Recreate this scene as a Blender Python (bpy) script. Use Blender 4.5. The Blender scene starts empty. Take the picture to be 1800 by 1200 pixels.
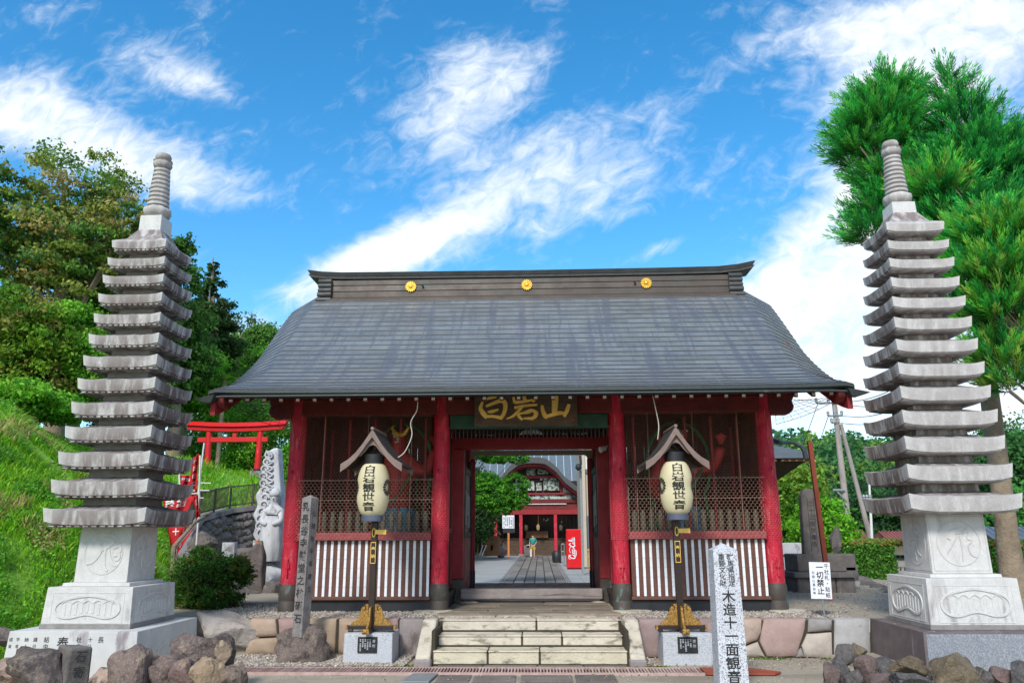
import bpy, math, random
import numpy as np
from mathutils import Vector, Matrix, noise
R = math.radians
rnd = random.Random(7)
scene = bpy.context.scene
col = scene.collection

# ---------------------------------------------------------------- camera
CAM = Vector((0.15, 0.0, 1.62))
PITCH, YAW, ROLL, FPX = R(13.93), R(1.962), R(-0.2546), 1348.6
FW = Vector((-math.sin(YAW)*math.cos(PITCH), math.cos(YAW)*math.cos(PITCH), math.sin(PITCH)))
r0 = Vector((math.cos(YAW), math.sin(YAW), 0)); u0 = r0.cross(FW)
RT = math.cos(ROLL)*r0 + math.sin(ROLL)*u0
UP = -math.sin(ROLL)*r0 + math.cos(ROLL)*u0
cd = bpy.data.cameras.new('camera'); cam = bpy.data.objects.new('camera', cd); col.objects.link(cam)
cd.sensor_width = 36; cd.lens = 36*FPX/1800; cd.clip_end = 3000; cd.clip_start = .05
mw = Matrix.Identity(4)
for i in range(3):
    mw[i][0] = RT[i]; mw[i][1] = UP[i]; mw[i][2] = -FW[i]; mw[i][3] = CAM[i]
cam.matrix_world = mw
scene.camera = cam
def at(px, py, Y):
    "world point seen at photo pixel px,py on the vertical plane y=Y"
    d = FW + RT*((px-900)/FPX) - UP*((py-600)/FPX)
    return CAM + d*(Y/d.y)
def on(px, py, z=0.):
    d = FW + RT*((px-900)/FPX) - UP*((py-600)/FPX)
    return CAM + d*((z-CAM.z)/d.z)

# ---------------------------------------------------------------- light and sky
SUN_EL, SUN_AZ = R(40), R(196)       # azimuth measured clockwise from +y
w = bpy.data.worlds.new('World'); scene.world = w; w.use_nodes = True
nt = w.node_tree; nt.nodes.clear()
def N(nt, t, **k):
    n = nt.nodes.new(t)
    for a, b in k.items():
        if a == 'inp':
            for i, v in b.items():
                if isinstance(v, bpy.types.NodeSocket): nt.links.new(v, n.inputs[i])
                else: n.inputs[i].default_value = v
        else: setattr(n, a, b)
    return n
def MA(nt, op, a, b=0., c=None, clamp=False):
    d = {0: a, 1: b}
    if c is not None: d[2] = c
    return N(nt, 'ShaderNodeMath', operation=op, use_clamp=clamp, inp=d).outputs[0]
out = N(nt, 'ShaderNodeOutputWorld'); bg = N(nt, 'ShaderNodeBackground')
sky = N(nt, 'ShaderNodeTexSky', sky_type='NISHITA', sun_disc=False, sun_elevation=SUN_EL, sun_rotation=SUN_AZ, air_density=1.0, dust_density=.6, ozone_density=2.0)
hs = N(nt, 'ShaderNodeHueSaturation', inp={'Hue': .492, 'Saturation': 1.38, 'Value': .96, 'Color': sky.outputs[0]})
tc = N(nt, 'ShaderNodeTexCoord'); sp = N(nt, 'ShaderNodeSeparateXYZ', inp={0: tc.outputs['Generated']})
yy = MA(nt, 'MAXIMUM', sp.outputs[1], .12)
qx = MA(nt, 'DIVIDE', sp.outputs[0], yy); qz = MA(nt, 'DIVIDE', sp.outputs[2], yy)
def blob(px, py, rx, ry, ang, amp):
    c = at(px, py, 1000.) - CAM; a = R(-ang)
    cx, cz = c.x/c.y, c.z/c.y
    k = 1/FPX/math.cos(PITCH)*1.05
    dx = MA(nt, 'SUBTRACT', qx, cx); dz = MA(nt, 'SUBTRACT', qz, cz)
    u = MA(nt, 'ADD', MA(nt, 'MULTIPLY', dx, math.cos(a)/(rx*k)), MA(nt, 'MULTIPLY', dz, -math.sin(a)/(rx*k)))
    v = MA(nt, 'ADD', MA(nt, 'MULTIPLY', dx, math.sin(a)/(ry*k)), MA(nt, 'MULTIPLY', dz, math.cos(a)/(ry*k)))
    r2 = MA(nt, 'ADD', MA(nt, 'MULTIPLY', u, u), MA(nt, 'MULTIPLY', v, v))
    return MA(nt, 'MULTIPLY', MA(nt, 'EXPONENT', MA(nt, 'MULTIPLY', r2, -1.)), amp)
BL = [(650, 455, 110, 42, 20, .95), (800, 385, 230, 48, 28, 1.05), (990, 385, 190, 42, 22, .6), (1080, 305, 130, 30, 15, .35), (930, 250, 130, 50, 25, .5),
      (780, 205, 75, 100, -10, .62), (830, 110, 90, 90, 40, .58), (900, 150, 100, 40, 50, .45),
      (110, 225, 190, 70, -15, 1.0), (40, 180, 120, 60, 0, .7), (250, 300, 190, 55, -12, .75), (270, 110, 130, 60, -20, .62), (400, 345, 110, 32, -8, .4), (440, 590, 80, 30, 5, .75),
      (350, 150, 70, 30, -20, .55), (20, 30, 90, 30, 0, .35), (540, 520, 60, 25, 0, .5),
      (1700, 110, 260, 130, 15, 1.1), (1560, 330, 170, 110, 45, 1.0), (1400, 500, 190, 75, 38, 1.15), (1350, 640, 220, 90, 20, 1.1), (1600, 620, 260, 160, 0, 1.1), (1560, 200, 160, 60, 35, .4),
      (1290, 110, 190, 40, 38, .30), (1130, 190, 140, 30, 25, .36), (1620, 30, 220, 60, 10, .9), (1150, 440, 70, 16, 20, .45), (1760, 720, 160, 60, 0, .8)]
s = None
for b in BL:
    v = blob(*b); s = v if s is None else MA(nt, 'ADD', s, v)
rot = R(28)
qa = MA(nt, 'ADD', MA(nt, 'MULTIPLY', qx, math.cos(rot)), MA(nt, 'MULTIPLY', qz, math.sin(rot)))
qb = MA(nt, 'SUBTRACT', MA(nt, 'MULTIPLY', qz, math.cos(rot)), MA(nt, 'MULTIPLY', qx, math.sin(rot)))
vec = N(nt, 'ShaderNodeCombineXYZ', inp={0: MA(nt, 'MULTIPLY', qa, 3.2), 1: MA(nt, 'MULTIPLY', qb, 5.2), 2: 1.3})
n1 = N(nt, 'ShaderNodeTexNoise', inp={'Vector': vec.outputs[0], 'Scale': 1.5, 'Detail': 12., 'Roughness': .66, 'Distortion': .3})
vec2 = N(nt, 'ShaderNodeCombineXYZ', inp={0: MA(nt, 'MULTIPLY', qa, 14.), 1: MA(nt, 'MULTIPLY', qb, 20.), 2: 4.})
n2 = N(nt, 'ShaderNodeTexNoise', inp={'Vector': vec2.outputs[0], 'Scale': 1.6, 'Detail': 6., 'Roughness': .6, 'Distortion': .9})
back = N(nt, 'ShaderNodeMapRange', inp={0: sp.outputs[1], 1: .35, 2: .0, 3: 0., 4: .62})
s = MA(nt, 'ADD', MA(nt, 'MINIMUM', s, 1.15), back.outputs[0])
e = MA(nt, 'ADD', s, MA(nt, 'MULTIPLY', MA(nt, 'SUBTRACT', n1.outputs[0], .5), 1.75))
e = MA(nt, 'ADD', e, MA(nt, 'MULTIPLY', MA(nt, 'SUBTRACT', n2.outputs[0], .5), 1.25))
mr = N(nt, 'ShaderNodeMapRange', interpolation_type='SMOOTHSTEP', inp={0: e, 1: .06, 2: 1.38, 3: 0., 4: .97})
cl = N(nt, 'ShaderNodeMixRGB', inp={0: n2.outputs[0], 1: (3.7, 4.05, 4.5, 1), 2: (4.7, 4.8, 4.9, 1)})
mx = N(nt, 'ShaderNodeMixRGB', inp={0: mr.outputs[0], 1: hs.outputs[0], 2: cl.outputs[0]})
nt.links.new(mx.outputs[0], bg.inputs[0]); bg.inputs[1].default_value = .15
nt.links.new(bg.outputs[0], out.inputs[0])
sd = bpy.data.lights.new('sun', 'SUN'); sd.energy = 2.0; sd.angle = R(12); sd.color = (1, .965, .91)
so = bpy.data.objects.new('sun', sd); col.objects.link(so)
sdir = Vector((math.sin(SUN_AZ)*math.cos(SUN_EL), math.cos(SUN_AZ)*math.cos(SUN_EL), math.sin(SUN_EL)))
so.rotation_euler = sdir.to_track_quat('Z', 'Y').to_euler(); so.location = (0, -5, 30)
scene.view_settings.view_transform = 'Standard'; scene.view_settings.look = 'None'
scene.view_settings.exposure = .80; scene.view_settings.gamma = 1
scene.cycles.max_bounces = 7; scene.cycles.transparent_max_bounces = 8
scene.cycles.use_denoising = True

# ---------------------------------------------------------------- materials
def mat(name, c1, c2=None, scale=6., rough=.75, bump=.25, bscale=30., stain=None, sscale=(3, 3, 3), slo=.5, shi=.7, samt=.8,
        metal=0., attr=False, spec=.4, detail=6., speck=None, dirt=None, coat=0., bdist=.02, transl=0., stain2=None, s2=(8, 8, 8), s2lo=.55, s2hi=.7):
    m = bpy.data.materials.new(name); m.use_nodes = True; t = m.node_tree; t.nodes.clear()
    o = N(t, 'ShaderNodeOutputMaterial'); p = N(t, 'ShaderNodeBsdfPrincipled')
    tc = N(t, 'ShaderNodeTexCoord'); oi = N(t, 'ShaderNodeObjectInfo')
    off = N(t, 'ShaderNodeVectorMath', operation='SCALE', inp={0: (37., 19., 53.), 3: oi.outputs['Random']})
    co = N(t, 'ShaderNodeVectorMath', operation='ADD', inp={0: tc.outputs['Object'], 1: off.outputs[0]}).outputs[0]
    c = None
    n1 = N(t, 'ShaderNodeTexNoise', inp={'Vector': co, 'Scale': scale, 'Detail': detail, 'Roughness': .6})
    f = N(t, 'ShaderNodeMapRange', inp={0: n1.outputs[0], 1: .3, 2: .7}).outputs[0]
    c2 = c2 or tuple(x*.75 for x in c1)
    c = N(t, 'ShaderNodeMixRGB', inp={0: f, 1: (*c1, 1), 2: (*c2, 1)}).outputs[0]
    if attr:
        a = N(t, 'ShaderNodeVertexColor', layer_name='Col')
        c = N(t, 'ShaderNodeMixRGB', blend_type='MULTIPLY', inp={0: 1., 1: c, 2: a.outputs[0]}).outputs[0]
    if speck:
        v = N(t, 'ShaderNodeTexNoise', inp={'Vector': co, 'Scale': speck[1], 'Detail': 2.})
        sf = N(t, 'ShaderNodeMapRange', inp={0: v.outputs[0], 1: .52, 2: .62, 3: 0., 4: speck[2]}).outputs[0]
        c = N(t, 'ShaderNodeMixRGB', inp={0: sf, 1: c, 2: (*speck[0], 1)}).outputs[0]
    for st, ss, lo, hi, am in ((stain, sscale, slo, shi, samt), (stain2, s2, s2lo, s2hi, .8)):
        if st:
            mp = N(t, 'ShaderNodeMapping', inp={0: co, 3: ss})
            v = N(t, 'ShaderNodeTexNoise', inp={'Vector': mp.outputs[0], 'Scale': 1., 'Detail': 8., 'Roughness': .65, 'Distortion': .3})
            sf = N(t, 'ShaderNodeMapRange', interpolation_type='SMOOTHSTEP', inp={0: v.outputs[0], 1: lo, 2: hi, 3: 0., 4: am}).outputs[0]
            if dirt and st is stain:
                a = N(t, 'ShaderNodeVertexColor', layer_name='Dirt')
                sf = MA(t, 'MULTIPLY', sf, a.outputs[0])
            c = N(t, 'ShaderNodeMixRGB', inp={0: sf, 1: c, 2: (*st, 1)}).outputs[0]
    t.links.new(c, p.inputs['Base Color'])
    rr = N(t, 'ShaderNodeMapRange', inp={0: n1.outputs[0], 1: .3, 2: .7, 3: max(0, rough-.1), 4: min(1, rough+.1)}).outputs[0]
    t.links.new(rr, p.inputs['Roughness'])
    p.inputs['Metallic'].default_value = metal; p.inputs['Specular IOR Level'].default_value = spec; p.inputs['Coat Weight'].default_value = coat
    if bump:
        b = N(t, 'ShaderNodeTexNoise', inp={'Vector': co, 'Scale': bscale, 'Detail': 8., 'Roughness': .65})
        bn = N(t, 'ShaderNodeBump', inp={'Strength': bump, 'Distance': bdist, 'Height': b.outputs[0]})
        t.links.new(bn.outputs[0], p.inputs['Normal'])
    sh = p.outputs[0]
    if transl:
        tr = N(t, 'ShaderNodeBsdfTranslucent'); t.links.new(c, tr.inputs[0])
        sh = N(t, 'ShaderNodeMixShader', inp={0: transl, 1: sh, 2: tr.outputs[0]}).outputs[0]
    t.links.new(sh, o.inputs[0])
    return m
Mt = {}
Mt['granite'] = mat('pale_granite', (.63, .615, .59), (.53, .515, .49), 9, .85, .25, 90, speck=((.30, .30, .31), 160, .45), stain=(.20, .17, .17), sscale=(5, 5, 1.1), slo=.52, shi=.72, samt=.75, dirt=True)
Mt['cap_stone'] = mat('weathered_granite', (.60, .575, .55), (.49, .465, .445), 11, .88, .35, 70, speck=((.25, .23, .24), 150, .5), stain=(.15, .115, .105), sscale=(9, 9, 1.9), slo=.30, shi=.58, samt=.9, dirt=True)
Mt['cap_dark'] = mat('lichened_granite', (.30, .28, .27), (.20, .19, .17), 9, .92, .4, 60, speck=((.12, .11, .11), 120, .5))
Mt['slab_dark'] = mat('stained_slab', (.17, .135, .135), (.10, .08, .08), 4, .85, .3, 60, stain=(.55, .53, .53), sscale=(7, 7, .5), slo=.56, shi=.7, samt=.9)
Mt['slab_pale'] = mat('streaked_slab', (.60, .595, .58), (.50, .49, .475), 4, .85, .2, 80, stain=(.22, .18, .19), sscale=(2.6, 2.6, .8), slo=.55, shi=.66, samt=.85)
Mt['slab_text'] = mat('lettered_granite', (.20, .215, .235), (.16, .175, .195), 9, .6, .2, 90, stain=(.40, .415, .44), sscale=(85, 85, 60), slo=.47, shi=.60, samt=.6)
Mt['speckled'] = mat('speckled_granite', (.52, .53, .55), (.46, .47, .49), 8, .7, .12, 120, speck=((.17, .18, .20), 130, .8), bdist=.005)
Mt['speckled2'] = mat('sparkling_granite', (.62, .63, .66), (.50, .51, .54), 8, .75, .4, 90, speck=((.12, .13, .16), 75, .85))
Mt['ink'] = mat('black_paint', (.012, .012, .014), (.02, .02, .02), 20, .5, 0)
Mt['ink_faded'] = mat('faded_ink', (.02, .018, .02), (.055, .05, .05), 25, .8, 0)
Mt['roof'] = mat('patinated_copper_roof', (.145, .158, .163), (.18, .193, .196), 6, .44, .15, 45, stain=(.075, .085, .115), sscale=(7, .5, .5), slo=.48, shi=.60, samt=.55, metal=.1, spec=.5, stain2=(.17, .18, .18), s2=(14, .5, .5), s2lo=.58, s2hi=.80, attr=True)
Mt['roof_edge'] = mat('verdigris_copper_edge', (.030, .036, .036), (.045, .055, .052), 9, .5, .2, 50, stain=(.14, .20, .15), sscale=(3, 9, 9), slo=.60, shi=.74, samt=.6, metal=.2)
Mt['ridge'] = mat('bronze_ridge_cladding', (.085, .064, .050), (.060, .046, .038), 3, .5, .12, 40, stain=(.045, .06, .05), sscale=(1, 3, 9), slo=.52, shi=.7, samt=.8, metal=.15)
Mt['ridge_tile'] = mat('grey_ridge_tile', (.085, .085, .082), (.05, .05, .05), 6, .5, .3, 40)
Mt['gold'] = mat('gilt', (.85, .52, .07), (.65, .36, .04), 14, .38, .1, 60, metal=.55)
Mt['gold_letter'] = mat('gold_paint', (.90, .58, .13), (.75, .46, .09), 9, .5, .35, 70, metal=.15)
Mt['fret'] = mat('gilt_fretwork', (.48, .27, .06), (.30, .16, .035), 30, .42, .6, 85, metal=.45, speck=((.10, .05, .015), 60, .7))
Mt['red'] = mat('crimson_pillar_paint', (.62, .016, .048), (.36, .009, .024), 7, .55, .8, 30, stain=(.30, .010, .018), sscale=(9, 9, 2.2), slo=.52, shi=.75, samt=.85, stain2=(.66, .18, .18), s2=(18, 18, 3), s2lo=.52, s2hi=.72)
Mt['pink'] = mat('faded_red_rail', (.40, .085, .09), (.33, .05, .058), 10, .7, .3, 40)
Mt['darkred'] = mat('oxide_red_timber', (.19, .020, .016), (.12, .013, .011), 5, .6, .35, 40, stain=(.035, .01, .01), sscale=(2, 9, 9), slo=.5, shi=.75, samt=.7)
Mt['midred'] = mat('red_painted_board', (.34, .020, .028), (.23, .014, .018), 5, .55, .3, 40)
Mt['brown'] = mat('brown_slat', (.145, .062, .042), (.105, .046, .032), 14, .6, .2, 60)
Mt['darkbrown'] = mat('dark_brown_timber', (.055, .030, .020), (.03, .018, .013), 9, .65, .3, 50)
Mt['black'] = mat('black_base_board', (.016, .017, .020), (.024, .025, .028), 8, .5, .2, 40)
Mt['white'] = mat('white_tile', (.80, .81, .83), (.72, .73, .76), 12, .5, .1, 60)
Mt['white_wood'] = mat('white_paint', (.72, .70, .68), (.60, .58, .56), 12, .7, .1, 60)
Mt['net_pink'] = mat('paint_caught_wire', (.60, .12, .13), (.45, .04, .06), 30, .6, 0)
Mt['collar'] = mat('pillar_foot_copper', (.085, .070, .058), (.060, .050, .043), 8, .55, .3, 40, stain=(.13, .24, .21), sscale=(7, 7, 4), slo=.56, shi=.68, samt=.75, metal=.1)
Mt['green'] = mat('dull_green_paint', (.015, .075, .04), (.01, .04, .025), 6, .6, .2, 40)
Mt['plaque'] = mat('old_plaque_wood', (.105, .068, .042), (.065, .042, .028), 5, .8, .5, 30, stain=(.16, .12, .08), sscale=(2, 12, 30), slo=.5, shi=.7, samt=.6)
Mt['wire'] = mat('galvanised_wire', (.40, .30, .22), (.30, .21, .16), 20, .5, 0, metal=.3)
Mt['wire2'] = mat('dark_wire', (.02, .02, .02), (.03, .03, .03), 20, .5, 0)
Mt['sill'] = mat('weathered_sill_timber', (.36, .31, .29), (.25, .21, .195), 5, .85, .5, 20, stain=(.03, .025, .025), sscale=(1.2, 10, 22), slo=.5, shi=.7, samt=.7)
Mt['paper'] = mat('lantern_paper', (.80, .71, .46), (.74, .65, .40), 6, .7, 0, transl=.25)
Mt['notice'] = mat('notice_paper', (.62, .60, .58), (.5, .48, .47), 14, .8, .1, 40, stain=(.12, .12, .13), sscale=(9, 9, 16), slo=.55, shi=.62, samt=.7)
Mt['barge'] = mat('brown_bargeboard', (.22, .15, .125), (.16, .11, .09), 9, .6, .2, 50)
Mt['postwood'] = mat('dark_lacquered_post', (.035, .022, .017), (.022, .014, .011), 9, .4, .1, 60)
Mt['oldwood'] = mat('silvered_timber', (.30, .27, .255), (.16, .145, .14), 7, .9, .7, 45, stain=(.06, .05, .05), sscale=(26, 26, 1.6), slo=.5, shi=.7, samt=.75)
Mt['cream'] = mat('cream_step_stone', (.60, .535, .425), (.47, .415, .33), 5, .85, .5, 35, stain=(.12, .10, .065), sscale=(4, 4, 10), slo=.50, shi=.68, samt=.85, attr=True)
Mt['joint'] = mat('dirt_joint', (.035, .03, .02), (.06, .05, .03), 12, .95, .5, 30)
Mt['concrete'] = mat('cast_concrete', (.30, .26, .25), (.22, .18, .17), 4, .9, .4, 30, stain=(.07, .06, .055), sscale=(5, 5, 2.2), slo=.5, shi=.68, samt=.8)
Mt['wallstone'] = mat('cut_wall_stone', (.9, .9, .9), (.68, .66, .66), 5, .85, .5, 22, attr=True, stain=(.14, .13, .12), sscale=(6, 6, 6), slo=.6, shi=.75, samt=.55)
Mt['rock'] = mat('garden_rock', (.27, .22, .195), (.13, .105, .095), 3.6, .9, .9, 16, stain=(.36, .28, .19), sscale=(3.5, 3.5, 4.5), slo=.56, shi=.66, samt=.7, stain2=(.035, .03, .03), s2=(9, 9, 9), s2lo=.50, s2hi=.66, attr=True, bdist=.04, speck=((.40, .35, .29), 45, .22))
Mt['lava'] = mat('dark_lava_rock', (.17, .15, .14), (.085, .075, .07), 6, .95, 1., 20, stain=(.20, .18, .15), sscale=(5, 5, 5), slo=.58, shi=.7, samt=.6, bdist=.05, attr=True, speck=((.28, .25, .21), 50, .25))
Mt['sand'] = mat('sandy_ground', (.40, .345, .265), (.31, .265, .20), .9, .95, .6, 50, stain=(.17, .15, .115), sscale=(.5, 1.4, 1), slo=.52, shi=.68, samt=.5, speck=((.20, .17, .13), 70, .5), bdist=.01)
Mt['asphalt'] = mat('pale_courtyard_paving', (.37, .365, .35), (.31, .305, .29), .6, .9, .3, 40, stain=(.15, .15, .15), sscale=(.15, .6, 1), slo=.55, shi=.68, samt=.5)
Mt['paving'] = mat('paving_stone', (.25, .225, .20), (.16, .145, .13), 4, .85, .5, 30, attr=True, stain=(.07, .062, .055), sscale=(5, 5, 5), slo=.55, shi=.7, samt=.6)
Mt['pebble'] = mat('pebbles', (1, 1, 1), (.8, .8, .8), 9, .85, 0, attr=True)
Mt['rust'] = mat('rusty_grating', (.50, .36, .32), (.36, .24, .20), 12, .7, .3, 60, attr=True)
Mt['steel'] = mat('galvanised_plate', (.30, .32, .325), (.23, .25, .255), 8, .5, .1, 40, metal=.3)
Mt['leaf'] = mat('foliage', (1.42, 1.32, 1.2), (1.25, 1.15, 1.05), 1.2, .65, 0, attr=True, transl=.42, spec=.25)
Mt['bark'] = mat('bark', (.34, .27, .19), (.19, .145, .10), 3, .95, .9, 14, stain=(.26, .23, .15), sscale=(11, 11, 1.2), slo=.5, shi=.7, samt=.7, bdist=.05)
Mt['soil'] = mat('grassy_soil', (.13, .30, .03), (.16, .30, .04), .8, .95, .8, 12, stain=(.10, .22, .02), sscale=(.6, .6, .6), slo=.45, shi=.6, samt=.8)
Mt['forestfloor'] = mat('forest_floor', (.03, .05, .015), (.05, .06, .02), 1.5, .95, .5, 12)
Mt['vermilion'] = mat('vermilion_paint', (.62, .010, .012), (.52, .008, .010), 3, .5, .15, 30, stain=(.75, .20, .2), sscale=(5, 5, 3), slo=.62, shi=.7, samt=.6)
Mt['flag'] = mat('red_banner_cloth', (.60, .020, .025), (.5, .015, .02), 3, .8, .3, 14, transl=.2)
Mt['flagwhite'] = mat('white_banner_print', (.8, .77, .76), (.72, .7, .69), 5, .8, 0)
Mt['iron'] = mat('brown_iron', (.10, .085, .055), (.07, .06, .04), 9, .7, .1, 40)
Mt['whitestone'] = mat('carved_white_stone', (.60, .60, .61), (.46, .46, .48), 5, .8, .35, 40, stain=(.16, .15, .155), sscale=(6, 6, 3), slo=.53, shi=.68, samt=.75)
Mt['darkstone'] = mat('dark_mossy_stone', (.19, .165, .15), (.11, .098, .09), 5, .9, .7, 25, stain=(.26, .23, .20), sscale=(6, 6, 3), slo=.56, shi=.7, samt=.7)
Mt['darkrock'] = mat('dark_garden_stone', (.15, .135, .125), (.09, .08, .075), 5, .9, .8, 18, attr=True, stain=(.28, .25, .21), sscale=(5, 5, 5), slo=.56, shi=.68, samt=.7, bdist=.03)
Mt['whiterock'] = mat('pale_rough_stone', (.55, .55, .55), (.40, .40, .41), 5, .85, .5, 30, attr=True, stain=(.16, .15, .155), sscale=(6, 6, 6), slo=.53, shi=.68, samt=.75)
Mt['pole_conc'] = mat('concrete_pole', (.36, .32, .28), (.28, .25, .22), 3, .85, .2, 30, stain=(.16, .13, .11), sscale=(3, 3, .6), slo=.5, shi=.7, samt=.6)
Mt['sign'] = mat('white_sign_face', (.78, .79, .83), (.72, .73, .78), 3, .4, 0)
Mt['orange'] = mat('rust_red_pole', (.36, .075, .035), (.27, .055, .028), 6, .6, .1, 30)
Mt['bluegrey'] = mat('blue_grey_metal_roof', (.13, .16, .19), (.10, .125, .15), 4, .45, .1, 40, metal=.2)
Mt['vend'] = mat('red_vending_panel', (.66, .006, .010), (.62, .006, .01), 3, .35, 0, coat=.3)
Mt['beige'] = mat('beige_cladding', (.48, .40, .29), (.42, .35, .26), 3, .7, .1, 30)
Mt['bamboo'] = mat('bamboo', (.48, .33, .13), (.38, .25, .09), 9, .5, .1, 40)
Mt['houseroof'] = mat('dull_red_metal_roof', (.27, .085, .075), (.20, .06, .055), 3, .6, .1, 20)
Mt['orangepole'] = mat('orange_post', (.62, .20, .05), (.5, .16, .04), 6, .6, .1, 30)
Mt['cable'] = mat('white_cable', (.62, .58, .50), (.55, .5, .44), 9, .5, 0)
Mt['skin'] = mat('skin', (.55, .33, .24), (.5, .3, .22), 9, .6, 0)
Mt['teal'] = mat('teal_shirt', (.02, .30, .26), (.015, .24, .21), 12, .8, .3, 30)
Mt['yellow'] = mat('yellow_shorts', (.60, .40, .03), (.5, .3, .02), 18, .8, .3, 30)
Mt['hair'] = mat('dark_hair', (.02, .015, .012), (.03, .022, .018), 30, .6, .3, 60)
Mt['nio_red'] = mat('statue_red', (.62, .05, .045), (.48, .035, .03), 5, .5, .2, 30)
Mt['nio_blue'] = mat('statue_blue_cloth', (.10, .38, .50), (.06, .24, .34), 5, .55, .2, 30, stain=(.4, .4, .3), sscale=(5, 5, 5), slo=.62, shi=.7)
Mt['nio_green'] = mat('statue_green_scarf', (.08, .36, .13), (.05, .24, .08), 5, .55, .2, 30)
Mt['straw'] = mat('straw', (.42, .30, .15), (.32, .22, .10), 30, .9, .4, 60)
Mt['shedwood'] = mat('shed_timber', (.28, .135, .065), (.20, .095, .045), 8, .8, .3, 40)
Mt['moss'] = mat('moss_patch', (.10, .16, .02), (.06, .10, .015), 20, .95, .8, 60)
Mt['carve_white'] = mat('painted_carving', (.62, .64, .55), (.30, .42, .36), 9, .7, .9, 9, stain=(.05, .06, .05), sscale=(5, 5, 5), slo=.48, shi=.56, samt=.95, bdist=.08)

# ---------------------------------------------------------------- mesh tools
class MB:
    def __init__(s): s.V = []; s.F = []; s.M = []; s.C = []; s.c = None
    def add(s, V, F, m=0):
        b = len(s.V); s.V += [tuple(v) for v in V]
        for f in F: s.F.append([i+b for i in f]); s.M.append(m); s.C.append(s.c)
        return s
    def box(s, x0, x1, y0, y1, z0, z1, m=0, T=None):
        V = [Vector((x, y, z)) for x in (x0, x1) for y in (y0, y1) for z in (z0, z1)]
        if T: V = [T @ v for v in V]
        return s.add(V, [(0, 1, 3, 2), (4, 6, 7, 5), (0, 4, 5, 1), (2, 3, 7, 6), (0, 2, 6, 4), (1, 5, 7, 3)], m)
    def hexa(s, b, t, m=0):
        "b,t: four points each, same winding (counter-clockwise seen from t)"
        return s.add(list(b)+list(t), [(3, 2, 1, 0), (4, 5, 6, 7), (0, 1, 5, 4), (1, 2, 6, 5), (2, 3, 7, 6), (3, 0, 4, 7)], m)
    def prism(s, P, a, b, axis='y', m=0, T=None):
        n = len(P)
        def v(p, q):
            return Vector((p[0], q, p[1])) if axis == 'y' else Vector((q, p[0], p[1])) if axis == 'x' else Vector((p[0], p[1], q))
        V = [v(p, a) for p in P]+[v(p, b) for p in P]
        if T: V = [T @ x for x in V]
        return s.add(V, [tuple(range(n)), tuple(range(2*n-1, n-1, -1))]+[(i, i+n, (i+1) % n+n, (i+1) % n) for i in range(n)], m)
    def tube(s, P, r, n=8, m=0, cap=True, flat=1.):
        P = [Vector(p) for p in P]; rs = r if isinstance(r, (list, tuple)) else [r]*len(P)
        V = []; F = []; a = None
        for i, p in enumerate(P):
            d = (P[min(i+1, len(P)-1)]-P[max(i-1, 0)]).normalized()
            if a is None:
                a = d.cross(Vector((0, 0, 1)) if abs(d.z) < .9 else Vector((0, 1, 0))).normalized()
            else: a = (a-d*a.dot(d)).normalized()
            b = d.cross(a)
            for k in range(n):
                t = 2*math.pi*k/n; V.append(p+(a*math.cos(t)+b*math.sin(t)*flat)*rs[i])
        for i in range(len(P)-1):
            for k in range(n): F.append((i*n+k, i*n+(k+1) % n, (i+1)*n+(k+1) % n, (i+1)*n+k))
        if cap: F += [tuple(range(n-1, -1, -1)), tuple(range((len(P)-1)*n, len(P)*n))]
        return s.add(V, F, m)
    def lathe(s, prof, n=24, c=(0, 0, 0), m=0, fn=None):
        V = []; F = []
        for r, z in prof:
            for k in range(n):
                t = 2*math.pi*k/n; q = r*(fn(t, z) if fn else 1)
                V.append((c[0]+q*math.cos(t), c[1]+q*math.sin(t), c[2]+z))
        for i in range(len(prof)-1):
            for k in range(n): F.append((i*n+k, i*n+(k+1) % n, (i+1)*n+(k+1) % n, (i+1)*n+k))
        F += [tuple(range(n-1, -1, -1)), tuple(range((len(prof)-1)*n, len(prof)*n))]
        return s.add(V, F, m)
    def strip(s, P, w, m=0, nrm=(0, -1, 0), th=.006):
        "flat ribbon stroke of width(s) w with thickness th towards nrm"
        P = [Vector(p) for p in P]; nv = Vector(nrm); ws = w if isinstance(w, (list, tuple)) else [w]*len(P); L = []; Q = []
        for i, p in enumerate(P):
            d = (P[min(i+1, len(P)-1)]-P[max(i-1, 0)]).normalized(); a = d.cross(nv).normalized()
            L += [p+a*ws[i]/2, p-a*ws[i]/2]; Q += [p+a*ws[i]/2*.8+nv*th, p-a*ws[i]/2*.8+nv*th]
        n = len(L); F = []
        for i in range(len(P)-1):
            j = 2*i; F += [(n+j, n+j+1, n+j+3, n+j+2), (j, n+j, n+j+2, j+2), (j+1, j+3, n+j+3, n+j+1)]
        F += [(0, 1, n+1, n), (n-2, 2*n-2, 2*n-1, n-1)]
        return s.add(L+Q, F, m)
def wloc(o):
    v = Vector((0, 0, 0))
    while o is not None: v = v+Vector(o.location); o = o.parent
    return v
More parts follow.
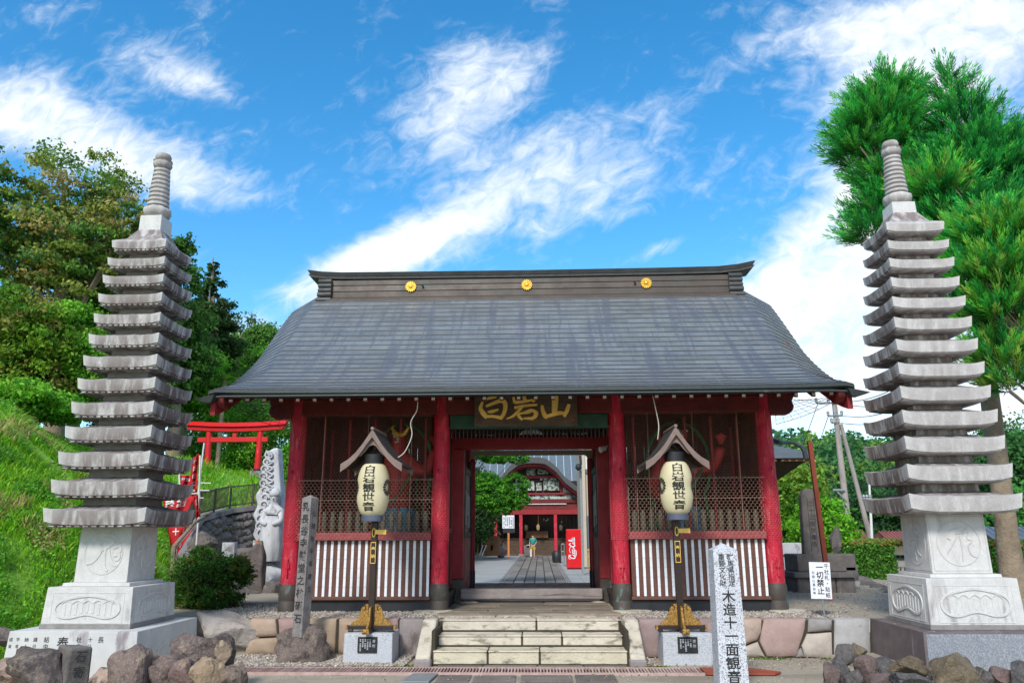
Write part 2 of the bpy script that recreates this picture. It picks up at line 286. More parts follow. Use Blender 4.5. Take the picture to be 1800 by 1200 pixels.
def obj(name, mb, mats, parent=None, smooth=False, bevel=0., dirt=None, loc=None, sub=0):
    me = bpy.data.meshes.new(name); o = bpy.data.objects.new(name, me); col.objects.link(o)
    off = wloc(parent) if parent else Vector(loc or (0, 0, 0))
    if loc is not None and parent is None: o.location = off
    V = [(v[0]-off.x, v[1]-off.y, v[2]-off.z) for v in mb.V]
    me.from_pydata(V, [], mb.F)
    if not isinstance(mats, (list, tuple)): mats = [mats]
    for m in mats: me.materials.append(m)
    if len(mats) > 1: me.polygons.foreach_set('material_index', mb.M)
    if any(c is not None for c in mb.C):
        ca = me.color_attributes.new('Col', 'FLOAT_COLOR', 'CORNER'); d = []
        for f, c in zip(mb.F, mb.C): d += list((*(c or (1, 1, 1)), 1))*len(f)
        ca.data.foreach_set('color', d)
    elif any(('Col' in [n.layer_name for n in m.node_tree.nodes if n.bl_idname == 'ShaderNodeVertexColor']) for m in mats):
        ca = me.color_attributes.new('Col', 'FLOAT_COLOR', 'POINT'); ca.data.foreach_set('color', [1.]*(4*len(V)))
    if any(('Dirt' in [n.layer_name for n in m.node_tree.nodes if n.bl_idname == 'ShaderNodeVertexColor']) for m in mats):
        ca = me.color_attributes.new('Dirt', 'FLOAT_COLOR', 'POINT'); d = []
        for v in mb.V:
            q = dirt(v) if dirt else .6; d += [q, q, q, 1]
        ca.data.foreach_set('color', d)
    me.validate(); me.update()
    if smooth:
        if smooth is True: me.shade_smooth()
        else: me.set_sharp_from_angle(angle=R(smooth)) if False else me.shade_smooth(); me.set_sharp_from_angle(angle=R(40 if smooth is True else smooth))
    if bevel:
        b = o.modifiers.new('bevel', 'BEVEL'); b.width = bevel; b.segments = 2; b.limit_method = 'ANGLE'; b.angle_limit = R(35)
    if sub:
        b = o.modifiers.new('sub', 'SUBSURF'); b.levels = sub; b.render_levels = sub
    if parent: o.parent = parent
    return o
def tag(o, label=None, cat=None, group=None, kind=None):
    if label: o['label'] = label
    if cat: o['category'] = cat
    if group: o['group'] = group
    if kind: o['kind'] = kind
    return o
def thing(name, label, cat, loc=(0, 0, 0), group=None):
    o = bpy.data.objects.new(name, None); o.empty_display_size = .2; col.objects.link(o); o.location = loc
    return tag(o, label, cat, group)
def copy_tree(o, parent=None):
    c = o.copy(); col.objects.link(c)
    if parent: c.parent = parent
    for ch in list(o.children): copy_tree(ch, c)
    return c
# glyphs
_g = {}; _fc = bpy.data.curves.new('glyph', 'FONT'); _fo = bpy.data.objects.new('glyph', _fc); col.objects.link(_fo)
def glyph(ch, off=.0, ext=0., res=2):
    k = (ch, off, ext, res)
    if k not in _g:
        _fc.body = ch; _fc.offset = off; _fc.extrude = ext; _fc.resolution_u = res
        dg = bpy.context.evaluated_depsgraph_get(); dg.update()
        me = bpy.data.meshes.new_from_object(_fo.evaluated_get(dg))
        V = np.array([v.co[:] for v in me.vertices]).reshape(-1, 3); F = [tuple(p.vertices) for p in me.polygons]
        if len(V):
            lo, hi = V.min(0), V.max(0); V[:, 0] -= .5 if ord(ch) > 255 else (lo[0]+hi[0])/2; V[:, 1] -= .38 if ord(ch) > 255 else .35
        _g[k] = (V, F); bpy.data.meshes.remove(me)
    return _g[k]
def write(mb, chars, fn, size, step, off=.01, ext=0., m=0, horiz=False, sy=1., res=2, jit=0.):
    "lay characters down a column (or along a row); fn maps (u right, v up, w out) to the place"
    for i, ch in enumerate(chars):
        if ch == ' ': continue
        V, F = glyph(ch, off, ext, res)
        if not len(V): continue
        a = rnd.uniform(-jit, jit); ca, sa = math.cos(a), math.sin(a)
        P = []
        for x, y, z in V:
            x, y = x*ca-y*sa, x*sa+y*ca
            u, v = x*size, y*size*sy
            if horiz: u += i*step
            else: v -= i*step
            P.append(fn(u, v, z*size))
        mb.add(P, F, m)
    return mb
# fast numpy mesh
def npmesh(name, V, F, colors, mats, parent=None, loc=None):
    me = bpy.data.meshes.new(name); o = bpy.data.objects.new(name, me); col.objects.link(o)
    off = np.array(wloc(parent)) if parent else np.array(loc or (0, 0, 0.))
    if loc is not None and parent is None: o.location = loc
    n = len(V); k = F.shape[1]
    me.vertices.add(n); me.vertices.foreach_set('co', (V-off).astype(np.float32).ravel())
    me.loops.add(F.size); me.loops.foreach_set('vertex_index', F.astype(np.int32).ravel())
    me.polygons.add(len(F)); me.polygons.foreach_set('loop_start', np.arange(0, F.size, k, dtype=np.int32))
    me.update(calc_edges=True)
    ca = me.color_attributes.new('Col', 'FLOAT_COLOR', 'POINT')
    c = np.ones((n, 4), np.float32); c[:, :3] = colors; ca.data.foreach_set('color', c.ravel())
    me.materials.append(mats)
    if parent: o.parent = parent
    return o
def norm(a): return a/np.maximum(np.linalg.norm(a, axis=1, keepdims=True), 1e-9)
def leaves(pos, out, size, colr, rs, asp=.55, updir=.3, rough=.9, bend=.25):
    "rhombus leaves: pos Nx3, out Nx3 outward directions"
    n = len(pos)
    nr = norm(out*.8+rs.normal(0, rough, (n, 3))+np.array([0, 0, updir]))
    t = norm(np.cross(nr, rs.normal(0, 1, (n, 3)))); b = np.cross(nr, t)
    s = size*(rs.uniform(.6, 1.4, (n, 1)))
    v0 = pos-t*s; v2 = pos+t*s; v1 = pos+b*s*asp+nr*s*bend; v3 = pos-b*s*asp+nr*s*bend
    V = np.stack([v0, v1, v2, v3], 1).reshape(-1, 3); F = np.arange(4*n).reshape(n, 4)
    return V, F, np.repeat(colr, 4, 0)
def crown(name, blobs, n, size, pal, parent=None, seed=1, clump=.35, per=60, loc=None, shell=.45, asp=.55, flat=1., updir=.3, label=None):
    rs = np.random.RandomState(seed); blobs = np.array(blobs, float)
    wts = (blobs[:, 3]*blobs[:, 5]+blobs[:, 3]*blobs[:, 4]); wts /= wts.sum()
    nc = max(3, n//per); bi = rs.choice(len(blobs), nc, p=wts); B = blobs[bi]
    d = norm(rs.normal(0, 1, (nc, 3))); r = shell+(1-shell)*rs.uniform(0, 1, (nc, 1))**.6
    C = B[:, :3]+d*r*B[:, 3:6]
    cr = clump*np.mean(B[:, 3:6], 1, keepdims=True)*rs.uniform(.5, 1.3, (nc, 1))
    ci = np.repeat(np.arange(nc), per)
    g = rs.normal(0, .5, (len(ci), 3))*np.array([1, 1, .6*flat]); pos = C[ci]+g*cr[ci]
    out = norm(d[ci]*.6+norm(g+1e-6)*.8)
    pal = np.array(pal); cc = pal[rs.randint(0, len(pal), nc)]*rs.uniform(.75, 1.25, (nc, 1))
    colr = cc[ci]*rs.uniform(.75, 1.25, (len(ci), 1))
    V, F, K = leaves(pos, out, size, colr, rs, asp=asp, updir=updir)
    return npmesh(name, V, F, K, Mt['leaf'], parent, loc), C
def limbs(mb, base, top, r, C, rs, k=14):
    base = Vector(base); top = Vector(top)
    P = [base+(top-base)*t+Vector((rs.uniform(-1, 1), rs.uniform(-1, 1), 0))*.12*r*4*t for t in (0, .2, .45, .7, .88, 1)]
    mb.tube(P, [r*1.25, r, r*.85, r*.6, r*.38, r*.12], 10)
    idx = rs.choice(len(C), min(k, len(C)), replace=False)
    for i in idx:
        c = Vector(C[i]); t = rs.uniform(.3, .9); s = base+(top-base)*t
        m = (s+c)/2+Vector((rs.uniform(-.2, .2), rs.uniform(-.2, .2), .25*r*4))
        mb.tube([s, m, c], [r*.42*(1-t*.5), r*.22, r*.06], 6)
# ================================================================ the gate
ZP = .52                                   # platform level
gate = thing('temple_gate', 'large crimson pillared temple gate with dark shingled roof in the middle', 'gate', (0, 11.6, ZP))
PX = (-3.52, -1.32, 1.32, 3.52)
def pillar(x, y, zt=3.75, rr=.125, shown=True):
    m = MB(); m.lathe([(rr*.99, .82), (rr, 1.3), (rr*.985, 2.2), (rr*.95, zt)], 28, (x, y, 0))
    p = obj('pillar', m, Mt['red'], gate, smooth=50)
    c = MB(); c.lathe([(rr*1.12, ZP-.02), (rr*1.12, .66), (rr*1.10, .665), (rr*1.10, .672), (rr*1.12, .677), (rr*1.11, .865), (rr*1.02, .885), (rr*1.0, .90)], 28, (x, y, 0))
    obj('foot_collar', c, Mt['collar'], p, smooth=50)
    if shown:
        f = MB()
        f.tube([(x-.03*(1 if x < 0 else -1), y-rr-.002, 2.53), (x-.03*(1 if x < 0 else -1), y-rr-.03, 2.50), (x-.0, y-rr-.03, 2.50)], .016, 6)
        f.box(x-.035, x+.03, y-rr-.022, y-rr+.01, 1.12, 1.19); f.tube([(x, y-rr-.02, 1.26), (x, y-rr-.02, 1.0)], .012, 6)
        obj('peg', f, Mt['red'], p)
    return p
for x in PX: pillar(x, 11.6)
for x in PX:
    pillar(x, 15.4, shown=False)
for x in (-3.52, 3.52): pillar(x, 13.5, 5.2, shown=False)
# beams
def beam(name, x0, x1, y0, y1, z0, z1, m, bev=.012, par=gate):
    b = MB(); b.box(x0, x1, y0, y1, z0, z1); return obj(name, b, Mt[m], par, bevel=bev)
beam('tie_beam', -3.64, 3.64, 11.50, 11.70, 3.352, 3.60, 'darkred')
beam('tie_beam', -3.64, 3.64, 15.30, 15.50, 3.352, 3.60, 'darkred')
beam('wall_plate', -4.0, 4.0, 11.49, 11.71, 3.605, 3.80, 'darkred')
beam('wall_plate', -4.0, 4.0, 15.29, 15.51, 3.605, 3.80, 'darkred')
for x in (-3.52, 3.52):
    beam('side_beam', x-.09, x+.09, 11.72, 15.28, 3.36, 3.58, 'darkred')
    s = MB(); d = 1 if x > 0 else -1          # carved nose poking out beyond the corner pillar
    prof = [(0, 0), (.27, .0), (.33, .05), (.36, .12), (.33, .20), (.37, .27), (.30, .33), (0, .33)]
    s.prism([(x+d*(.10+a), 3.31+b) for a, b in prof], 11.51, 11.69, 'y'); obj('beam_nose', s, Mt['darkred'], gate, bevel=.02)
# green hanging band and dark lattice transom over the entrance
beam('green_band', -1.19, 1.19, 11.52, 11.60, 3.13, 3.349, 'green')
m = MB()
for i in range(40): m.box(-1.18+i*.0605, -1.165+i*.0605, 11.62, 11.64, 3.0, 3.3)
obj('transom_bars', m, Mt['darkbrown'], gate)
beam('main_lintel', -1.42, 1.42, 13.05, 13.28, 2.985, 3.19, 'midred', .02)
beam('upper_lintel', -1.42, 1.42, 13.08, 13.25, 3.42, 3.60, 'darkred')
m = MB()    # transom carving
m.box(-1.18, 1.18, 13.15, 13.19, 3.195, 3.415)
obj('transom_board', m, Mt['darkbrown'], gate)
m = MB(); P = []
for i in range(17):
    t = math.pi*i/16; P.append((.02+.24*math.cos(t)*(1+.15*math.cos(2*t)), 3.21+.16*math.sin(t)**.6))
m.prism(P, 13.09, 13.145, 'y'); obj('frog_leg_carving', m, Mt['darkbrown'], gate, bevel=.01)
m = MB()
for sx in (-1, 1):
    for k, (a, b, rr) in enumerate(((.07, .07, .055), (.13, .06, .05), (.075, .125, .03), (.17, .035, .03))):
        m.lathe([(0.001, 0), (rr, 0), (rr*.7, .03), (.001, .035)], 12); n = len(m.V)-48
        for i in range(n, len(m.V)):
            x, y, z = m.V[i]; m.V[i] = (.02+sx*a+x, 13.088-z, 3.21+b+y*.8)
m.box(.0, .04, 13.07, 13.09, 3.22, 3.33)
obj('pale_carving', m, Mt['whitestone'], gate)
m = MB()
for i in range(34):
    x = .42+.55*rnd.random(); m.box(x, x+rnd.uniform(.02, .05), 13.12, 13.14, 3.215+rnd.random()*.02, 3.24+rnd.random()*.03)
for i in range(10):
    x = -.95+.5*rnd.random(); m.box(x, x+rnd.uniform(.02, .04), 13.12, 13.14, 3.215, 3.23+rnd.random()*.02)
obj('pale_carving', m, Mt['whitestone'], gate)
m = MB()   # opening head with rounded corners at the rear frame
P = [(-1.14, 3.12), (-1.14, 2.93)]
for i in range(7):
    t = math.pi/2*i/6; P.append((-1.08+.07-.07*math.cos(t), 2.93+.10*math.sin(t)))
for i in range(7):
    t = math.pi/2*i/6; P.append((1.0+.07*math.sin(t), 2.93+.10*math.cos(t)))
P += [(1.16, 2.93), (1.16, 3.12)]
m.prism(P, 14.62, 14.70, 'y'); obj('rear_head', m, Mt['beige'], gate)
# ceiling boards inside, walls
beam('ceiling', -3.6, 3.6, 11.73, 15.27, 3.62, 3.66, 'darkbrown', 0)
for sx in (-1, 1):
    x = sx*1.32
    # passage walls: front half boards, middle post, rear half
    m = MB()
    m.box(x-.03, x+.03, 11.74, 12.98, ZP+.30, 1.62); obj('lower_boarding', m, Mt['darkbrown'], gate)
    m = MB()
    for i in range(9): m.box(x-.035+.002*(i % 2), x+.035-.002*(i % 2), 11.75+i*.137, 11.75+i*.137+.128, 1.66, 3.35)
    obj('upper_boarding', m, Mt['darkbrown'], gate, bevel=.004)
    m = MB()
    for ya in (12.2, 12.72): m.box(x-.055, x+.055, ya, ya+.08, .82, 3.35)
    m.box(x-.06, x+.06, 11.74, 12.98, 1.60, 1.68)
    obj('frame', m, Mt['midred'], gate, bevel=.006)
    beam('ground_sill', x-.08, x+.08, 11.76, 13.0, ZP-.01, .66, 'black')
    beam('ground_rail', x-.10, x+.10, 11.75, 13.0, .665, .74, 'darkbrown')
    m = MB(); m.box(sx*1.21-.09, sx*1.21+.09, 13.03, 13.24, ZP+.36, 2.98); obj('door_post', m, Mt['midred'], gate, bevel=.01)
    m = MB(); m.box(sx*1.21-.095, sx*1.21+.095, 13.02, 13.25, ZP-.01, ZP+.355); obj('post_foot', m, Mt['collar'], gate, bevel=.01)
    # open leaf of the door, swung back along the passage
    xa = sx*1.145
    m = MB(); m.box(xa-.025, xa+.025, 13.30, 14.50, ZP+.15, 1.52); d = obj('door', m, Mt['midred'], gate, bevel=.006)
    m = MB(); m.box(xa-.03, xa+.03, 13.30, 13.40, 1.522, 2.9); m.box(xa-.03, xa+.03, 14.40, 14.50, 1.522, 2.9)
    m.box(xa-.029, xa+.029, 13.402, 14.398, 2.62, 2.72); m.box(xa-.029, xa+.029, 13.402, 14.398, 1.522, 1.62); obj('door_frame', m, Mt['darkbrown'], d, bevel=.005)
    m = MB(); m.box(xa-.01, xa+.01, 13.402, 14.398, 1.622, 2.618); obj('door_panel', m, Mt['collar'], d)
    m = MB()
    for (ya, yb, za, zb) in ((13.45, 13.75, 1.75, 2.32), (13.8, 14.1, 1.9, 2.28), (14.14, 14.34, 1.7, 2.25)): m.box(xa-sx*.018, xa-sx*.012, ya, yb, za, zb)
    obj('paper_notice', m, Mt['notice'], d)
    m = MB(); m.tube([(sx*1.10, 14.60, ZP+.12), (sx*1.10, 14.60, 2.95)], .05, 12); obj('rear_post', m, Mt['midred'], gate, smooth=50)
    m = MB(); m.tube([(sx*1.10, 14.60, ZP), (sx*1.10, 14.60, ZP+.42)], .058, 12); obj('post_foot', m, Mt['black'], gate, smooth=50)
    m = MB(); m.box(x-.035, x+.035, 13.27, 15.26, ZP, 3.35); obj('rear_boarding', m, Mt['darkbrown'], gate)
    # outer side wall
    xo = sx*3.52
    m = MB(); m.box(xo-.03, xo+.03, 11.76, 15.24, ZP, 3.35); obj('side_wall', m, Mt['darkred'], gate)
    # back wall of the statue bay
    m = MB(); a, b = (sx*1.37, sx*3.47) if sx > 0 else (-3.47, -1.37)
    n = 14
    for i in range(n):
        q = (b-a)/n; m.box(a+i*q+.004, a+(i+1)*q-.004, 13.40+.004*(i % 2), 13.44, ZP, 3.6)
    obj('back_wall', m, Mt['darkred'], gate)
    m = MB(); m.box(a, b, 13.445, 15.26, ZP, ZP+.05); m.box(a, b, 11.9, 13.39, ZP+.1, ZP+.18); obj('bay_floor', m, Mt['darkbrown'], gate)
    m = MB()
    for i in range(5): m.tube([(a+.25+i*.4, 12.0, 1.63), (a+.25+i*.4, 12.0, 3.35)], .022, 6)
    obj('inner_post', m, Mt['midred'], gate)
sl = beam('threshold', -1.14, 1.14, 12.90, 13.10, .575, .735, 'sill', .02)
beam('threshold', -1.05, 1.05, 14.50, 14.66, .60, .72, 'sill', .02)
# front bays
for sx in (-1, 1):
    a, b = (1.46, 3.38) if sx > 0 else (-3.38, -1.46)
    beam('base_board', a-.05, b+.05, 11.53, 11.67, ZP-.01, .675, 'black', .01)
    beam('bottom_rail', a-.02, b+.02, 11.48, 11.70, .68, .725, 'brown', .006)
    m = MB(); nsl = 19; q = (b-a)/nsl
    for i in range(nsl):
        x = a+i*q
        m.box(x, x+q*.60, 11.545, 11.60, .727, 1.508, 0)
        for k in range(6):
            m.box(x+q*.62, x+q*.98, 11.535, 11.58, .728+k*.130, .728+k*.130+.127, 1)
    m.box(a, b, 11.605, 11.63, .73, 1.5, 0)
    obj('slatted_panel', m, [Mt['brown'], Mt['white']], gate)
    beam('top_rail', a-.02, b+.02, 11.46, 11.68, 1.512, 1.625, 'pink', .01)
    m = MB()
    for i in range(15):
        x = a+.08+i*(b-a-.16)/14
        prof = [(.032, 1.627), (.042, 1.65), (.036, 1.69), (.046, 1.73), (.036, 1.78), (.045, 1.83), (.030, 1.87), (.036, 1.90), (.012, 1.93)]
        m.lathe(prof, 8, (x, 11.60, 0))
    obj('baluster_row', m, Mt['iron'], gate, smooth=60)
    m = MB()
    for i in range(3): x = a+.30+i*.66; m.tube([(x, 11.45, 1.64), (x+.01, 11.45, 3.34)], .0045, 5)
    for z in (2.08, 2.37): m.tube([(a-.05, 11.44, z), (b+.05, 11.44, z+.008)], .0045, 5)
    obj('mesh_stay', m, Mt['wire'], gate)
    # hexagonal netting: coarse below, fine above
    def hexnet(x0, x1, z0, z1, cw, ch, r, fn, m):
        nx = int((x1-x0)/cw); nz = int((z1-z0)/(ch))
        for j in range(nz+1):
            for i in range(nx+1):
                o = (j % 2)*cw/2; X = x0+i*cw+o; Z = z0+j*ch
                if X+cw/2 > x1+.001: continue
                p = [(X-cw/2, Z), (X, Z+ch*.34), (X+cw/2, Z)]
                if p[0][0] < x0-.001: p = p[1:]
                jit = lambda a: (a[0]+rnd.uniform(-.0015, .0015), a[1]+rnd.uniform(-.0015, .0015))
                for q0, q1 in zip(p[:-1], p[1:]):
                    m.tube([fn(*jit(q0)), fn(*jit(q1))], r, 3, cap=False)
                c = (X, Z+ch*.34); m.tube([fn(*c), fn(X, Z+ch)], r, 3, cap=False)
    m = MB(); hexnet(a-.03, b+.03, 1.515, 2.36, .060, .040, .0030, lambda x, z: (x, 11.43, z), m)
    hexnet(a-.03, b+.03, 2.37, 3.36, .042, .030, .0014, lambda x, z: (x, 11.42, z), m)
    obj('wire_netting', m, Mt['wire'], gate)
# netting wrapped round the pillars
for x in PX:
    m = MB(); r1 = .131
    hexnet(-.36, .36, 1.50, 2.36, .048, .030, .0032, lambda u, z: (x+r1*math.sin(u/.125), 11.6-r1*math.cos(u/.125), z), m)
    obj('wire_netting', m, Mt['net_pink'], gate)
# ---- roof
from bisect import bisect
PY = [10.12, 10.8, 11.4, 12.2, 12.8, 13.35]; PZ = [3.47, 3.80, 4.20, 4.86, 5.38, 5.80]
_pf = np.polyfit(PY, PZ, 3)
def zr(y): return float(np.polyval(_pf, y))
XV = 4.31
def droop(x, t):
    "t 0 at eave, 1 at ridge; the verge bends down towards its edge"
    xs = 3.87+.40*max(0, 1-t*3.6)**1.5
    a = max(0., (abs(x)-xs)/max(.02, XV-xs)); return -.27*min(1, .15+t*1.6)*a*(a > 0)
def eup(x, t): return .03*max(0, (abs(x)-2.6)/1.7)**2.5*(1-t)**2
def rp(x, y, h=0.):
    t = (y-PY[0])/(PY[-1]-PY[0]); return (x, y, zr(y)+droop(x, t)+eup(x, t)+h)
xs = [-XV, -4.2, -4.1, -4.0, -3.92, -3.85, -3.6, -2.4, -1.2, 0, 1.2, 2.4, 3.6, 3.85, 3.92, 4.0, 4.1, 4.2, XV]
NC = 24
ys = [PY[0]+(PY[-1]-PY[0])*(1-(1-i/NC)**1.0) for i in range(NC+1)]
def roofhalf(back):
    m = MB(); my = lambda p: (p[0], 26.8-p[1], p[2]) if back else p
    for i in range(NC):
        # each course split into metal shingles of slightly different patina
        cuts = sorted(set([-XV, XV]+[x for x in xs if abs(x) > 3.8]+[(-3.85+(k+(i % 2)*.5)*.55) for k in range(15) if -3.8 < -3.85+(k+(i % 2)*.5)*.55 < 3.8]))
        y0, y1 = ys[i], ys[i+1]
        for x0, x1 in zip(cuts[:-1], cuts[1:]):
            h = .026; hh = rnd.uniform(-.0015, .0015); g = rnd.uniform(.86, 1.14); m.c = (g, g, g*rnd.uniform(.97, 1.05))
            a, b = rp(x0, y0-.008, h+.012+hh), rp(x1, y0-.008, h+.012+hh)
            c, d = rp(x1, y1, h-.002), rp(x0, y1, h-.002)
            e, f = rp(x0, y0-.006, -.012), rp(x1, y0-.006, -.012)
            m.add([my(p) for p in (a, b, c, d)], [(0, 1, 2, 3) if not back else (3, 2, 1, 0)])
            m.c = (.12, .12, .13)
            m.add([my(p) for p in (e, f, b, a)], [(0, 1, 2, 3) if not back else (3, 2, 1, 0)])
    m.c = None
    return m
rf = obj('roof', roofhalf(False), Mt['roof'], gate)
obj('roof', roofhalf(True), Mt['roof'], gate)
for back in (0, 1):
    my = lambda p: (p[0], 26.8-p[1], p[2]) if back else p
    # under-boarding and eave edge
    m = MB()
    for i in range(NC):
        for x0, x1 in zip(xs[:-1], xs[1:]):
            m.add([my(rp(x0, ys[i]+.03, -.10)), my(rp(x0, ys[i+1]+.03, -.10)), my(rp(x1, ys[i+1]+.03, -.10)), my(rp(x1, ys[i]+.03, -.10))], [(0, 1, 2, 3) if not back else (3, 2, 1, 0)])
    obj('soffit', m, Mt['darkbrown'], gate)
    m = MB()
    for x0, x1 in zip(xs[:-1], xs[1:]):
        y0 = ys[0]-.004
        b = [rp(x0, y0+.02, -.052), rp(x1, y0+.02, -.052), rp(x1, y0+.20, -.052), rp(x0, y0+.20, -.052)]
        t = [rp(x0, y0, -.022), rp(x1, y0, -.022), rp(x1, y0+.20, -.022), rp(x0, y0+.20, -.022)]
        m.hexa([my(p) for p in b], [my(p) for p in t])
        b = [rp(x0, y0-.03, -.018), rp(x1, y0-.03, -.018), rp(x1, y0+.05, -.018), rp(x0, y0+.05, -.018)]
        t = [rp(x0, y0-.028, .024), rp(x1, y0-.028, .024), rp(x1, y0+.05, .024), rp(x0, y0+.05, .024)]
        m.hexa([my(p) for p in b], [my(p) for p in t])
    obj('eave_edge', m, Mt['roof_edge'], gate)
for sx in (-1, 1):
    m = MB(); pr = []; yy_ = [PY[0]+(13.4-PY[0])*i/16 for i in range(17)]
    full = yy_+[26.8-y for y in yy_[-2::-1]]
    up = []; lo = []; lo2 = []
    for y in full:
        yb = min(y, 26.8-y); p = rp(XV, yb, 0); up.append((y, p[2]-.01)); lo.append((y, p[2]-.11)); lo2.append((y, p[2]-.30+.04*math.sin((yb-10.1)*2)))
    m.prism(up+lo[::-1], sx*(XV-.03), sx*(XV+.012), 'x'); obj('verge_edge', m, Mt['roof_edge'], gate)
    m = MB(); m.prism([(y, z-.003) for y, z in lo]+lo2[::-1], sx*(XV-.10), sx*(XV-.035), 'x'); obj('bargeboard', m, Mt['midred'], gate)
    # carved end of the bargeboard
    m = MB(); P = [(10.12, 3.42), (10.32, 3.47), (10.5, 3.47), (10.52, 3.38), (10.44, 3.32), (10.36, 3.26), (10.28, 3.29), (10.20, 3.26), (10.14, 3.32)]
    m.prism(P, sx*(XV-.20), sx*(XV-.105), 'x'); obj('bargeboard_end', m, Mt['darkred'], gate, bevel=.015)
    m = MB(); g = [(y, z-.10) for y, z in up if 11.5 <= y <= 15.3]; m.prism([(11.5, 3.82)]+g+[(15.3, 3.82)], sx*3.50, sx*3.56, 'x'); obj('gable_board', m, Mt['darkred'], gate)
# rafters with white painted ends
def rafter(x):
    m = MB(); T = .045
    P = [(y, zr(y)-.100) for y in (10.24, 10.8, 11.3, 11.9)]
    m.prism([(y, z) for y, z in P]+[(y, z-.075) for y, z in P[::-1]], x-.026, x+.026, 'x', 0)
    z = P[0][1]; m.box(x-.022, x+.022, 10.222, 10.238, z-.054, z-.022, 1)
    return obj('rafter', m, [Mt['darkred'], Mt['white_wood']], gate, loc=None)
r_0 = rafter(-4.05)
for k in range(1, 36):
    c = r_0.copy(); col.objects.link(c); c.location = (k*.2315, 0, eup(-4.05+k*.2315, 0)*.8)
# gutter
m = MB(); m.tube([(-4.33, 10.05, 3.385), (-4.1, 10.05, 3.402), (0, 10.05, 3.398), (4.0, 10.05, 3.398), (4.3, 10.05, 3.38)], .018, 10)
obj('gutter', m, Mt['roof_edge'], gate, smooth=60)
for sx in (-1, 1):
    m = MB(); m.hexa([(sx*4.22, 9.99, 3.32), (sx*4.30, 9.99, 3.31), (sx*4.30, 10.10, 3.31), (sx*4.22, 10.10, 3.32)], [(sx*4.18, 9.97, 3.42), (sx*4.46, 9.97, 3.36), (sx*4.46, 10.12, 3.36), (sx*4.18, 10.12, 3.42)])
    obj('gutter_outlet', m, Mt['roof_edge'], gate)
# ridge
m = MB(); yc = 13.4
def ring(x0, x1, prof, mm=0):
    P = [(yc-a, z) for a, z in prof]+[(yc+a, z) for a, z in prof[::-1]]; m.prism(P, x0, x1, 'x', mm)
ring(-3.66, 3.68, [(.30, 5.62), (.30, 5.70), (.255, 5.715), (.23, 5.745)])
ring(-3.62, 3.64, [(.21, 5.748), (.205, 5.862)])
ring(-3.62, 3.64, [(.215, 5.865), (.205, 5.975)])
ring(-3.62, 3.64, [(.215, 5.978), (.21, 6.08)])
rg = obj('ridge', m, Mt['ridge'], gate, bevel=.006)
m = MB()
cx_ = [(-3.98, .075), (-3.75, .035), (-3.4, .015), (-2.4, .008), (0, 0), (2.4, .008), (3.4, .02), (3.75, .055), (4.02, .12)]
for (x0, a), (x1, b) in zip(cx_[:-1], cx_[1:]):
    for (w0, w1, z0, z1) in ((.24, .25, 6.085, 6.125), (.26, .30, 6.128, 6.19)):
        e0 = 1; m.hexa([(x0, yc-w0, z0+a*.9), (x1, yc-w0, z0+b*.9), (x1, yc+w0, z0+b*.9), (x0, yc+w0, z0+a*.9)], [(x0-(.04 if x0 < -3.9 else 0), yc-w1, z1+a), (x1+(.04 if x1 > 3.9 else 0), yc-w1, z1+b), (x1+(.04 if x1 > 3.9 else 0), yc+w1, z1+b), (x0-(.04 if x0 < -3.9 else 0), yc+w1, z1+a)])
obj('ridge_cap', m, Mt['ridge_tile'], rg)
for sx in (-1, 1):
    m = MB(); xe = sx*3.70
    for k, (z, rr) in enumerate(((5.63, .055), (5.70, .055), (5.80, .052), (5.88, .052), (5.965, .052), (6.05, .05))):
        w_ = .33-.012*k
        o = .02*(k < 2)
        for yy2 in (yc-.255, yc, yc+.255): m.tube([(xe-sx*.13, yy2, z), (xe+sx*(.10+o*1.5+(.02 if k == 2 else 0)), yy2, z), (xe+sx*(.115+o*1.5), yy2, z)], [rr*.86, rr*.86, rr*.5], 12)
        m.box(min(xe-sx*.12, xe+sx*(.08+o)), max(xe-sx*.12, xe+sx*(.08+o)), yc-.25, yc+.25, z-.04, z+.035)
    obj('ridge_end_tiles', m, Mt['ridge_tile'], rg, smooth=50)
def crest(x):
    m = MB(); y = yc-.225
    for k in range(16):
        t = 2*math.pi*k/16; P = []
        for a, rr in ((-.0, .02), (-.15, .075), (-.11, .094), (0, .102), (.11, .094), (.15, .075)):
            P.append((x+rr*math.cos(t+a), 5.935+rr*math.sin(t+a)))
        m.prism(P, y-.012, y, 'y')
    n = len(m.V); m.lathe([(.001, 0), (.022, 0), (.02, .016), (.001, .02)], 14)
    for i in range(n, len(m.V)): a, b, c = m.V[i]; m.V[i] = (x+a, y-.010-c, 5.935+b)
    n = len(m.V); m.lathe([(.001, 0), (.085, 0), (.085, .002), (.001, .002)], 32)
    for i in range(n, len(m.V)): a, b, c = m.V[i]; m.V[i] = (x+a, y+.004-c, 5.935+b)
    return obj('gold_crest', m, Mt['gold'], rg)
for x in (-2.13, -.03, 2.11): crest(x)
for x in (-1.9, 1.92):
    m = MB(); m.tube([(x, yc-.21, 5.93), (x-.02, yc-.26, 5.95)], .012, 6); m.tube([(x-.04, yc-.26, 5.955), (x, yc-.26, 5.945)], .014, 6); obj('fitting', m, Mt['black'], rg)
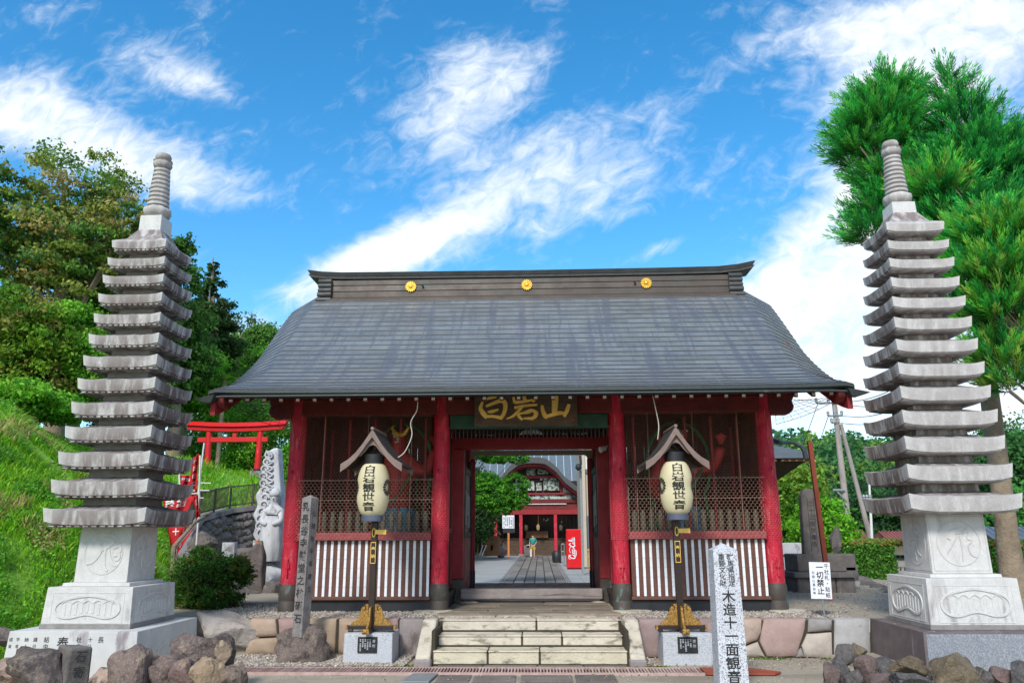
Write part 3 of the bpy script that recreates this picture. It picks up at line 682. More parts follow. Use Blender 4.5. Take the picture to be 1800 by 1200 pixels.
# loose bird netting hanging out from under the gable ends
for sx in (-1, 1):
    m = MB(); A = Vector((sx*3.62, 11.3, 3.13)); B = Vector((sx*4.30, 10.35, 3.40)); Cc = Vector((sx*3.62, 11.3, 3.50)); Dd = Vector((sx*4.30, 12.0, 3.6))
    for k in range(9):
        t = k/8; p = A.lerp(B, t)-Vector((0, 0, .05*math.sin(math.pi*t))); q = Cc.lerp(Dd, t); m.tube([p, p.lerp(q, .5)-Vector((0, 0, .02)), q], .003, 4)
    for k in range(7):
        t = k/6; P = []
        for j in range(6):
            s_ = j/5; p = A.lerp(B, s_)-Vector((0, 0, .05*math.sin(math.pi*s_))); q = Cc.lerp(Dd, s_); P.append(p.lerp(q, t))
        m.tube(P, .004 if k in (0, 6) else .0025, 4)
    obj('bird_netting', m, Mt['wire2'], gate)
# lamp on the right inside
m = MB(); m.tube([(1.23, 12.55, 2.93), (1.14, 12.50, 2.90)], [.035, .05], 10); m.tube([(1.27, 12.6, 2.98), (1.23, 12.55, 2.94)], .015, 6)
obj('spot_lamp', m, Mt['white_wood'], gate)

# ---- name plaque: three gilt characters, read right to left
pl = thing('name_plaque', 'dark wooden plaque with three large gold characters hanging over the gate entrance', 'sign', (0, 11.35, 3.13))
m = MB(); m.box(-.80, .725, 11.36, 11.40, 3.135, 3.345); T = None
m = MB(); m.hexa([(-.80, 11.33, 3.135), (.725, 11.33, 3.135), (.725, 11.39, 3.135), (-.80, 11.39, 3.135)], [(-.80, 11.24, 3.68), (.725, 11.24, 3.68), (.725, 11.30, 3.68), (-.80, 11.30, 3.68)])
obj('board', m, Mt['plaque'], pl, bevel=.004)
m = MB()
def pf(cx, ax=1.):
    return lambda u, v, w: (cx+u*ax, 11.328-(3.40+v-3.135)*.165-w-.004, 3.40+v)
K_ = 7.826
BR = [([(500, 100), (470, 130), (400, 152), (318, 178)], (50, 60, 45, 14)), ([(300, 205), (272, 290), (310, 360), (360, 415)], (30, 60, 75, 60)), ([(345, 265), (450, 222), (545, 190), (605, 215), (610, 300), (580, 380), (545, 435)], (34, 50, 60, 70, 62, 58, 40)),
      ([(368, 340), (430, 332), (520, 305)], (24, 55, 26)), ([(340, 400), (440, 398), (560, 418)], (50, 42, 60)),
      ([(722, 140), (742, 215)], (34, 50)), ([(862, 95), (885, 200)], (44, 60)), ([(1055, 108), (1025, 165), (985, 205)], (34, 50, 30)), ([(738, 212), (850, 203), (990, 178)], (50, 46, 30)), ([(735, 285), (870, 258), (1050, 243)], (46, 44, 34)),
      ([(840, 270), (760, 360), (700, 405), (625, 432)], (46, 48, 38, 14)), ([(770, 340), (800, 400), (850, 445)], (30, 50, 30)), ([(800, 365), (880, 345), (970, 318), (1035, 350), (1020, 400), (960, 440)], (28, 36, 48, 60, 58, 34)), ([(860, 425), (930, 425), (1000, 425)], (24, 44, 40)), ([(855, 360), (900, 352), (960, 345)], (20, 34, 22)),
      ([(1298, 92), (1296, 200), (1290, 300), (1288, 372)], (96, 92, 84, 78)), ([(1118, 250), (1128, 320), (1160, 390), (1190, 420)], (40, 60, 70, 40)), ([(1170, 405), (1270, 372), (1360, 352), (1420, 362)], (44, 60, 62, 44)), ([(1490, 235), (1458, 320), (1420, 405)], (50, 66, 44))]
for P_, W_ in BR:
    Q_ = []; Wq = []
    n_ = len(P_)
    for i in range(n_-1):
        p0, p1, p2, p3 = [Vector((*P_[max(0, min(n_-1, i+d))], 0)) for d in (-1, 0, 1, 2)]
        for k in range(5):
            t = k/5; Q_.append(.5*((2*p1)+(p2-p0)*t+(2*p0-5*p1+4*p2-p3)*t*t+(3*p1-p0-3*p2+p3)*t**3)); Wq.append(W_[i]*(1-t)+W_[i+1]*t)
    Q_.append(Vector((*P_[-1], 0))); Wq.append(W_[-1])
    pts_ = []
    for q in Q_:
        w3 = at(810+q.x/K_, 680+q.y/K_, 11.28); pts_.append((w3.x, 11.326-(w3.z-3.135)*.165, w3.z))
    m.strip(pts_, [w_*.0082/K_*1.02 for w_ in Wq], nrm=(0, -1, -.16), th=.014)
m2 = obj('gold_characters', m, Mt['gold_letter'], pl)
m = MB()
for dx, dz in ((0, 0), (.014, .001), (.028, 0), (0, .014), (.014, .016), (.028, .012)): m.box(.64+dx, .65+dx, 11.31, 11.322, 3.215+dz, 3.226+dz)
obj('seal', m, Mt['vermilion'], pl)
m = MB(); m.box(-1.19, 1.19, 11.328, 11.345, 3.118, 3.133); obj('green_strip', m, Mt['green'], pl)

# ---- guardian statues behind the netting
def skin(name, V, E, Rr, m, parent, sub=2, root=0):
    me = bpy.data.meshes.new(name); off = wloc(parent)
    me.from_pydata([tuple(Vector(v)-off) for v in V], E, []); o = bpy.data.objects.new(name, me); col.objects.link(o); o.parent = parent
    o.modifiers.new('skin', 'SKIN').use_smooth_shade = True
    for i, r in enumerate(Rr):
        s = me.skin_vertices[0].data[i]; s.radius = (r, r) if not isinstance(r, tuple) else r; s.use_root = (i == root)
    b = o.modifiers.new('sub', 'SUBSURF'); b.levels = sub; b.render_levels = sub
    me.materials.append(m)
    if any(n.bl_idname == 'ShaderNodeVertexColor' for n in m.node_tree.nodes): pass
    return o
def guardian(x, s, lab):
    "s=+1: his right arm raised to image right"
    y = 12.62; t = thing('guardian_statue', lab, 'statue', (x, y, ZP+.18)); z0 = .95
    V = [(x, y, z0+.95), (x, y, z0+1.25), (x, y, z0+1.55), (x, y-.02, z0+1.80), (x, y-.05, z0+1.98), (x+s*.02, y-.10, z0+2.14), (x+s*.02, y-.08, z0+2.27),
         (x-.30, y, z0+1.68), (x-.48, y-.08, z0+1.40), (x-.40, y-.30, z0+1.20), (x-.34, y-.38, z0+1.15),
         (x+.30, y, z0+1.68), (x+.50, y-.08, z0+1.62), (x+.62, y-.18, z0+1.88), (x+.63, y-.22, z0+1.98),
         (x-.16, y, z0+.65), (x-.24, y-.05, z0+.30), (x-.26, y, z0-.10), (x-.28, y-.12, z0-.16),
         (x+.16, y, z0+.65), (x+.22, y-.05, z0+.30), (x+.24, y, z0-.10), (x+.26, y-.12, z0-.16)]
    if s < 0: V = [(2*x-a, b, c) for a, b, c in V]
    E = [(0, 1), (1, 2), (2, 3), (3, 4), (4, 5), (5, 6), (3, 7), (7, 8), (8, 9), (9, 10), (3, 11), (11, 12), (12, 13), (13, 14), (0, 15), (15, 16), (16, 17), (17, 18), (0, 19), (19, 20), (20, 21), (21, 22)]
    Rr = [.22, .20, .25, .20, .09, .14, .12, .13, .11, .09, .085, .13, .11, .09, .10, .15, .12, .08, .07, .15, .12, .08, .07]
    b = skin('body', V, E, Rr, Mt['nio_red'], t)
    m = MB(); hx, hy, hz = x+s*.02, y-.22, z0+2.16
    for e in (-1, 1):
        m.lathe([(.001, -.03), (.022, -.02), (.03, 0), (.022, .02), (.001, .03)], 10, (hx+e*.055, hy-.005, hz+.03))
        m.tube([(hx+e*.02, hy-.015, hz+.065), (hx+e*.06, hy-.015, hz+.095), (hx+e*.10, hy+.01, hz+.07)], .016, 6)
    m.tube([(hx, hy-.0, hz+.05), (hx, hy-.05, hz-.01), (hx, hy-.02, hz-.03)], [.015, .03, .02], 8)
    m.tube([(hx-.05, hy-.005, hz-.07), (hx, hy-.02, hz-.06), (hx+.05, hy-.005, hz-.07)], .014, 6)
    obj('face', m, Mt['white_wood'], b)
    m = MB(); m.lathe([(.05, 0), (.09, .03), (.07, .08), (.04, .12), (.05, .15), (.001, .19)], 12, (hx, hy+.12, z0+2.30)); obj('topknot', m, Mt['hair'], b, smooth=60)
    m = MB()   # spread fingers of the raised hand, knuckled fist of the other
    hxx = x+s*.63
    for k in range(5):
        a = (-.5+k*.25); m.tube([(hxx, y-.24, z0+2.02), (hxx+.11*math.sin(a), y-.27, z0+2.10+.03*math.cos(a)), (hxx+.17*math.sin(a), y-.30, z0+2.18-.02*abs(k-2))], [.032, .026, .018], 7)
    for k in range(4): m.tube([(x-s*.34+.03*(k-1.5), y-.42, z0+1.19), (x-s*.34+.03*(k-1.5), y-.48, z0+1.15), (x-s*.34+.03*(k-1.5), y-.44, z0+1.09)], .022, 7)
    obj('hands', m, Mt['nio_red'], b, smooth=60)
    m = MB()   # skirt with folds
    m.lathe([(.27, z0+1.05), (.30, z0+.95), (.33, z0+.7), (.40, z0+.35), (.44, z0+.22)], 40, (x, y, 0), fn=lambda a, z: 1+.06*math.sin(a*9+z*5))
    obj('skirt', m, Mt['nio_blue'], t, smooth=70)
    m = MB()   # floating scarf looping over the head
    P = []
    for i in range(21):
        a = -math.pi*.22+math.pi*1.44*i/20; P.append((x+.02+.52*math.cos(a), y+.20, z0+1.72+.72*math.sin(a)))
    P = [(x+.62, y-.1, z0+.55), (x+.42, y+.0, z0+.9)]+P+[(x-.50, y, z0+.9), (x-.68, y-.12, z0+.5)]
    m.tube(P, .045, 8, flat=.4); m.tube([(x+.30, y-.32, z0+1.62), (x+.05, y-.36, z0+1.2), (x-.35, y-.35, z0+.98), (x-.5, y-.3, z0+.7)], .05, 8, flat=.4)
    obj('scarf', m, Mt['nio_green'], t, smooth=60)
    m = MB(); m.lathe([(.55, ZP+.18), (.50, .78), (.42, .86), (.001, .87)], 14, (x, y, 0), fn=lambda a, z: 1+.12*math.sin(a*3)+.06*math.sin(a*7)); obj('rock_base', m, Mt['darkstone'], t)
    return t
g1 = guardian(-2.15, 1, 'red guardian statue behind the netting of the bay left of the entrance')
g2 = guardian(2.42, 1, 'red guardian statue behind the netting of the bay right of the entrance')
orn = MB()   # gilt butterfly-shaped fitting over the left statue
for sx in (-1, 1): orn.tube([(-2.03, 12.0, 3.10), (-2.03+sx*.07, 12.0, 3.13), (-2.03+sx*.13, 12.0, 3.22), (-2.03+sx*.10, 12.0, 3.26)], [.03, .04, .025, .01], 8)
tag(obj('gilt_ornament', orn, Mt['gold'], loc=(-2.03, 12.0, 3.1)), 'small gilt wing shaped ornament hanging at the top of the left bay', 'ornament')
# ================================================================ ground
def sstep(x, a, b):
    t = min(1, max(0, (x-a)/(b-a))); return t*t*(3-2*t)
GZ = .05
def gh(x, y):
    if y < 10.63: return GZ
    hi = .505 if y < 15.5 else .505-.505*sstep(y, 15.5, 40)
    if abs(x) < 3.3 and y < 15.8: return .505
    m = sstep(x, 3.0+max(0, y-16)*.06, 4.6+max(0, y-16)*.1) if x > 0 else sstep(-x, 3.0, 4.2)
    if y < 15.8: m = 1
    return hi*m
def axis(parts):
    r = []
    for a, b, s in parts: r += list(np.arange(a, b, s))
    return sorted(set(round(v, 4) for v in r))
gx = axis([(-900, -100, 100), (-100, -20, 10), (-20, -6, 1), (-6, 8, .2), (8, 30, 1), (30, 100, 10), (100, 901, 100)])
gy = axis([(-100, 0, 10), (0, 10, 1), (10, 10.6, .3), (10.62, 10.625, 1), (10.64, 10.645, 1), (10.8, 16, .2), (16, 30, .5), (30, 60, 2), (60, 200, 20), (200, 1500, 100)])
V = [(x, y, gh(x, y)+(.008*noise.noise(Vector((x*2.1, y*2.1, 0))) if y < 10.5 else 0)) for y in gy for x in gx]; nx = len(gx)
m = MB(); m.V = V; m.F = [(j*nx+i, j*nx+i+1, (j+1)*nx+i+1, (j+1)*nx+i) for j in range(len(gy)-1) for i in range(nx-1)]; m.M = [0]*len(m.F); m.C = [None]*len(m.F)
tag(obj('ground', m, Mt['sand'], smooth=30), kind='structure')
# courtyard sheet seen through the gate
m = MB(); m.add([(-14, 15.9, .03), (2.9, 15.9, .03), (4.0, 34, .03), (10, 60, .03), (-14, 75, .03)], [(0, 1, 2, 3, 4)])
tag(obj('courtyard', m, Mt['asphalt']), kind='structure')
# approach path of long paving stones
m = MB(); y = 15.95; pb = MB(); pb.add([(-1.06, 15.92, .036), (.98, 15.92, .036), (.98, 54.5, .036), (-1.06, 54.5, .036)], [(0, 1, 2, 3)])
tag(obj('path_bed', pb, Mt['joint']), kind='structure')
while y < 54:
    L = rnd.uniform(1.5, 2.6); ws = [0]+[.28+rnd.uniform(-.04, .04)+i*.365 for i in range(5)]+[2.04]; ws = [0, .34, .68, 1.02, 1.36, 1.70, 2.04]
    for i in range(len(ws)-1):
        g = rnd.uniform(.75, 1.2); m.c = (g, g*.97, g*.93); yo = rnd.uniform(-.25, .25)
        m.box(-1.06+ws[i]+.02, -1.06+ws[i+1]-.02, y+.03+yo, y+L-.02+yo, .03, .052+rnd.uniform(-.003, .003))
    y += L
m.c = None
tag(obj('path', m, Mt['paving'], bevel=.006), kind='structure')
m = MB()
for sx, w_ in ((-1, .10), (1, .13)):
    for k in range(20): m.box((-.04+sx*1.12)-w_/2, (-.04+sx*1.12)+w_/2, 16+k*1.93, 16+k*1.93+1.9, .02, .056)
tag(obj('path_kerb', m, Mt['concrete'], bevel=.006), kind='structure')
m = MB(); m.c = (1.5, 1.5, 1.55)
for i in range(9):
    for j in range(26): m.box(1.15+i*.42, 1.15+i*.42+.41, 16+j*.72, 16+j*.72+.70, .028, .046)
m.c = None
tag(obj('side_paving', m, Mt['asphalt']), kind='structure')
# entry flagstones between steps and gate, and through the passage
m = MB(); yy0 = 10.82
for row, (dy, cuts) in enumerate(((.20, (-1.24, -.45, .02, .9, 1.2)), (.22, (-1.3, -.72, .1, 1.26)), (.26, (-1.3, -.2, .55, 1.28)), (.30, (-1.22, -.6, .3, 1.22)), (.34, (-1.2, .05, 1.2)), (.36, (-1.2, -.5, .6, 1.2)), (.38, (-1.2, .2, 1.2)))):
    for a, b in zip(cuts[:-1], cuts[1:]):
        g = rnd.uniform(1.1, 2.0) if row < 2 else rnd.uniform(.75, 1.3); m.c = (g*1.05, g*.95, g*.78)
        z = .53+rnd.uniform(-.004, .006)
        p = [(a+.012, yy0+.01+rnd.uniform(0, .012)), (b-.012, yy0+.01+rnd.uniform(0, .012)), (b-.012+rnd.uniform(-.02, .0), yy0+dy-.01), (a+.012, yy0+dy-.01)]
        m.prism(p, .47, z, 'z')
    yy0 += dy
m.c = None
tag(obj('flagstones', m, Mt['paving'], bevel=.01), kind='structure')
m = MB()
m.box(-1.25, 1.22, 12.9, 15.6, .40, .512)
tag(obj('passage_floor', m, Mt['concrete']), kind='structure')
m = MB()
for (x, y_, sx_, sy_) in ((-1.42, 11.55, .30, .2), (-1.02, 12.86, .16, .06), (1.42, 11.55, .3, .2), (1.05, 12.86, .12, .06), (3.6, 11.55, .28, .2)):
    m.lathe([(sx_, -.05), (sx_*.95, .025), (sx_*.7, .035), (.001, .037)], 14, (x, y_, .51), fn=lambda a, z: 1+.12*math.sin(a*3+1))
tag(obj('footing_stones', m, Mt['cream']), kind='structure')
# dark stone strip at the foot of the steps and in front of the drain
m = MB(); x = -1.1
for a, b in ((-1.1, -.55), (-.54, .1), (.11, .65), (.66, 1.18)):
    g = rnd.uniform(.6, .95); m.c = (g*1.1, g, g*.95); m.box(a, b-.01, 9.72, 9.89, .02, .068)
for a, b in ((-1.0, -.62), (-.60, -.12), (-.08, .50), (.52, .98)):
    for (ya, yb) in ((7.8, 8.3), (8.32, 8.85), (8.87, 9.28)):
        g = rnd.uniform(.55, .9); m.c = (g*1.1, g, g*.95); m.box(a, b-.015, ya, yb-.015, .02, .064+rnd.uniform(-.003, .003))
m.c = None
tag(obj('forecourt_paving', m, Mt['paving'], bevel=.006), kind='structure')

# ---- pebbles
def pebbles(name, areas, lab):
    rs = np.random.RandomState(5); P = []; S = []
    for (poly, n, zf, s0) in areas:
        x0, x1, y0, y1 = poly
        q = rs.uniform(0, 1, (n, 2)); X = x0+(x1-x0)*q[:, 0]; Y = y0+(y1-y0)*q[:, 1]
        Z = np.array([zf(a, b) for a, b in zip(X, Y)])+rs.uniform(-.004, .012, n); k = Z > -90
        P.append(np.stack([X, Y, Z], 1)[k]); S.append((s0*rs.uniform(.5, 1.5, n))[k])
    P = np.concatenate(P); S = np.concatenate(S); n = len(P)
    base = np.array([(1, 0, 0), (0, 1, 0), (-1, 0, 0), (0, -1, 0), (0, 0, 1), (0, 0, -1)], float); F0 = np.array([(0, 1, 4), (1, 2, 4), (2, 3, 4), (3, 0, 4), (1, 0, 5), (2, 1, 5), (3, 2, 5), (0, 3, 5)])
    an = rs.uniform(0, 6.28, n); c, s_ = np.cos(an), np.sin(an); sc = np.stack([rs.uniform(.7, 1.3, n), rs.uniform(.6, 1.1, n), rs.uniform(.45, .8, n)], 1)*S[:, None]
    B = base[None]*sc[:, None]*(1+rs.uniform(-.2, .2, (n, 6, 3))); X = B[..., 0]*c[:, None]-B[..., 1]*s_[:, None]; Y = B[..., 0]*s_[:, None]+B[..., 1]*c[:, None]
    V = np.stack([X, Y, B[..., 2]], 2)+P[:, None]; F = F0[None]+6*np.arange(n)[:, None, None]
    pal = np.array([(.42, .36, .29), (.33, .28, .23), (.50, .43, .34), (.25, .21, .18), (.38, .34, .31), (.56, .50, .42)])
    colr = pal[rs.randint(0, 6, n)]*rs.uniform(.75, 1.2, (n, 1))
    return tag(npmesh(name, V.reshape(-1, 3), F.reshape(-1, 3), np.repeat(colr, 6, 0), Mt['pebble']), lab, 'gravel', kind='stuff')
def zplat(x, y):
    if -1.3 < x < 1.26 and y > 10.8: return -99
    if x > 3.4 and y > 11.2+.25*math.sin(x*3)+(4.6-x)*1.1: return -99
    return .515
pebbles('gravel', [((-4.35, 4.2, 10.72, 11.53), 13000, zplat, .016), ((3.66, 4.6, 11.5, 13.6), 2500, zplat, .017), ((-4.6, -3.66, 11.5, 13.0), 2500, lambda x, y: .515, .017),
                   ((-3.75, -1.5, 9.80, 10.62), 7500, lambda x, y: -99 if (abs(x+1.98) < .33 and y > 10) else GZ+.015+.05*max(0, (y-10.2)), .017), ((1.35, 1.55, 9.9, 10.5), 120, lambda x, y: GZ+.01, .015), ((-4.2, 4.2, 7.5, 9.25), 1300, lambda x, y: GZ+.010, .008), ((1.5, 4.6, 9.7, 10.53), 900, lambda x, y: GZ+.010, .009), ((4.0, 9, 11, 18), 2500, lambda x, y: gh(x, y)+.008, .012)], 'loose gravel around the gate')
m = MB()
rs = np.random.RandomState(3)
P = []
for (cx_, cy_, r_, n_) in ((-1.55, 9.83, .16, 160), (1.40, 9.80, .14, 160), (1.2, 9.42, .3, 160), (3.0, 10.46, .12, 120), (3.9, 10.46, .05, 120), (3.78, 10.44, .05, 100)):
    P.append(np.stack([rs.normal(cx_, r_, n_), rs.normal(cy_, r_*.25, n_), np.full(n_, GZ+.012)], 1))
P = np.concatenate(P); V, F, K = leaves(P, np.tile([0, 0, 1.], (len(P), 1)), .018, np.array([(.10, .19, .02)])*rs.uniform(.5, 1.4, (len(P), 1)), rs)
tag(npmesh('moss', V, F, K, Mt['leaf']), 'tufts of moss on the forecourt', 'moss', kind='stuff')

# ---- stone steps
st = thing('stone_steps', 'three cream stone steps with sloping side stones leading up to the gate', 'steps', (0, 10.3, GZ))
rows = [(9.90, .075, .228, [-1.17, -.50, .13, 1.19]), (10.21, .248, .368, [-1.15, -.09, .41, 1.17]), (10.52, .388, .522, [-1.14, .09, 1.16])]
for k, (yf, zb, zt, cuts) in enumerate(rows):
    for a, b in zip(cuts[:-1], cuts[1:]):
        m = MB(); g = rnd.uniform(.92, 1.08); m.c = (g, g, g*(1.02 if k else .92)); m.box(a+.012, b-.012, yf, yf+(.32 if k < 2 else .29), zb, zt-.022); m.box(a+.006, b-.006, yf-.012, yf+(.325 if k < 2 else .28), zt-.021, zt); obj('step_block', m, Mt['cream'], st, bevel=.010)
m = MB()
for k, (yf, zb, zt, cuts) in enumerate(rows): m.box(cuts[0]-.03, cuts[-1]+.03, yf+.012, yf+.30, zb-.10, zt-.03)
m.box(-1.19, -1.145, 9.93, 10.6, .02, .45); m.box(1.17, 1.21, 9.93, 10.6, .02, .45)
obj('joint_fill', m, Mt['joint'], st)
for sx in (-1, 1):
    m = MB(); xa, xb = (sx*1.20+.01, sx*1.38+.01); xa, xb = min(xa, xb), max(xa, xb)
    m.prism([(9.82, .02), (9.82, .17), (10.42, .53), (10.74, .53), (10.74, .02)], xa, xb, 'x'); c = obj('cheek_stone', m, Mt['cream'], st, bevel=.022)
    m = MB(); m.box(xa-.012, xb+.012, 9.79, 10.02, .0, .14); obj('cheek_foot', m, Mt['concrete'], st, bevel=.02)

# ---- retaining wall of cut stones under the gate
wl = thing('retaining_wall', 'low wall of large fitted pinkish and grey stones below the gate', 'wall', (0, 10.6, GZ))
YW = 10.56
def wq(px, py): p = at(px, py, YW); return (p.x, max(GZ-.03, min(.525, p.z)))
def stone(poly, c, depth=.05, m_='wallstone', bulge=.03):
    P = [wq(*p) for p in poly]; cxx = sum(p[0] for p in P)/len(P); czz = sum(p[1] for p in P)/len(P)
    # subdivide the outline, wobble it, and bulge the face
    Q = []
    for i in range(len(P)):
        a, b = P[i], P[(i+1) % len(P)]; n = max(2, int(math.hypot(a[0]-b[0], a[1]-b[1])/.07))
        for k in range(n):
            t = k/n; x, z = a[0]+(b[0]-a[0])*t, a[1]+(b[1]-a[1])*t; Q.append((x+.008*noise.noise(Vector((x*9, z*9, 3))), z+.008*noise.noise(Vector((x*9, z*9, 7)))))
    m = MB(); m.c = c; n = len(Q)
    rings = [(1., YW+.16), (1., YW+.012), (.975, YW-.008), (.93, YW-.018), (.6, YW-.018-bulge*.6), (.25, YW-.018-bulge*.8)]
    V = []
    for s_, y in rings:
        for x, z in Q:
            X, Z = cxx+(x-cxx)*s_, czz+(z-czz)*s_; V.append((X, y+bulge*.7*noise.noise(Vector((X*4, Z*4, 1.7))) if s_ < .97 else y, Z))
    F = [tuple(range(n-1, -1, -1))]
    for r_ in range(len(rings)-1):
        for i in range(n): F.append((r_*n+i, r_*n+(i+1) % n, (r_+1)*n+(i+1) % n, (r_+1)*n+i))
    F.append(tuple(range((len(rings)-1)*n, len(rings)*n)))
    # outline orientation decides the facing; recalc below
    m.add(V, F); o = obj('stone', m, Mt[m_], wl, smooth=50)
    import bmesh
    bm = bmesh.new(); bm.from_mesh(o.data); bmesh.ops.recalc_face_normals(bm, faces=bm.faces); bm.to_mesh(o.data); bm.free()
    return o
W = [([(441, 1087), (485, 1087), (488, 1117), (443, 1120)], (.50, .37, .27)), ([(436, 1122), (489, 1120), (490, 1150), (430, 1150)], (.48, .36, .25)),
     ([(489, 1087), (540, 1087), (540, 1150), (493, 1150)], (.43, .29, .26)), ([(542, 1087), (592, 1087), (589, 1150), (542, 1150)], (.45, .34, .23)),
     ([(596, 1087), (640, 1087), (640, 1150), (594, 1150)], (.46, .34, .25)), ([(642, 1087), (700, 1087), (700, 1150), (642, 1150)], (.40, .27, .24)),
     ([(1122, 1087), (1225, 1087), (1232, 1152), (1122, 1156)], (.36, .27, .25)), ([(1228, 1087), (1290, 1087), (1302, 1120), (1285, 1155), (1234, 1155)], (.38, .28, .26)),
     ([(1292, 1087), (1338, 1087), (1338, 1110), (1331, 1124), (1304, 1134)], (.50, .38, .30)), ([(1304, 1137), (1332, 1127), (1345, 1154), (1300, 1156)], (.52, .44, .36)),
     ([(1342, 1087), (1416, 1087), (1415, 1105), (1406, 1132), (1400, 1154), (1348, 1154), (1335, 1125)], (.47, .33, .29)),
     ([(1420, 1087), (1462, 1087), (1462, 1108), (1420, 1110)], (.34, .32, .30)), ([(1418, 1113), (1462, 1111), (1463, 1155), (1414, 1155), (1409, 1134)], (.54, .47, .40)),
     ([(1466, 1087), (1530, 1087), (1530, 1155), (1466, 1155)], (.46, .45, .44)), ([(1402, 1142), (1408, 1138), (1414, 1155), (1398, 1155)], (.30, .28, .26))]
for poly, c in W: stone(poly, c, bulge=.05 if c[0] < .47 and c[2] > .4 else .03)
m = MB(); a, b = at(703, 1087, YW), at(762, 1087, YW); m.box(a.x, -1.37, YW-.03, YW+.14, GZ-.03, .52); obj('concrete_end', m, Mt['concrete'], wl, bevel=.01)
m = MB(); m.box(-3.6, -1.5, YW+.005, YW+.07, GZ-.05, .50); m.box(1.40, 4.66, YW+.005, YW+.07, GZ-.05, .50); m.box(1.22, 1.40, 10.5, YW+.2, GZ-.05, .49); obj('joint_fill', m, Mt['joint'], wl)
def rock(name, lab, c, s, seed, mname='rock', rot=0., par=None, cat='rock', tilt=0., chip=.5, group=None, tint=(1, 1, 1), n=3, sharp=24):
    import bmesh
    mname = {'darkstone': 'darkrock', 'whitestone': 'whiterock'}.get(mname, mname)
    bm = bmesh.new(); bmesh.ops.create_icosphere(bm, subdivisions=n+1, radius=1.)
    o3 = Vector((seed*7.3, seed*3.1, seed*1.7)); rr = random.Random(seed)
    planes = []
    for k in range(int(6+chip*13)):
        d = Vector((rr.gauss(0, 1), rr.gauss(0, 1), rr.gauss(0, .8))).normalized(); planes.append((d, rr.uniform(.50, .86)))
    M3 = Matrix.Rotation(rot, 3, 'Z') @ Matrix.Rotation(tilt, 3, 'Y')
    if chip > .28:      # split, angular rock: the hull of scattered points, lightly roughened
        bm.free(); bm = bmesh.new()
        for k in range(15+int(chip*6)):
            d = Vector((rr.gauss(0, 1), rr.gauss(0, 1), rr.gauss(0, 1))).normalized()*rr.uniform(.82, 1.18); bm.verts.new(d)
        hu = bmesh.ops.convex_hull(bm, input=bm.verts[:]); bmesh.ops.delete(bm, geom=[v for v in bm.verts if not v.link_faces], context='VERTS')
        bmesh.ops.bevel(bm, geom=bm.edges[:], offset=.045, segments=1, affect='EDGES')
        bmesh.ops.triangulate(bm, faces=bm.faces[:])
        for k in range(3):
            bmesh.ops.subdivide_edges(bm, edges=[e for e in bm.edges if e.calc_length() > .12], cuts=1, use_grid_fill=True); bmesh.ops.triangulate(bm, faces=bm.faces[:])
        for v in bm.verts:
            p = v.co*(1+.10*noise.noise(v.co*2.3+o3)+.05*noise.noise(v.co*6+o3)+.03*noise.noise(v.co*14+o3)); v.co = M3 @ Vector((p.x*s[0], p.y*s[1], p.z*s[2]))
        planes = None
    for v in (bm.verts if planes else []):
        p = v.co.copy()
        for d, h in planes:
            q = p.dot(d)
            if q > h: p -= d*(q-h)*.98
        p *= 1+.14*noise.noise(p*1.6+o3)+.08*noise.noise(p*4+o3)+.045*noise.noise(p*9+o3)+.02*noise.noise(p*18+o3)
        v.co = M3 @ Vector((p.x*s[0], p.y*s[1], p.z*s[2]))
    me = bpy.data.meshes.new(name); bm.to_mesh(me); bm.free(); me.shade_smooth(); me.set_sharp_from_angle(angle=R(sharp))
    ca = me.color_attributes.new('Col', 'FLOAT_COLOR', 'POINT'); ca.data.foreach_set('color', [*tint, 1.]*len(me.vertices))
    me.materials.append(Mt[mname]); o = bpy.data.objects.new(name, me); col.objects.link(o); o.location = c
    if par: o.parent = par; o.location = Vector(c)-wloc(par)
    else: tag(o, lab, cat, group)
    return o
p = at(393, 1110, 10.5); rock('boulder', 'big rounded grey green boulder at the left end of the low wall', (p.x-.16, 10.68, .25), (.66, .40, .40), 11, 'darkstone', cat='boulder', tint=(3.0, 2.9, 2.75), chip=.3)

# ---- drain along the forecourt
dr = thing('drain_grating', 'long rusty slotted drain grating running across the forecourt', 'drain', (-.6, 9.6, GZ))
m = MB()
y0, y1 = 9.30, 9.665
m.box(-3.6, 1.98, y0, y0+.012, .05, .083); m.box(-3.6, 1.98, y1-.012, y1, .05, .083)
for i in range(150):
    x = -3.58+i*.0371; g = .75+.5*rnd.random(); m.c = (1.25, 1.3, 1.35) if rnd.random() < .22+.3*(x > 0) else (g, g*.9, g*.9)
    m.box(x, x+.0165, y0+.013, y1-.013, .06, .080)
m.c = None
obj('grating', m, Mt['rust'], dr)
m = MB(); m.box(-3.6, 1.98, y0+.012, y1-.012, .052, .058); obj('channel', m, Mt['black'], dr)
m = MB(); m.prism([(1.99, 9.30), (2.75, 9.28), (2.85, 9.40), (2.60, 9.62), (1.99, 9.665)], .062, .082, 'z')
tag(obj('rusty_plate', m, Mt['orange'], loc=(2.3, 9.6, .06)), 'rusty brown steel plate at the right end of the drain', 'plate')
m = MB(); m.prism([(-1.36, 8.8), (-1.06, 8.8), (-1.02, 9.28), (-1.30, 9.28)], .062, .078, 'z')
tag(obj('steel_cover', m, Mt['steel'], loc=(-1.15, 9.3, .06)), 'pale galvanised cover strip below the drain grating, left of the centre paving', 'cover')

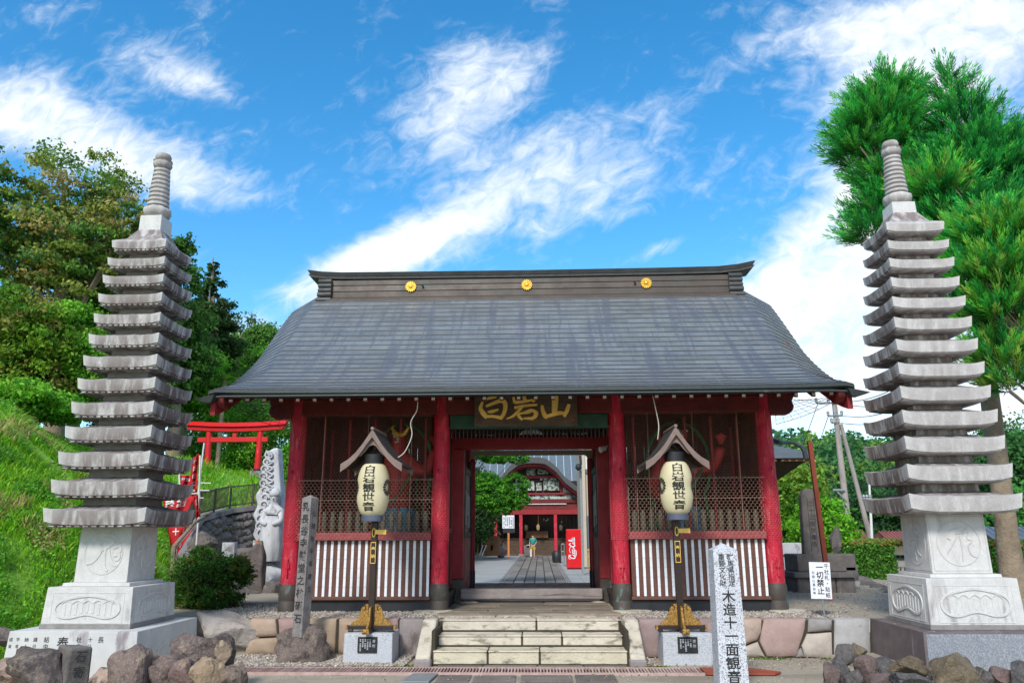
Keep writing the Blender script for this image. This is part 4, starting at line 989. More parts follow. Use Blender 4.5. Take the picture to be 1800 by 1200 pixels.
# ================================================================ lanterns
def plinth(x, lab):
    t = thing('lantern_plinth', lab, 'plinth', (x, 10.24, GZ), 'granite plinths of the two lanterns')
    m = MB(); m.hexa([(x-.305, 10.0, GZ-.02), (x+.305, 10.0, GZ-.02), (x+.305, 10.46, GZ-.02), (x-.305, 10.46, GZ-.02)], [(x-.30, 10.005, .412), (x+.30, 10.005, .412), (x+.30, 10.455, .412), (x-.30, 10.455, .412)])
    obj('block', m, Mt['speckled'], t, bevel=.008)
    m = MB(); m.box(x-.125, x+.115, 9.985, 9.999, .19, .375); b = obj('plate', m, Mt['ink'], t, bevel=.003)
    m = MB(); fn = lambda u, v, w: (x+u, 9.983-w, .29+v)
    write(m, '寄附', lambda u, v, w: (x+.075+u, 9.983, .325+v), .042, .055, off=.0)
    for k in range(5):
        n = rnd.randint(5, 9)
        for j in range(n): m.box(x+.03-k*.03-.009, x+.03-k*.03+.009, 9.981, 9.9835, .35-j*.016-.011, .35-j*.016-.002) if rnd.random() < .85 else None
    obj('plate_lettering', m, Mt['speckled'], b)
    return t
pl1 = plinth(-1.985, 'speckled granite plinth with black plate, left of the steps'); pl2 = plinth(1.93, 'speckled granite plinth with black plate, right of the steps')
def make_lantern(x):
    t = thing('lantern_stand', 'white paper lantern with black characters under a little gabled roof, left of the steps', 'lantern', (x, 10.15, .415), 'two roofed paper lanterns flanking the steps')
    y = 10.15; px_ = x+.0
    m = MB(); m.box(x-.29, x+.29, y-.03, y+.03, .442, .492, 0); m.box(x-.035, x+.035, y-.26, y-.031, .418, .465, 0); m.box(x-.035, x+.035, y+.031, y+.24, .418, .465, 0)
    m.box(x-.29, x-.23, y-.028, y+.028, .418, .441, 0); m.box(x+.23, x+.29, y-.028, y+.028, .418, .441, 0)
    obj('foot', m, Mt['postwood'], t, bevel=.004)
    m = MB(); m.box(x-.042, x+.042, y-.285, y-.261, .415, .475)
    m.add([(x-.042, y-.285, .415), (x+.042, y-.285, .415), (x+.042, y-.285, .475), (x-.042, y-.285, .475), (x, y-.305, .445)], [(0, 1, 4), (1, 2, 4), (2, 3, 4), (3, 0, 4)])
    for sx in (-1, 1): m.box(x+sx*.305-.014, x+sx*.305+.014, y-.034, y+.034, .44, .494)
    obj('gilt_cap', m, Mt['fret'], t, bevel=.003)
    for d in ('l', 'r', 'f', 'b'):
        prof = [(.041, .0), (.255, .0), (.25, .03), (.21, .05), (.175, .075), (.15, .12), (.135, .17), (.13, .21), (.105, .235), (.07, .25), (.041, .255)]
        if d in 'fb': prof = [(a*.78+.009, b) for a, b in prof]
        m = MB()
        if d in 'lr':
            s_ = -1 if d == 'l' else 1; m.prism([(x+s_*a, .493+b) for a, b in prof], y-.012, y+.012, 'y')
        else:
            s_ = -1 if d == 'f' else 1; m.prism([(y+s_*a, .466+b) for a, b in prof], x-.012, x+.012, 'x')
        obj('gilt_bracket', m, Mt['fret'], t)
    # scroll openings on the front brackets
    m = MB()
    for s_ in (-1, 1):
        m.tube([(x+s_*(.10+.028*math.cos(a)), y-.014, .70+.028*math.sin(a)) for a in [i*.5 for i in range(10)]], .006, 5)
    obj('scroll', m, Mt['postwood'], t)
    m = MB(); m.box(x-.038, x+.038, y-.036, y+.036, .467, 1.95); obj('post', m, Mt['postwood'], t, bevel=.004)
    m = MB(); m.box(x-.032, x+.032, y-.042, y-.0365, 1.24, 1.50); b = obj('name_tag', m, Mt['postwood'], t)
    m = MB()
    for (a, c_, d_, e_) in ((-.034, .034, 1.238, 1.246), (-.034, .034, 1.494, 1.502), (-.034, -.028, 1.238, 1.502), (.028, .034, 1.238, 1.502)): m.box(x+a, x+c_, y-.047, y-.0425, d_, e_)
    write(m, '奉納', lambda u, v, w: (x+u, y-.0445, 1.42+v), .052, .09, off=.012)
    obj('tag_frame', m, Mt['gold_letter'], b)
    m = MB(); P = [(x+.022*math.cos(a)*.9, y-.045, 1.62+.055*math.sin(a)) for a in [i*math.pi/7 for i in range(15)]]; m.tube(P, .007, 6)
    m.box(x+.02, x+.13, y-.07, y-.037, 1.60, 1.655); m.box(x+.13, x+.165, y-.073, y-.034, 1.598, 1.657)
    obj('gilt_clasp', m, Mt['gold_letter'], t)
    # paper body with fine ribs
    ly = y-.16; prof = []; n = 44; za, zb = 1.83, 2.485
    def rad(f):
        base = .215*min(1, (math.sin(min(1, max(0, f*1.0))*math.pi))**.22*1.0) if 0 < f < 1 else .12
        return max(.12, base)-.028*math.exp(-((f-.50)/.13)**2)*.55
    for i in range(n+1):
        f = i/n; prof.append((rad(.02+.96*f)-(.0065 if i % 2 else 0), za+(zb-za)*f))
    m = MB(); m.lathe(prof, 48, (x, ly, 0)); lb = obj('lantern_body', m, Mt['paper'], t, smooth=50)
    m = MB(); m.lathe([(.135, 1.76), (.135, 1.832), (.12, 1.834)], 32, (x, ly, 0)); obj('lower_ring', m, mat_ring, t, smooth=50)
    m = MB(); m.lathe([(.128, 2.482), (.128, 2.60), (.118, 2.605)], 32, (x, ly, 0)); m.tube([(x-.06, ly, 2.6), (x-.06, ly, 2.70)], .008, 6); m.tube([(x+.06, ly, 2.6), (x+.06, ly, 2.70)], .008, 6); obj('upper_ring', m, Mt['ink'], t, smooth=50)
    m = MB(); m.box(x-.02, x+.02, ly, y, 2.68, 2.71); m.box(x-.03, x+.03, y-.035, y+.035, 1.952, 2.80); obj('hanger', m, Mt['postwood'], t)
    m = MB()
    def onbody(u, v, w):
        z = 2.172+v*.96; f = (z-za)/(zb-za); r_ = rad(.02+.96*f)+.004; a = (u+.005)/r_-.08; return (x+r_*math.sin(a), ly-r_*math.cos(a), z)
    write(m, '白岩観世音', lambda u, v, w: onbody(u*1.12, v+.240, w), .148, .120, off=.018, sy=.80, res=3)
    obj('lettering', m, Mt['ink'], lb)
    for side in (-1, 1):
        m = MB()
        for k in range(16):
            a0 = 2*math.pi*k/16; P = []
            for (da, rr) in ((-.02, .022), (-.155, .062), (-.12, .075), (0, .08), (.12, .075), (.155, .062), (.02, .022)):
                uu, vv = rr*math.cos(a0+da), rr*math.sin(a0+da); ang = side*1.28+uu/.2; z = 2.18+vv*1.35; f = (z-za)/(zb-za); r_ = rad(.02+.96*f)+.004
                P.append((x+r_*math.sin(ang), ly-r_*math.cos(ang), z))
            m.add(P, [tuple(range(7))])
        obj('flower_crest', m, Mt['ink'], lb)
    # little gabled roof
    yf, yb = y-.33, y+.40
    cur = [(0, .0), (.06, -.095), (.13, -.20), (.21, -.30), (.30, -.385), (.40, -.445)]
    rt = thing_roof = MB()
    up = [(a, 2.91+b) for a, b in cur]
    for s_ in (-1, 1):
        for (p0, p1) in zip(up[:-1], up[1:]):
            nn = 3
            for j in range(nn):
                a0, z0 = p0[0]+(p1[0]-p0[0])*j/nn, p0[1]+(p1[1]-p0[1])*j/nn; a1, z1 = p0[0]+(p1[0]-p0[0])*(j+1)/nn, p0[1]+(p1[1]-p0[1])*(j+1)/nn
                rt.hexa([(x+s_*a0, yf+.03, z0-.022), (x+s_*a0, yb-.0, z0-.022), (x+s_*(a1), yb-.0, z1-.018), (x+s_*(a1), yf+.03, z1-.018)], [(x+s_*a0, yf+.03, z0+.002), (x+s_*a0, yb-.0, z0+.002), (x+s_*(a1+.004), yb, z1+.010), (x+s_*(a1+.004), yf+.03, z1+.010)])
    ro = obj('roof', rt, Mt['ridge_tile'], t)
    for yy_ in (yf, yb-.03):
        m = MB()
        lo = [(a, z-(.085+.01*(i == len(up)-1))) for i, (a, z) in enumerate(up)]
        lo[0] = (0, up[0][1]-.10)
        P = [(x-a, z+.008) for a, z in up[::-1]]+[(x+a, z+.008) for a, z in up[1:]]+[(x+a, z) for a, z in lo[::-1]]+[(x-a, z) for a, z in lo[1:]]
        m.prism(P, yy_, yy_+.03, 'y'); obj('bargeboard', m, Mt['barge'], ro, bevel=.004)
    m = MB()   # inner gable with a pointed arch
    P = [(x-.23, 2.575), (x-.12, 2.69), (x, 2.84), (x+.12, 2.69), (x+.23, 2.575), (x+.15, 2.575), (x+.09, 2.64), (x+.045, 2.70), (x, 2.72), (x-.045, 2.70), (x-.09, 2.64), (x-.15, 2.575)]
    m.prism(P, yf+.05, yf+.065, 'y'); obj('gable', m, Mt['barge'], ro)
    m = MB(); m.tube([(x, yf-.01, 2.925), (x, yb+.01, 2.925)], .022, 8); obj('ridge', m, Mt['barge'], ro, smooth=60)
    m = MB()
    for k in range(9):
        for s_ in (-1, 1):
            pts = [(x+s_*a, yf+.07+k*.055, z-.030) for a, z in up[1:]]; m.tube(pts, .007, 4)
    obj('rafters', m, Mt['darkbrown'], ro)
    return t
mat_ring = mat('blue_grey_ring', (.09, .105, .15), (.07, .08, .12), 8, .5, 0)
l1 = make_lantern(-1.985)
l2 = copy_tree(l1); l2.location = (1.93-.045, 10.15, .415); l2['label'] = 'white paper lantern with black characters under a little gabled roof, right of the steps'
l1.rotation_euler[2] = R(-2); l2.rotation_euler[2] = R(2)
def cable(P, lab, r=.007, m_='cable', name='cable', cat='cable'):
    m = MB(); Q = []
    P = [Vector(p) for p in P]
    for i in range(len(P)-1):
        p0, p1, p2, p3 = P[max(i-1, 0)], P[i], P[i+1], P[min(i+2, len(P)-1)]
        for k in range(6):
            t = k/6; Q.append(.5*((2*p1)+(p2-p0)*t+(2*p0-5*p1+4*p2-p3)*t*t+(3*p1-p0-3*p2+p3)*t**3))
    Q.append(P[-1]); m.tube(Q, r, 6); return tag(obj(name, m, Mt[m_], smooth=60, loc=P[0]), lab, cat)
cable([at(734, 697, 10.4), at(733, 720, 10.4), at(722, 742, 10.4), at(724, 765, 10.4), at(712, 793, 10.4), at(699, 804, 10.4)], 'white cable looping from the eave down to the left lantern')
cable([at(1147, 694, 10.4), at(1155, 730, 10.4), at(1158, 750, 10.4), at(1156, 772, 10.4)], 'white cable hanging from the eave to the right lantern')

# ================================================================ pagodas
def strokes(m, S, fn, w):
    for P in S:
        n = len(P)
        Q = []
        P3 = [Vector((a, b, 0)) for a, b in P]
        for i in range(n-1):
            p0, p1, p2, p3 = P3[max(i-1, 0)], P3[i], P3[i+1], P3[min(i+2, n-1)]
            for k in range(5):
                t = k/5; Q.append(.5*((2*p1)+(p2-p0)*t+(2*p0-5*p1+4*p2-p3)*t*t+(3*p1-p0-3*p2+p3)*t**3))
        Q.append(P3[-1]); L = len(Q)
        o0, o1 = fn(Q[0].x, Q[0].y, 0), fn(Q[0].x, Q[0].y, 1); nv = (Vector(o1)-Vector(o0)).normalized()
        m.strip([fn(q.x, q.y, 0) for q in Q], [w*(.35+.65*math.sin(math.pi*min(1, (i+1.5)/(L+1)))) for i in range(L)], nrm=nv, th=.009)
SL = [[(-.02, .17), (-.06, .10), (-.02, .05), (.06, .09), (.10, .14), (.04, .17), (-.02, .16)], [(-.02, .08), (-.05, .0), (-.12, -.09), (-.19, -.12)], [(.02, .06), (.01, -.05), (.03, -.15), (.07, -.20)], [(.06, .06), (.08, -.05), (.13, -.12), (.19, -.14)],
      [(.12, .06), (.18, .09), (.20, .03), (.15, .01)], [(.13, -.03), (.19, -.01), (.19, -.06), (.15, -.08)]]
SR = [[(-.10, .12), (-.04, .15), (.04, .17)], [(-.02, .10), (.05, .12), (.12, .17)], [(.0, .08), (-.06, .0), (-.14, -.11)], [(.02, .08), (.03, -.05), (.02, -.19)], [(.05, .10), (.12, .12), (.10, .05), (.15, .03), (.10, -.03), (.12, -.12), (.19, -.15)], [(-.12, .06), (-.08, .04)]]
SS = [[(.0, .18), (-.05, .12), (0, .07), (.05, .12), (.02, .16)], [(.0, .06), (.02, -.02), (-.02, -.1), (.0, -.19)], [(.03, .03), (.09, .06), (.13, .0)], [(-.03, .03), (-.10, .02), (-.13, -.04)], [(.02, -.02), (.05, -.1), (.11, -.14)]]
def pagoda(name, lab, cx, cy, rot, tiers, body, ped, slab, fin, left):
    t = thing(name, lab, 'stone pagoda', (cx, cy, slab['zb']))
    def sq(w, z): h = w/2; return [(cx-h, cy-h, z), (cx+h, cy-h, z), (cx+h, cy+h, z), (cx-h, cy+h, z)]
    S = MB()
    S.hexa(sq(slab['w']*1.035, slab['zb']), sq(slab['w'], slab['zt']))
    so_ = obj('base_slab', S, Mt['slab_pale' if left else 'slab_dark'], t, bevel=.006)
    P_ = MB()
    wb, wt, z0, z1 = ped; hb = wb/2
    P_.hexa(sq(wb, z0), sq(wt, z1)); P_.hexa(sq(wt*.80, z1+.001), sq(wt*.79, z1+.042))
    po = obj('pedestal', P_, Mt['granite'], t, bevel=.006, dirt=lambda v: max(.38, 1.5*(1-(v[2]-z0)/.14)))
    m = MB(); m.hexa(sq(wb*1.012, z0+.0), sq(wb*1.010, z0+.055)); obj('stained_foot', m, Mt['cap_dark'], po, bevel=.004)
    B_ = MB(); bb, bt, z2, z3 = body
    B_.hexa(sq(bb, z2), sq(bt, z3+.03)); bo = obj('body', B_, Mt['granite'], t, bevel=.006, dirt=lambda v: .42)
    # carvings on each of the four sides
    for k in range(4):
        Rz = Matrix.Rotation(k*math.pi/2, 4, 'Z'); c0 = Vector((cx, cy, 0))
        def face(wlo, whi, zlo, zhi):
            def f(u, v, w):
                z = (zlo+zhi)/2+v; h = (wlo+(whi-wlo)*(z-zlo)/(zhi-zlo))/2
                p = Rz @ Vector((u, -h-w, z)); return tuple(c0+Vector((p.x, p.y, p.z)))
            return f
        f = face(bb, bt, z2, z3)
        m = MB(); rr = bb*.36; rz = rr*1.02
        m.strip([f(rr*math.cos(a), rz*math.sin(a), 0) for a in [i*2*math.pi/40 for i in range(41)]], .010, nrm=(Rz @ Vector((0, -1, 0))), th=.006)
        S_ = (SL if k in (0, 2) else SS) if left else (SR if k in (0, 2) else SS); q = bb*1.55
        strokes(m, [[(a*q, b*q) for a, b in P] for P in S_], lambda u, v, w: f(u, v, w*.01), .045 if left else .020)
        if not left:
            e = bb*.455; zz = (z3-z2)*.45
            m.strip([f(-e, -zz, 0), f(-e, zz, 0), f(e, zz, 0), f(e, -zz, 0), f(-e, -zz, 0)], .010, nrm=(Rz @ Vector((0, -1, 0))), th=.005)
        obj('carved_letter', m, Mt['cap_stone'] if not left else Mt['granite'], bo, dirt=lambda v: .05)
        f = face(wb, wt, z0, z1); m = MB(); W_ = wb*.40; H_ = (z1-z0)*.36; nv = Rz @ Vector((0, -1, 0))
        fr = [f(-W_, -H_, 0), f(-W_, H_, 0), f(W_, H_, 0), f(W_, -H_, 0), f(-W_, -H_, 0)]
        m.strip(fr, .009, nrm=nv, th=.004)
        # bean-shaped cartouche outline with a scalloped inner top
        out_ = []
        for i in range(61):
            a = 2*math.pi*i/60; ca, sa = math.cos(a), math.sin(a)
            X = W_*.90*(abs(ca)**.72)*(1 if ca > 0 else -1); Y = H_*.86*(abs(sa)**.8)*(1 if sa > 0 else -1)
            if sa < 0: Y += H_*.42*math.exp(-(X/(W_*.42))**2)
            if sa > 0: Y -= H_*.12*(1-math.exp(-(X/(W_*.3))**2))
            out_.append(f(X, Y*.95, 0))
        m.strip(out_, .028, nrm=nv, th=.013)
        inn = []
        for i in range(41):
            X = -W_*.72+1.44*W_*i/40; ph = abs(math.sin((X/(W_*.72)+1)*math.pi*2.5)); inn.append(f(X, H_*.30+H_*.20*ph, 0))
        m.strip(inn, .014, nrm=nv, th=.009)
        for i in range(9):
            X = -W_*.64+1.28*W_*i/8; yb_ = -H_*.66+H_*.36*math.exp(-(X/(W_*.42))**2); m.strip([f(X, H_*.30, 0), f(X, yb_, 0)], .034*wb, nrm=nv, th=.006)
        obj('carved_panel', m, Mt['granite'], po, dirt=lambda v: .1)
    if left:
        m = MB(); fy = cy-slab['w']/2-.012
        def ft(u, v, w): return (cx-.12+u, cy-(slab['w']*(1+.035*(slab['zt']-slab['zt']+.12-v)/(.45)))/2-.004, slab['zt']-.12+v)
        write(m, '奉', lambda u, v, w: ft(u+.02, v, w), .135, .1, off=.012); 
        for (dx, s_, ch) in ((.20, .06, '社'), (.33, .055, '十'), (.45, .07, '長'), (-.17, .065, '結'), (-.30, .05, '講'), (-.40, .05, '納'), (-.50, .045, '平'), (-.58, .045, '成')):
            write(m, ch, lambda u, v, w, dx=dx: ft(u+dx, v+.035, w), s_, .05, off=0.)
            if dx != .45: write(m, '年中月日人者'[int(abs(dx*10)) % 6], lambda u, v, w, dx=dx: ft(u+dx, v-.035, w), s_*.9, .05, off=0.)
        obj('lettering', m, Mt['ink_faded'], so_)
    else:
        m = MB(); hw = slab['w']/2; hb_ = slab['w']*1.035/2
        m.add([(cx-hb_+.03, cy-hb_-.003, slab['zb']+.01), (cx+hb_-.03, cy-hb_-.003, slab['zb']+.01), (cx+hw-.03, cy-hw-.003, slab['zt']-.02), (cx-hw+.03, cy-hw-.003, slab['zt']-.02)], [(0, 1, 2, 3)])
        obj('lettered_face', m, Mt['slab_text'], so_)
    # thirteen roofs
    N_ = 10; per = []
    for s_ in range(4):
        for i in range(N_):
            a = -1+2*i/N_; per.append([(a, -1), (1, a), (-a, 1), (-1, -a)][s_])
    nt_ = len(tiers)
    for i, (wd, zc, th) in enumerate(tiers):
        h = wd/2; k = .031*wd+.003; zm = zc-k; top = i == 0; th = th*.88
        nxt = tiers[i-1][0] if i else wd*.5
        rise = .075 if not top else .25; nr = .56*nxt/wd if not top else .42
        loops = [(nr, rise, 0.), (.78 if not top else .66, rise*(.38 if not top else .36), .05), (.93, rise*.10, .5), (1., 0., 1.), (.972, -th, 1.), (.93, -th-.002, .85), (.925, -th-.014, .7), (.62, -th-.026, .0)]
        V = []; F = []
        for r_, dz, uk in loops:
            for (a, b) in per:
                mn = min(abs(a), abs(b)); bow = 1-.010*(1-mn**2)*(r_ > .9)
                V.append((cx+a*h*r_*bow, cy+b*h*r_*bow, zm+dz+k*uk*mn**4.5))
        n = len(per)
        for q in range(len(loops)-1):
            for j in range(n): F.append((q*n+(j+1) % n, q*n+j, (q+1)*n+j, (q+1)*n+(j+1) % n))
        F.append(tuple(range(n))); F.append(tuple(range(len(loops)*n-1, (len(loops)-1)*n-1, -1)))
        m = MB(); m.add(V, F)
        if left:
            for s_ in range(4):
                for j in range(11):
                    a = -.82+1.64*j/10; q = .90*h; x, y = [(a*h, -q), (q, a*h), (-a*h, q), (-q, -a*h)][s_]; e = .016*wd*1.5
                    m.box(cx+x-e, cx+x+e, cy+y-e, cy+y+e, zm-th-.024+k*.5*abs(a)**4.5, zm-th-.006)
        def dirt(v, h=h, zm=zm, th=th):
            a, b = abs(v[0]-cx)/h, abs(v[1]-cy)/h; mn, mxx = min(a, b), max(a, b)
            if mxx < .9: return 1.
            q = 1-sstep(mn, .72, .93); q *= 1-.25*((v[2]-zm+th)/th); q *= 1.35 if left and b < a else (1.0 if left else (1.25 if a > b and v[0] < cx else .45)); return max(.03, q)
        ro = obj('roof_tier', m, Mt['cap_stone'], t, smooth=35, dirt=dirt)
        if i < nt_-1:
            m = MB(); nw = wd*.56*.97; zlo = tiers[i+1][1]-.05; m.hexa(sq(nw*1.03, zlo), sq(nw, zm-th-.018)); nk = obj('neck', m, Mt['cap_dark'] if left else Mt['cap_stone'], t, bevel=.004, dirt=lambda v: 1.)
    # finial
    F_ = thing_f = MB(); zt, zp = fin['z0'], fin['z1']; wb_ = fin['w']
    F_.hexa(sq(wb_, tiers[0][1]+.19), sq(wb_*.97, zt))
    for k in range(4): pass
    fo = obj('finial_block', F_, Mt['granite'], t, bevel=.008, dirt=lambda v: .5)
    L = zp-zt; c_ = (cx, cy, zt); s_ = fin['s']
    m = MB(); fl = lambda a, z: 1+.05*abs(math.sin(a*4))
    m.lathe([(.085*s_, 0), (.135*s_, .04*L), (.15*s_, .09*L), (.145*s_, .13*L), (.105*s_, .165*L), (.08*s_, .17*L)], 48, c_, fn=lambda a, z: 1+.07*abs(math.cos(a*4)))
    obj('lotus_bowl', m, Mt['cap_stone'], fo, smooth=50, dirt=lambda v: .4)
    m = MB(); pr = []
    for i in range(9):
        zz = (.175+.0655*i)*L; rr = (.122-.0036*i)*s_; pr += [(rr*.80, zz), (rr, zz+.012*L), (rr, zz+.043*L), (rr*.80, zz+.053*L)]
    m.lathe(pr, 28, c_); obj('nine_rings', m, Mt['cap_stone'], fo, smooth=40, dirt=lambda v: .35)
    m = MB(); m.lathe([(.07*s_, .765*L), (.09*s_, .78*L), (.105*s_, .82*L), (.095*s_, .86*L), (.105*s_, .875*L), (.07*s_, .89*L)], 48, c_, fn=lambda a, z: 1+.07*abs(math.cos(a*4)))
    obj('upper_lotus', m, Mt['cap_stone'], fo, smooth=50, dirt=lambda v: .5)
    m = MB(); m.lathe([(.065*s_, .885*L), (.085*s_, .90*L), (.092*s_, .94*L), (.078*s_, .98*L), (.04*s_, 1.*L), (.001, 1.003*L)], 28, c_); obj('jewel', m, Mt['cap_stone'], fo, smooth=60, dirt=lambda v: .7)
    t.rotation_euler[2] = rot
    return t
def tiersL():
    w_ = [.734, .770, .813, .844, .875, .914, .954, .996, 1.043, 1.085, 1.138, 1.188, 1.247]; z_ = [5.359, 5.118, 4.872, 4.616, 4.347, 4.072, 3.790, 3.497, 3.198, 2.897, 2.586, 2.254, 1.922]
    return [(a, b, .105+.075*i/12) for i, (a, b) in enumerate(zip(w_, z_))]
def tiersR():
    w_ = [.751, .786, .828, .865, .915, .962, 1.003, 1.048, 1.088, 1.134, 1.180, 1.226, 1.297]; z_ = [5.526, 5.273, 5.020, 4.755, 4.490, 4.214, 3.925, 3.625, 3.328, 3.029, 2.714, 2.382, 2.038]
    return [(a, b, .115+.075*i/12) for i, (a, b) in enumerate(zip(w_, z_))]
pgL = pagoda('stone_pagoda', 'tall grey thirteen-tiered stone pagoda left of the gate, seal letters carved on its body', -5.05, 9.634, R(-.888), tiersL(), (.645, .628, 1.062, 1.72), (1.06, 1.017, .567, 1.021), dict(w=1.47, zt=.567, zb=.06), dict(z0=5.80, z1=6.78, w=.305, s=1.16), True)
pgR = pagoda('stone_pagoda', 'tall pale thirteen-tiered stone pagoda in front of the cedars, right of the gate', 5.094, 9.90, R(.05), tiersR(), (.695, .673, 1.125, 1.81), (1.07, 1.03, .525, 1.081), dict(w=1.425, zt=.524, zb=.1), dict(z0=5.91, z1=6.88, w=.315, s=1.18), False)

# ================================================================ posts and signs at the front
t = thing('inscribed_pillar', 'speckled granite pillar with pointed top and engraved black characters, front right', 'stone pillar', (2.11, 8.63, GZ))
x, y = 2.11, 8.63
m = MB(); h0, h1 = .150, .128
b = [(x-h0, y-h0, GZ-.05), (x+h0, y-h0, GZ-.05), (x+h0, y+h0, GZ-.05), (x-h0, y+h0, GZ-.05)]; tt = [(x-h1, y-h1, 1.425), (x+h1, y-h1, 1.425), (x+h1, y+h1, 1.425), (x-h1, y+h1, 1.425)]
m.hexa(b, tt); n = len(m.V); m.F = [f for f in m.F if f != [4, 5, 6, 7]]; m.M = [0]*len(m.F); m.C = [None]*len(m.F); m.add([*tt, (x, y, 1.495)], [(0, 1, 4), (1, 2, 4), (2, 3, 4), (3, 0, 4)])
sh_ = obj('shaft', m, Mt['speckled2'], t, bevel=.003)
def fp(u, v, w): z = .7+v; h = h0+(h1-h0)*(z-GZ)/(1.425-GZ); return (x+u*(h/h1), y-h-.003, z)
m = MB()
write(m, '群馬県指定', lambda u, v, w: fp(u+.045, v+.655, w), .070, .066, off=.008, jit=.06)
write(m, '重要文化財', lambda u, v, w: fp(u-.045, v+.655, w), .070, .066, off=.008, jit=.06)
write(m, '木造十一面観音', lambda u, v, w: fp(u, v+.26, w), .128, .130, off=.016, jit=.04)
obj('lettering', m, Mt['ink'], sh_)

# round rock with the old wooden post
rp_ = rock('socket_rock', 'rounded dark rock carrying the weathered wooden post', (-2.83, 10.16, .19), (.40, .27, .30), 23, 'rock', cat='rock', tint=(.72, .66, .62), chip=.12, sharp=60)
t = thing('wooden_post', 'weathered grey wooden post with faded brushed characters standing on a rock', 'wooden post', (-2.83, 10.12, .36))
m = MB(); q = R(-24); T = Matrix.Translation((-2.87, 10.12, 0)) @ Matrix.Rotation(q, 4, 'Z') @ Matrix.Rotation(R(1.1), 4, 'Y')
h = .074
m.box(-h, h, -h, h, .36, 2.06, T=T); n = 0
m.F.remove([1, 5, 7, 3]) if [1, 5, 7, 3] in m.F else None
m.M = [0]*len(m.F); m.C = [None]*len(m.F)
m.add([T @ Vector(p) for p in ((-h, -h, 2.06), (h, -h, 2.06), (h, h, 2.06), (-h, h, 2.06), (0, 0, 2.10))], [(0, 1, 4), (1, 2, 4), (2, 3, 4), (3, 0, 4)])
po = obj('shaft', m, Mt['oldwood'], t, bevel=.004)
m = MB(); write(m, '乳長谷寺鼓堂之柱礎石', lambda u, v, w: tuple(T @ Vector((u, -h-.003, 1.95+v))), .118, .152, off=.024, jit=.12)
write(m, '元禄年中再建立', lambda u, v, w: tuple(T @ Vector((h+.003, u, 1.86+v))), .075, .155, off=.01, jit=.12)
obj('lettering', m, Mt['ink_faded'], po)

# white notice board
t = thing('notice_sign', 'small white notice with black vertical characters on a thin pole, right of the gate', 'sign', (3.87, 10.8, .5))
m = MB(); m.tube([(3.885, 10.82, .48), (3.865, 10.82, 1.2)], .011, 8); obj('pole', m, Mt['steel'], t)
m = MB(); T = Matrix.Translation((3.868, 10.80, .978)) @ Matrix.Rotation(R(1.5), 4, 'Y'); m.box(-.137, .137, -.006, .006, -.233, .233, T=T); bo = obj('board', m, Mt['sign'], t, bevel=.002)
m = MB()
write(m, '千社札・貼紙', lambda u, v, w: tuple(T @ Vector((u+.085, -.009, .185+v))), .066, .0735, off=.008)
write(m, '一切禁止', lambda u, v, w: tuple(T @ Vector((u-.005, -.009, .17+v))), .098, .100, off=.016)
write(m, '白岩山長谷寺', lambda u, v, w: tuple(T @ Vector((u-.092, -.009, .10+v))), .042, .052, off=.004)
obj('lettering', m, Mt['ink'], bo)
t = thing('utility_post', 'slim rust red square post with a bent grey pipe arm, behind the white notice', 'post', (4.86, 13.5, .5))
m = MB(); m.box(-.036, .036, -.036, .036, 0, 2.62, T=Matrix.Translation((4.93, 13.5, .5)) @ Matrix.Rotation(R(-2.0), 4, 'Y')); obj('shaft', m, Mt['orange'], t, bevel=.003)
m = MB(); m.tube([at(1372, 778, 13.6), at(1395, 778, 13.6), at(1408, 784, 13.6), at(1414, 792, 13.6), at(1417, 806, 13.6)], [.02, .03, .04, .045, .045], 8); m.tube([at(1350, 770, 13.8), at(1372, 778, 13.6)], .045, 8); obj('pipe_arm', m, Mt['bluegrey'], t, smooth=60)

# ---- foreground rocks, left
LR = [((-3.0, 0), 0)]
def rk(px, py, w_, h_, Y, seed, lab, mname='rock', rot=0., tilt=0., tint=(1, 1, 1), chip=.6, d_=.8):
    "rock centred at a photo point, sized in metres"
    p = at(px, py, Y); return rock('rock', lab, p, (w_*1.18, w_*d_*1.1, h_*1.15), seed, mname, rot=rot, tilt=tilt, cat='rock', tint=tint, chip=chip)
rk(20, 1180, .20, .13, 8.3, 31, 'pale buff rock at the bottom left corner, below the pagoda slab', tint=(1.7, 1.5, 1.35))
rk(8, 1118, .16, .10, 9.1, 44, 'small dark rock beside the left edge of the pagoda slab', tint=(.7, .7, .7))
rk(75, 1185, .34, .22, 8.0, 32, 'broad dark rock with a curved ridge, left of the inscribed stone', tint=(.62, .6, .6), tilt=.5, chip=.3)
rk(225, 1192, .24, .24, 7.9, 33, 'brown slanting rock right of the inscribed stone', tint=(.9, .8, .78), tilt=-.9)
rk(255, 1180, .13, .24, 8.1, 34, 'tall leaning rock slab with a buff split face, in front of the left pagoda', tint=(1.25, 1.05, .95), tilt=.65, chip=.9)
rk(292, 1190, .16, .20, 8.0, 35, 'dark brown block wedged beside the leaning rock slab', tint=(.7, .6, .58))
rk(330, 1185, .15, .19, 7.95, 36, 'purplish brown rock in the middle of the left rock pile', tint=(.85, .68, .7))
rk(362, 1185, .15, .20, 7.85, 37, 'pale ochre patched rock near the right end of the left rock pile', tint=(1.9, 1.65, 1.2), chip=.8)
rk(345, 1145, .27, .17, 8.3, 38, 'large dark boulder on top of the left rock pile', tint=(.62, .55, .55), tilt=.35, chip=.5)
rk(392, 1148, .15, .17, 8.5, 39, 'smooth black rounded rock behind the left rock pile', tint=(.45, .42, .42), chip=.1)
rk(388, 1150, .09, .14, 8.25, 40, 'narrow ochre rock leaning on the black rounded rock', tint=(1.4, 1.25, .95))
rk(400, 1190, .17, .17, 8.0, 41, 'small brown rock at the right end of the left rock pile', tint=(.95, .85, .75))
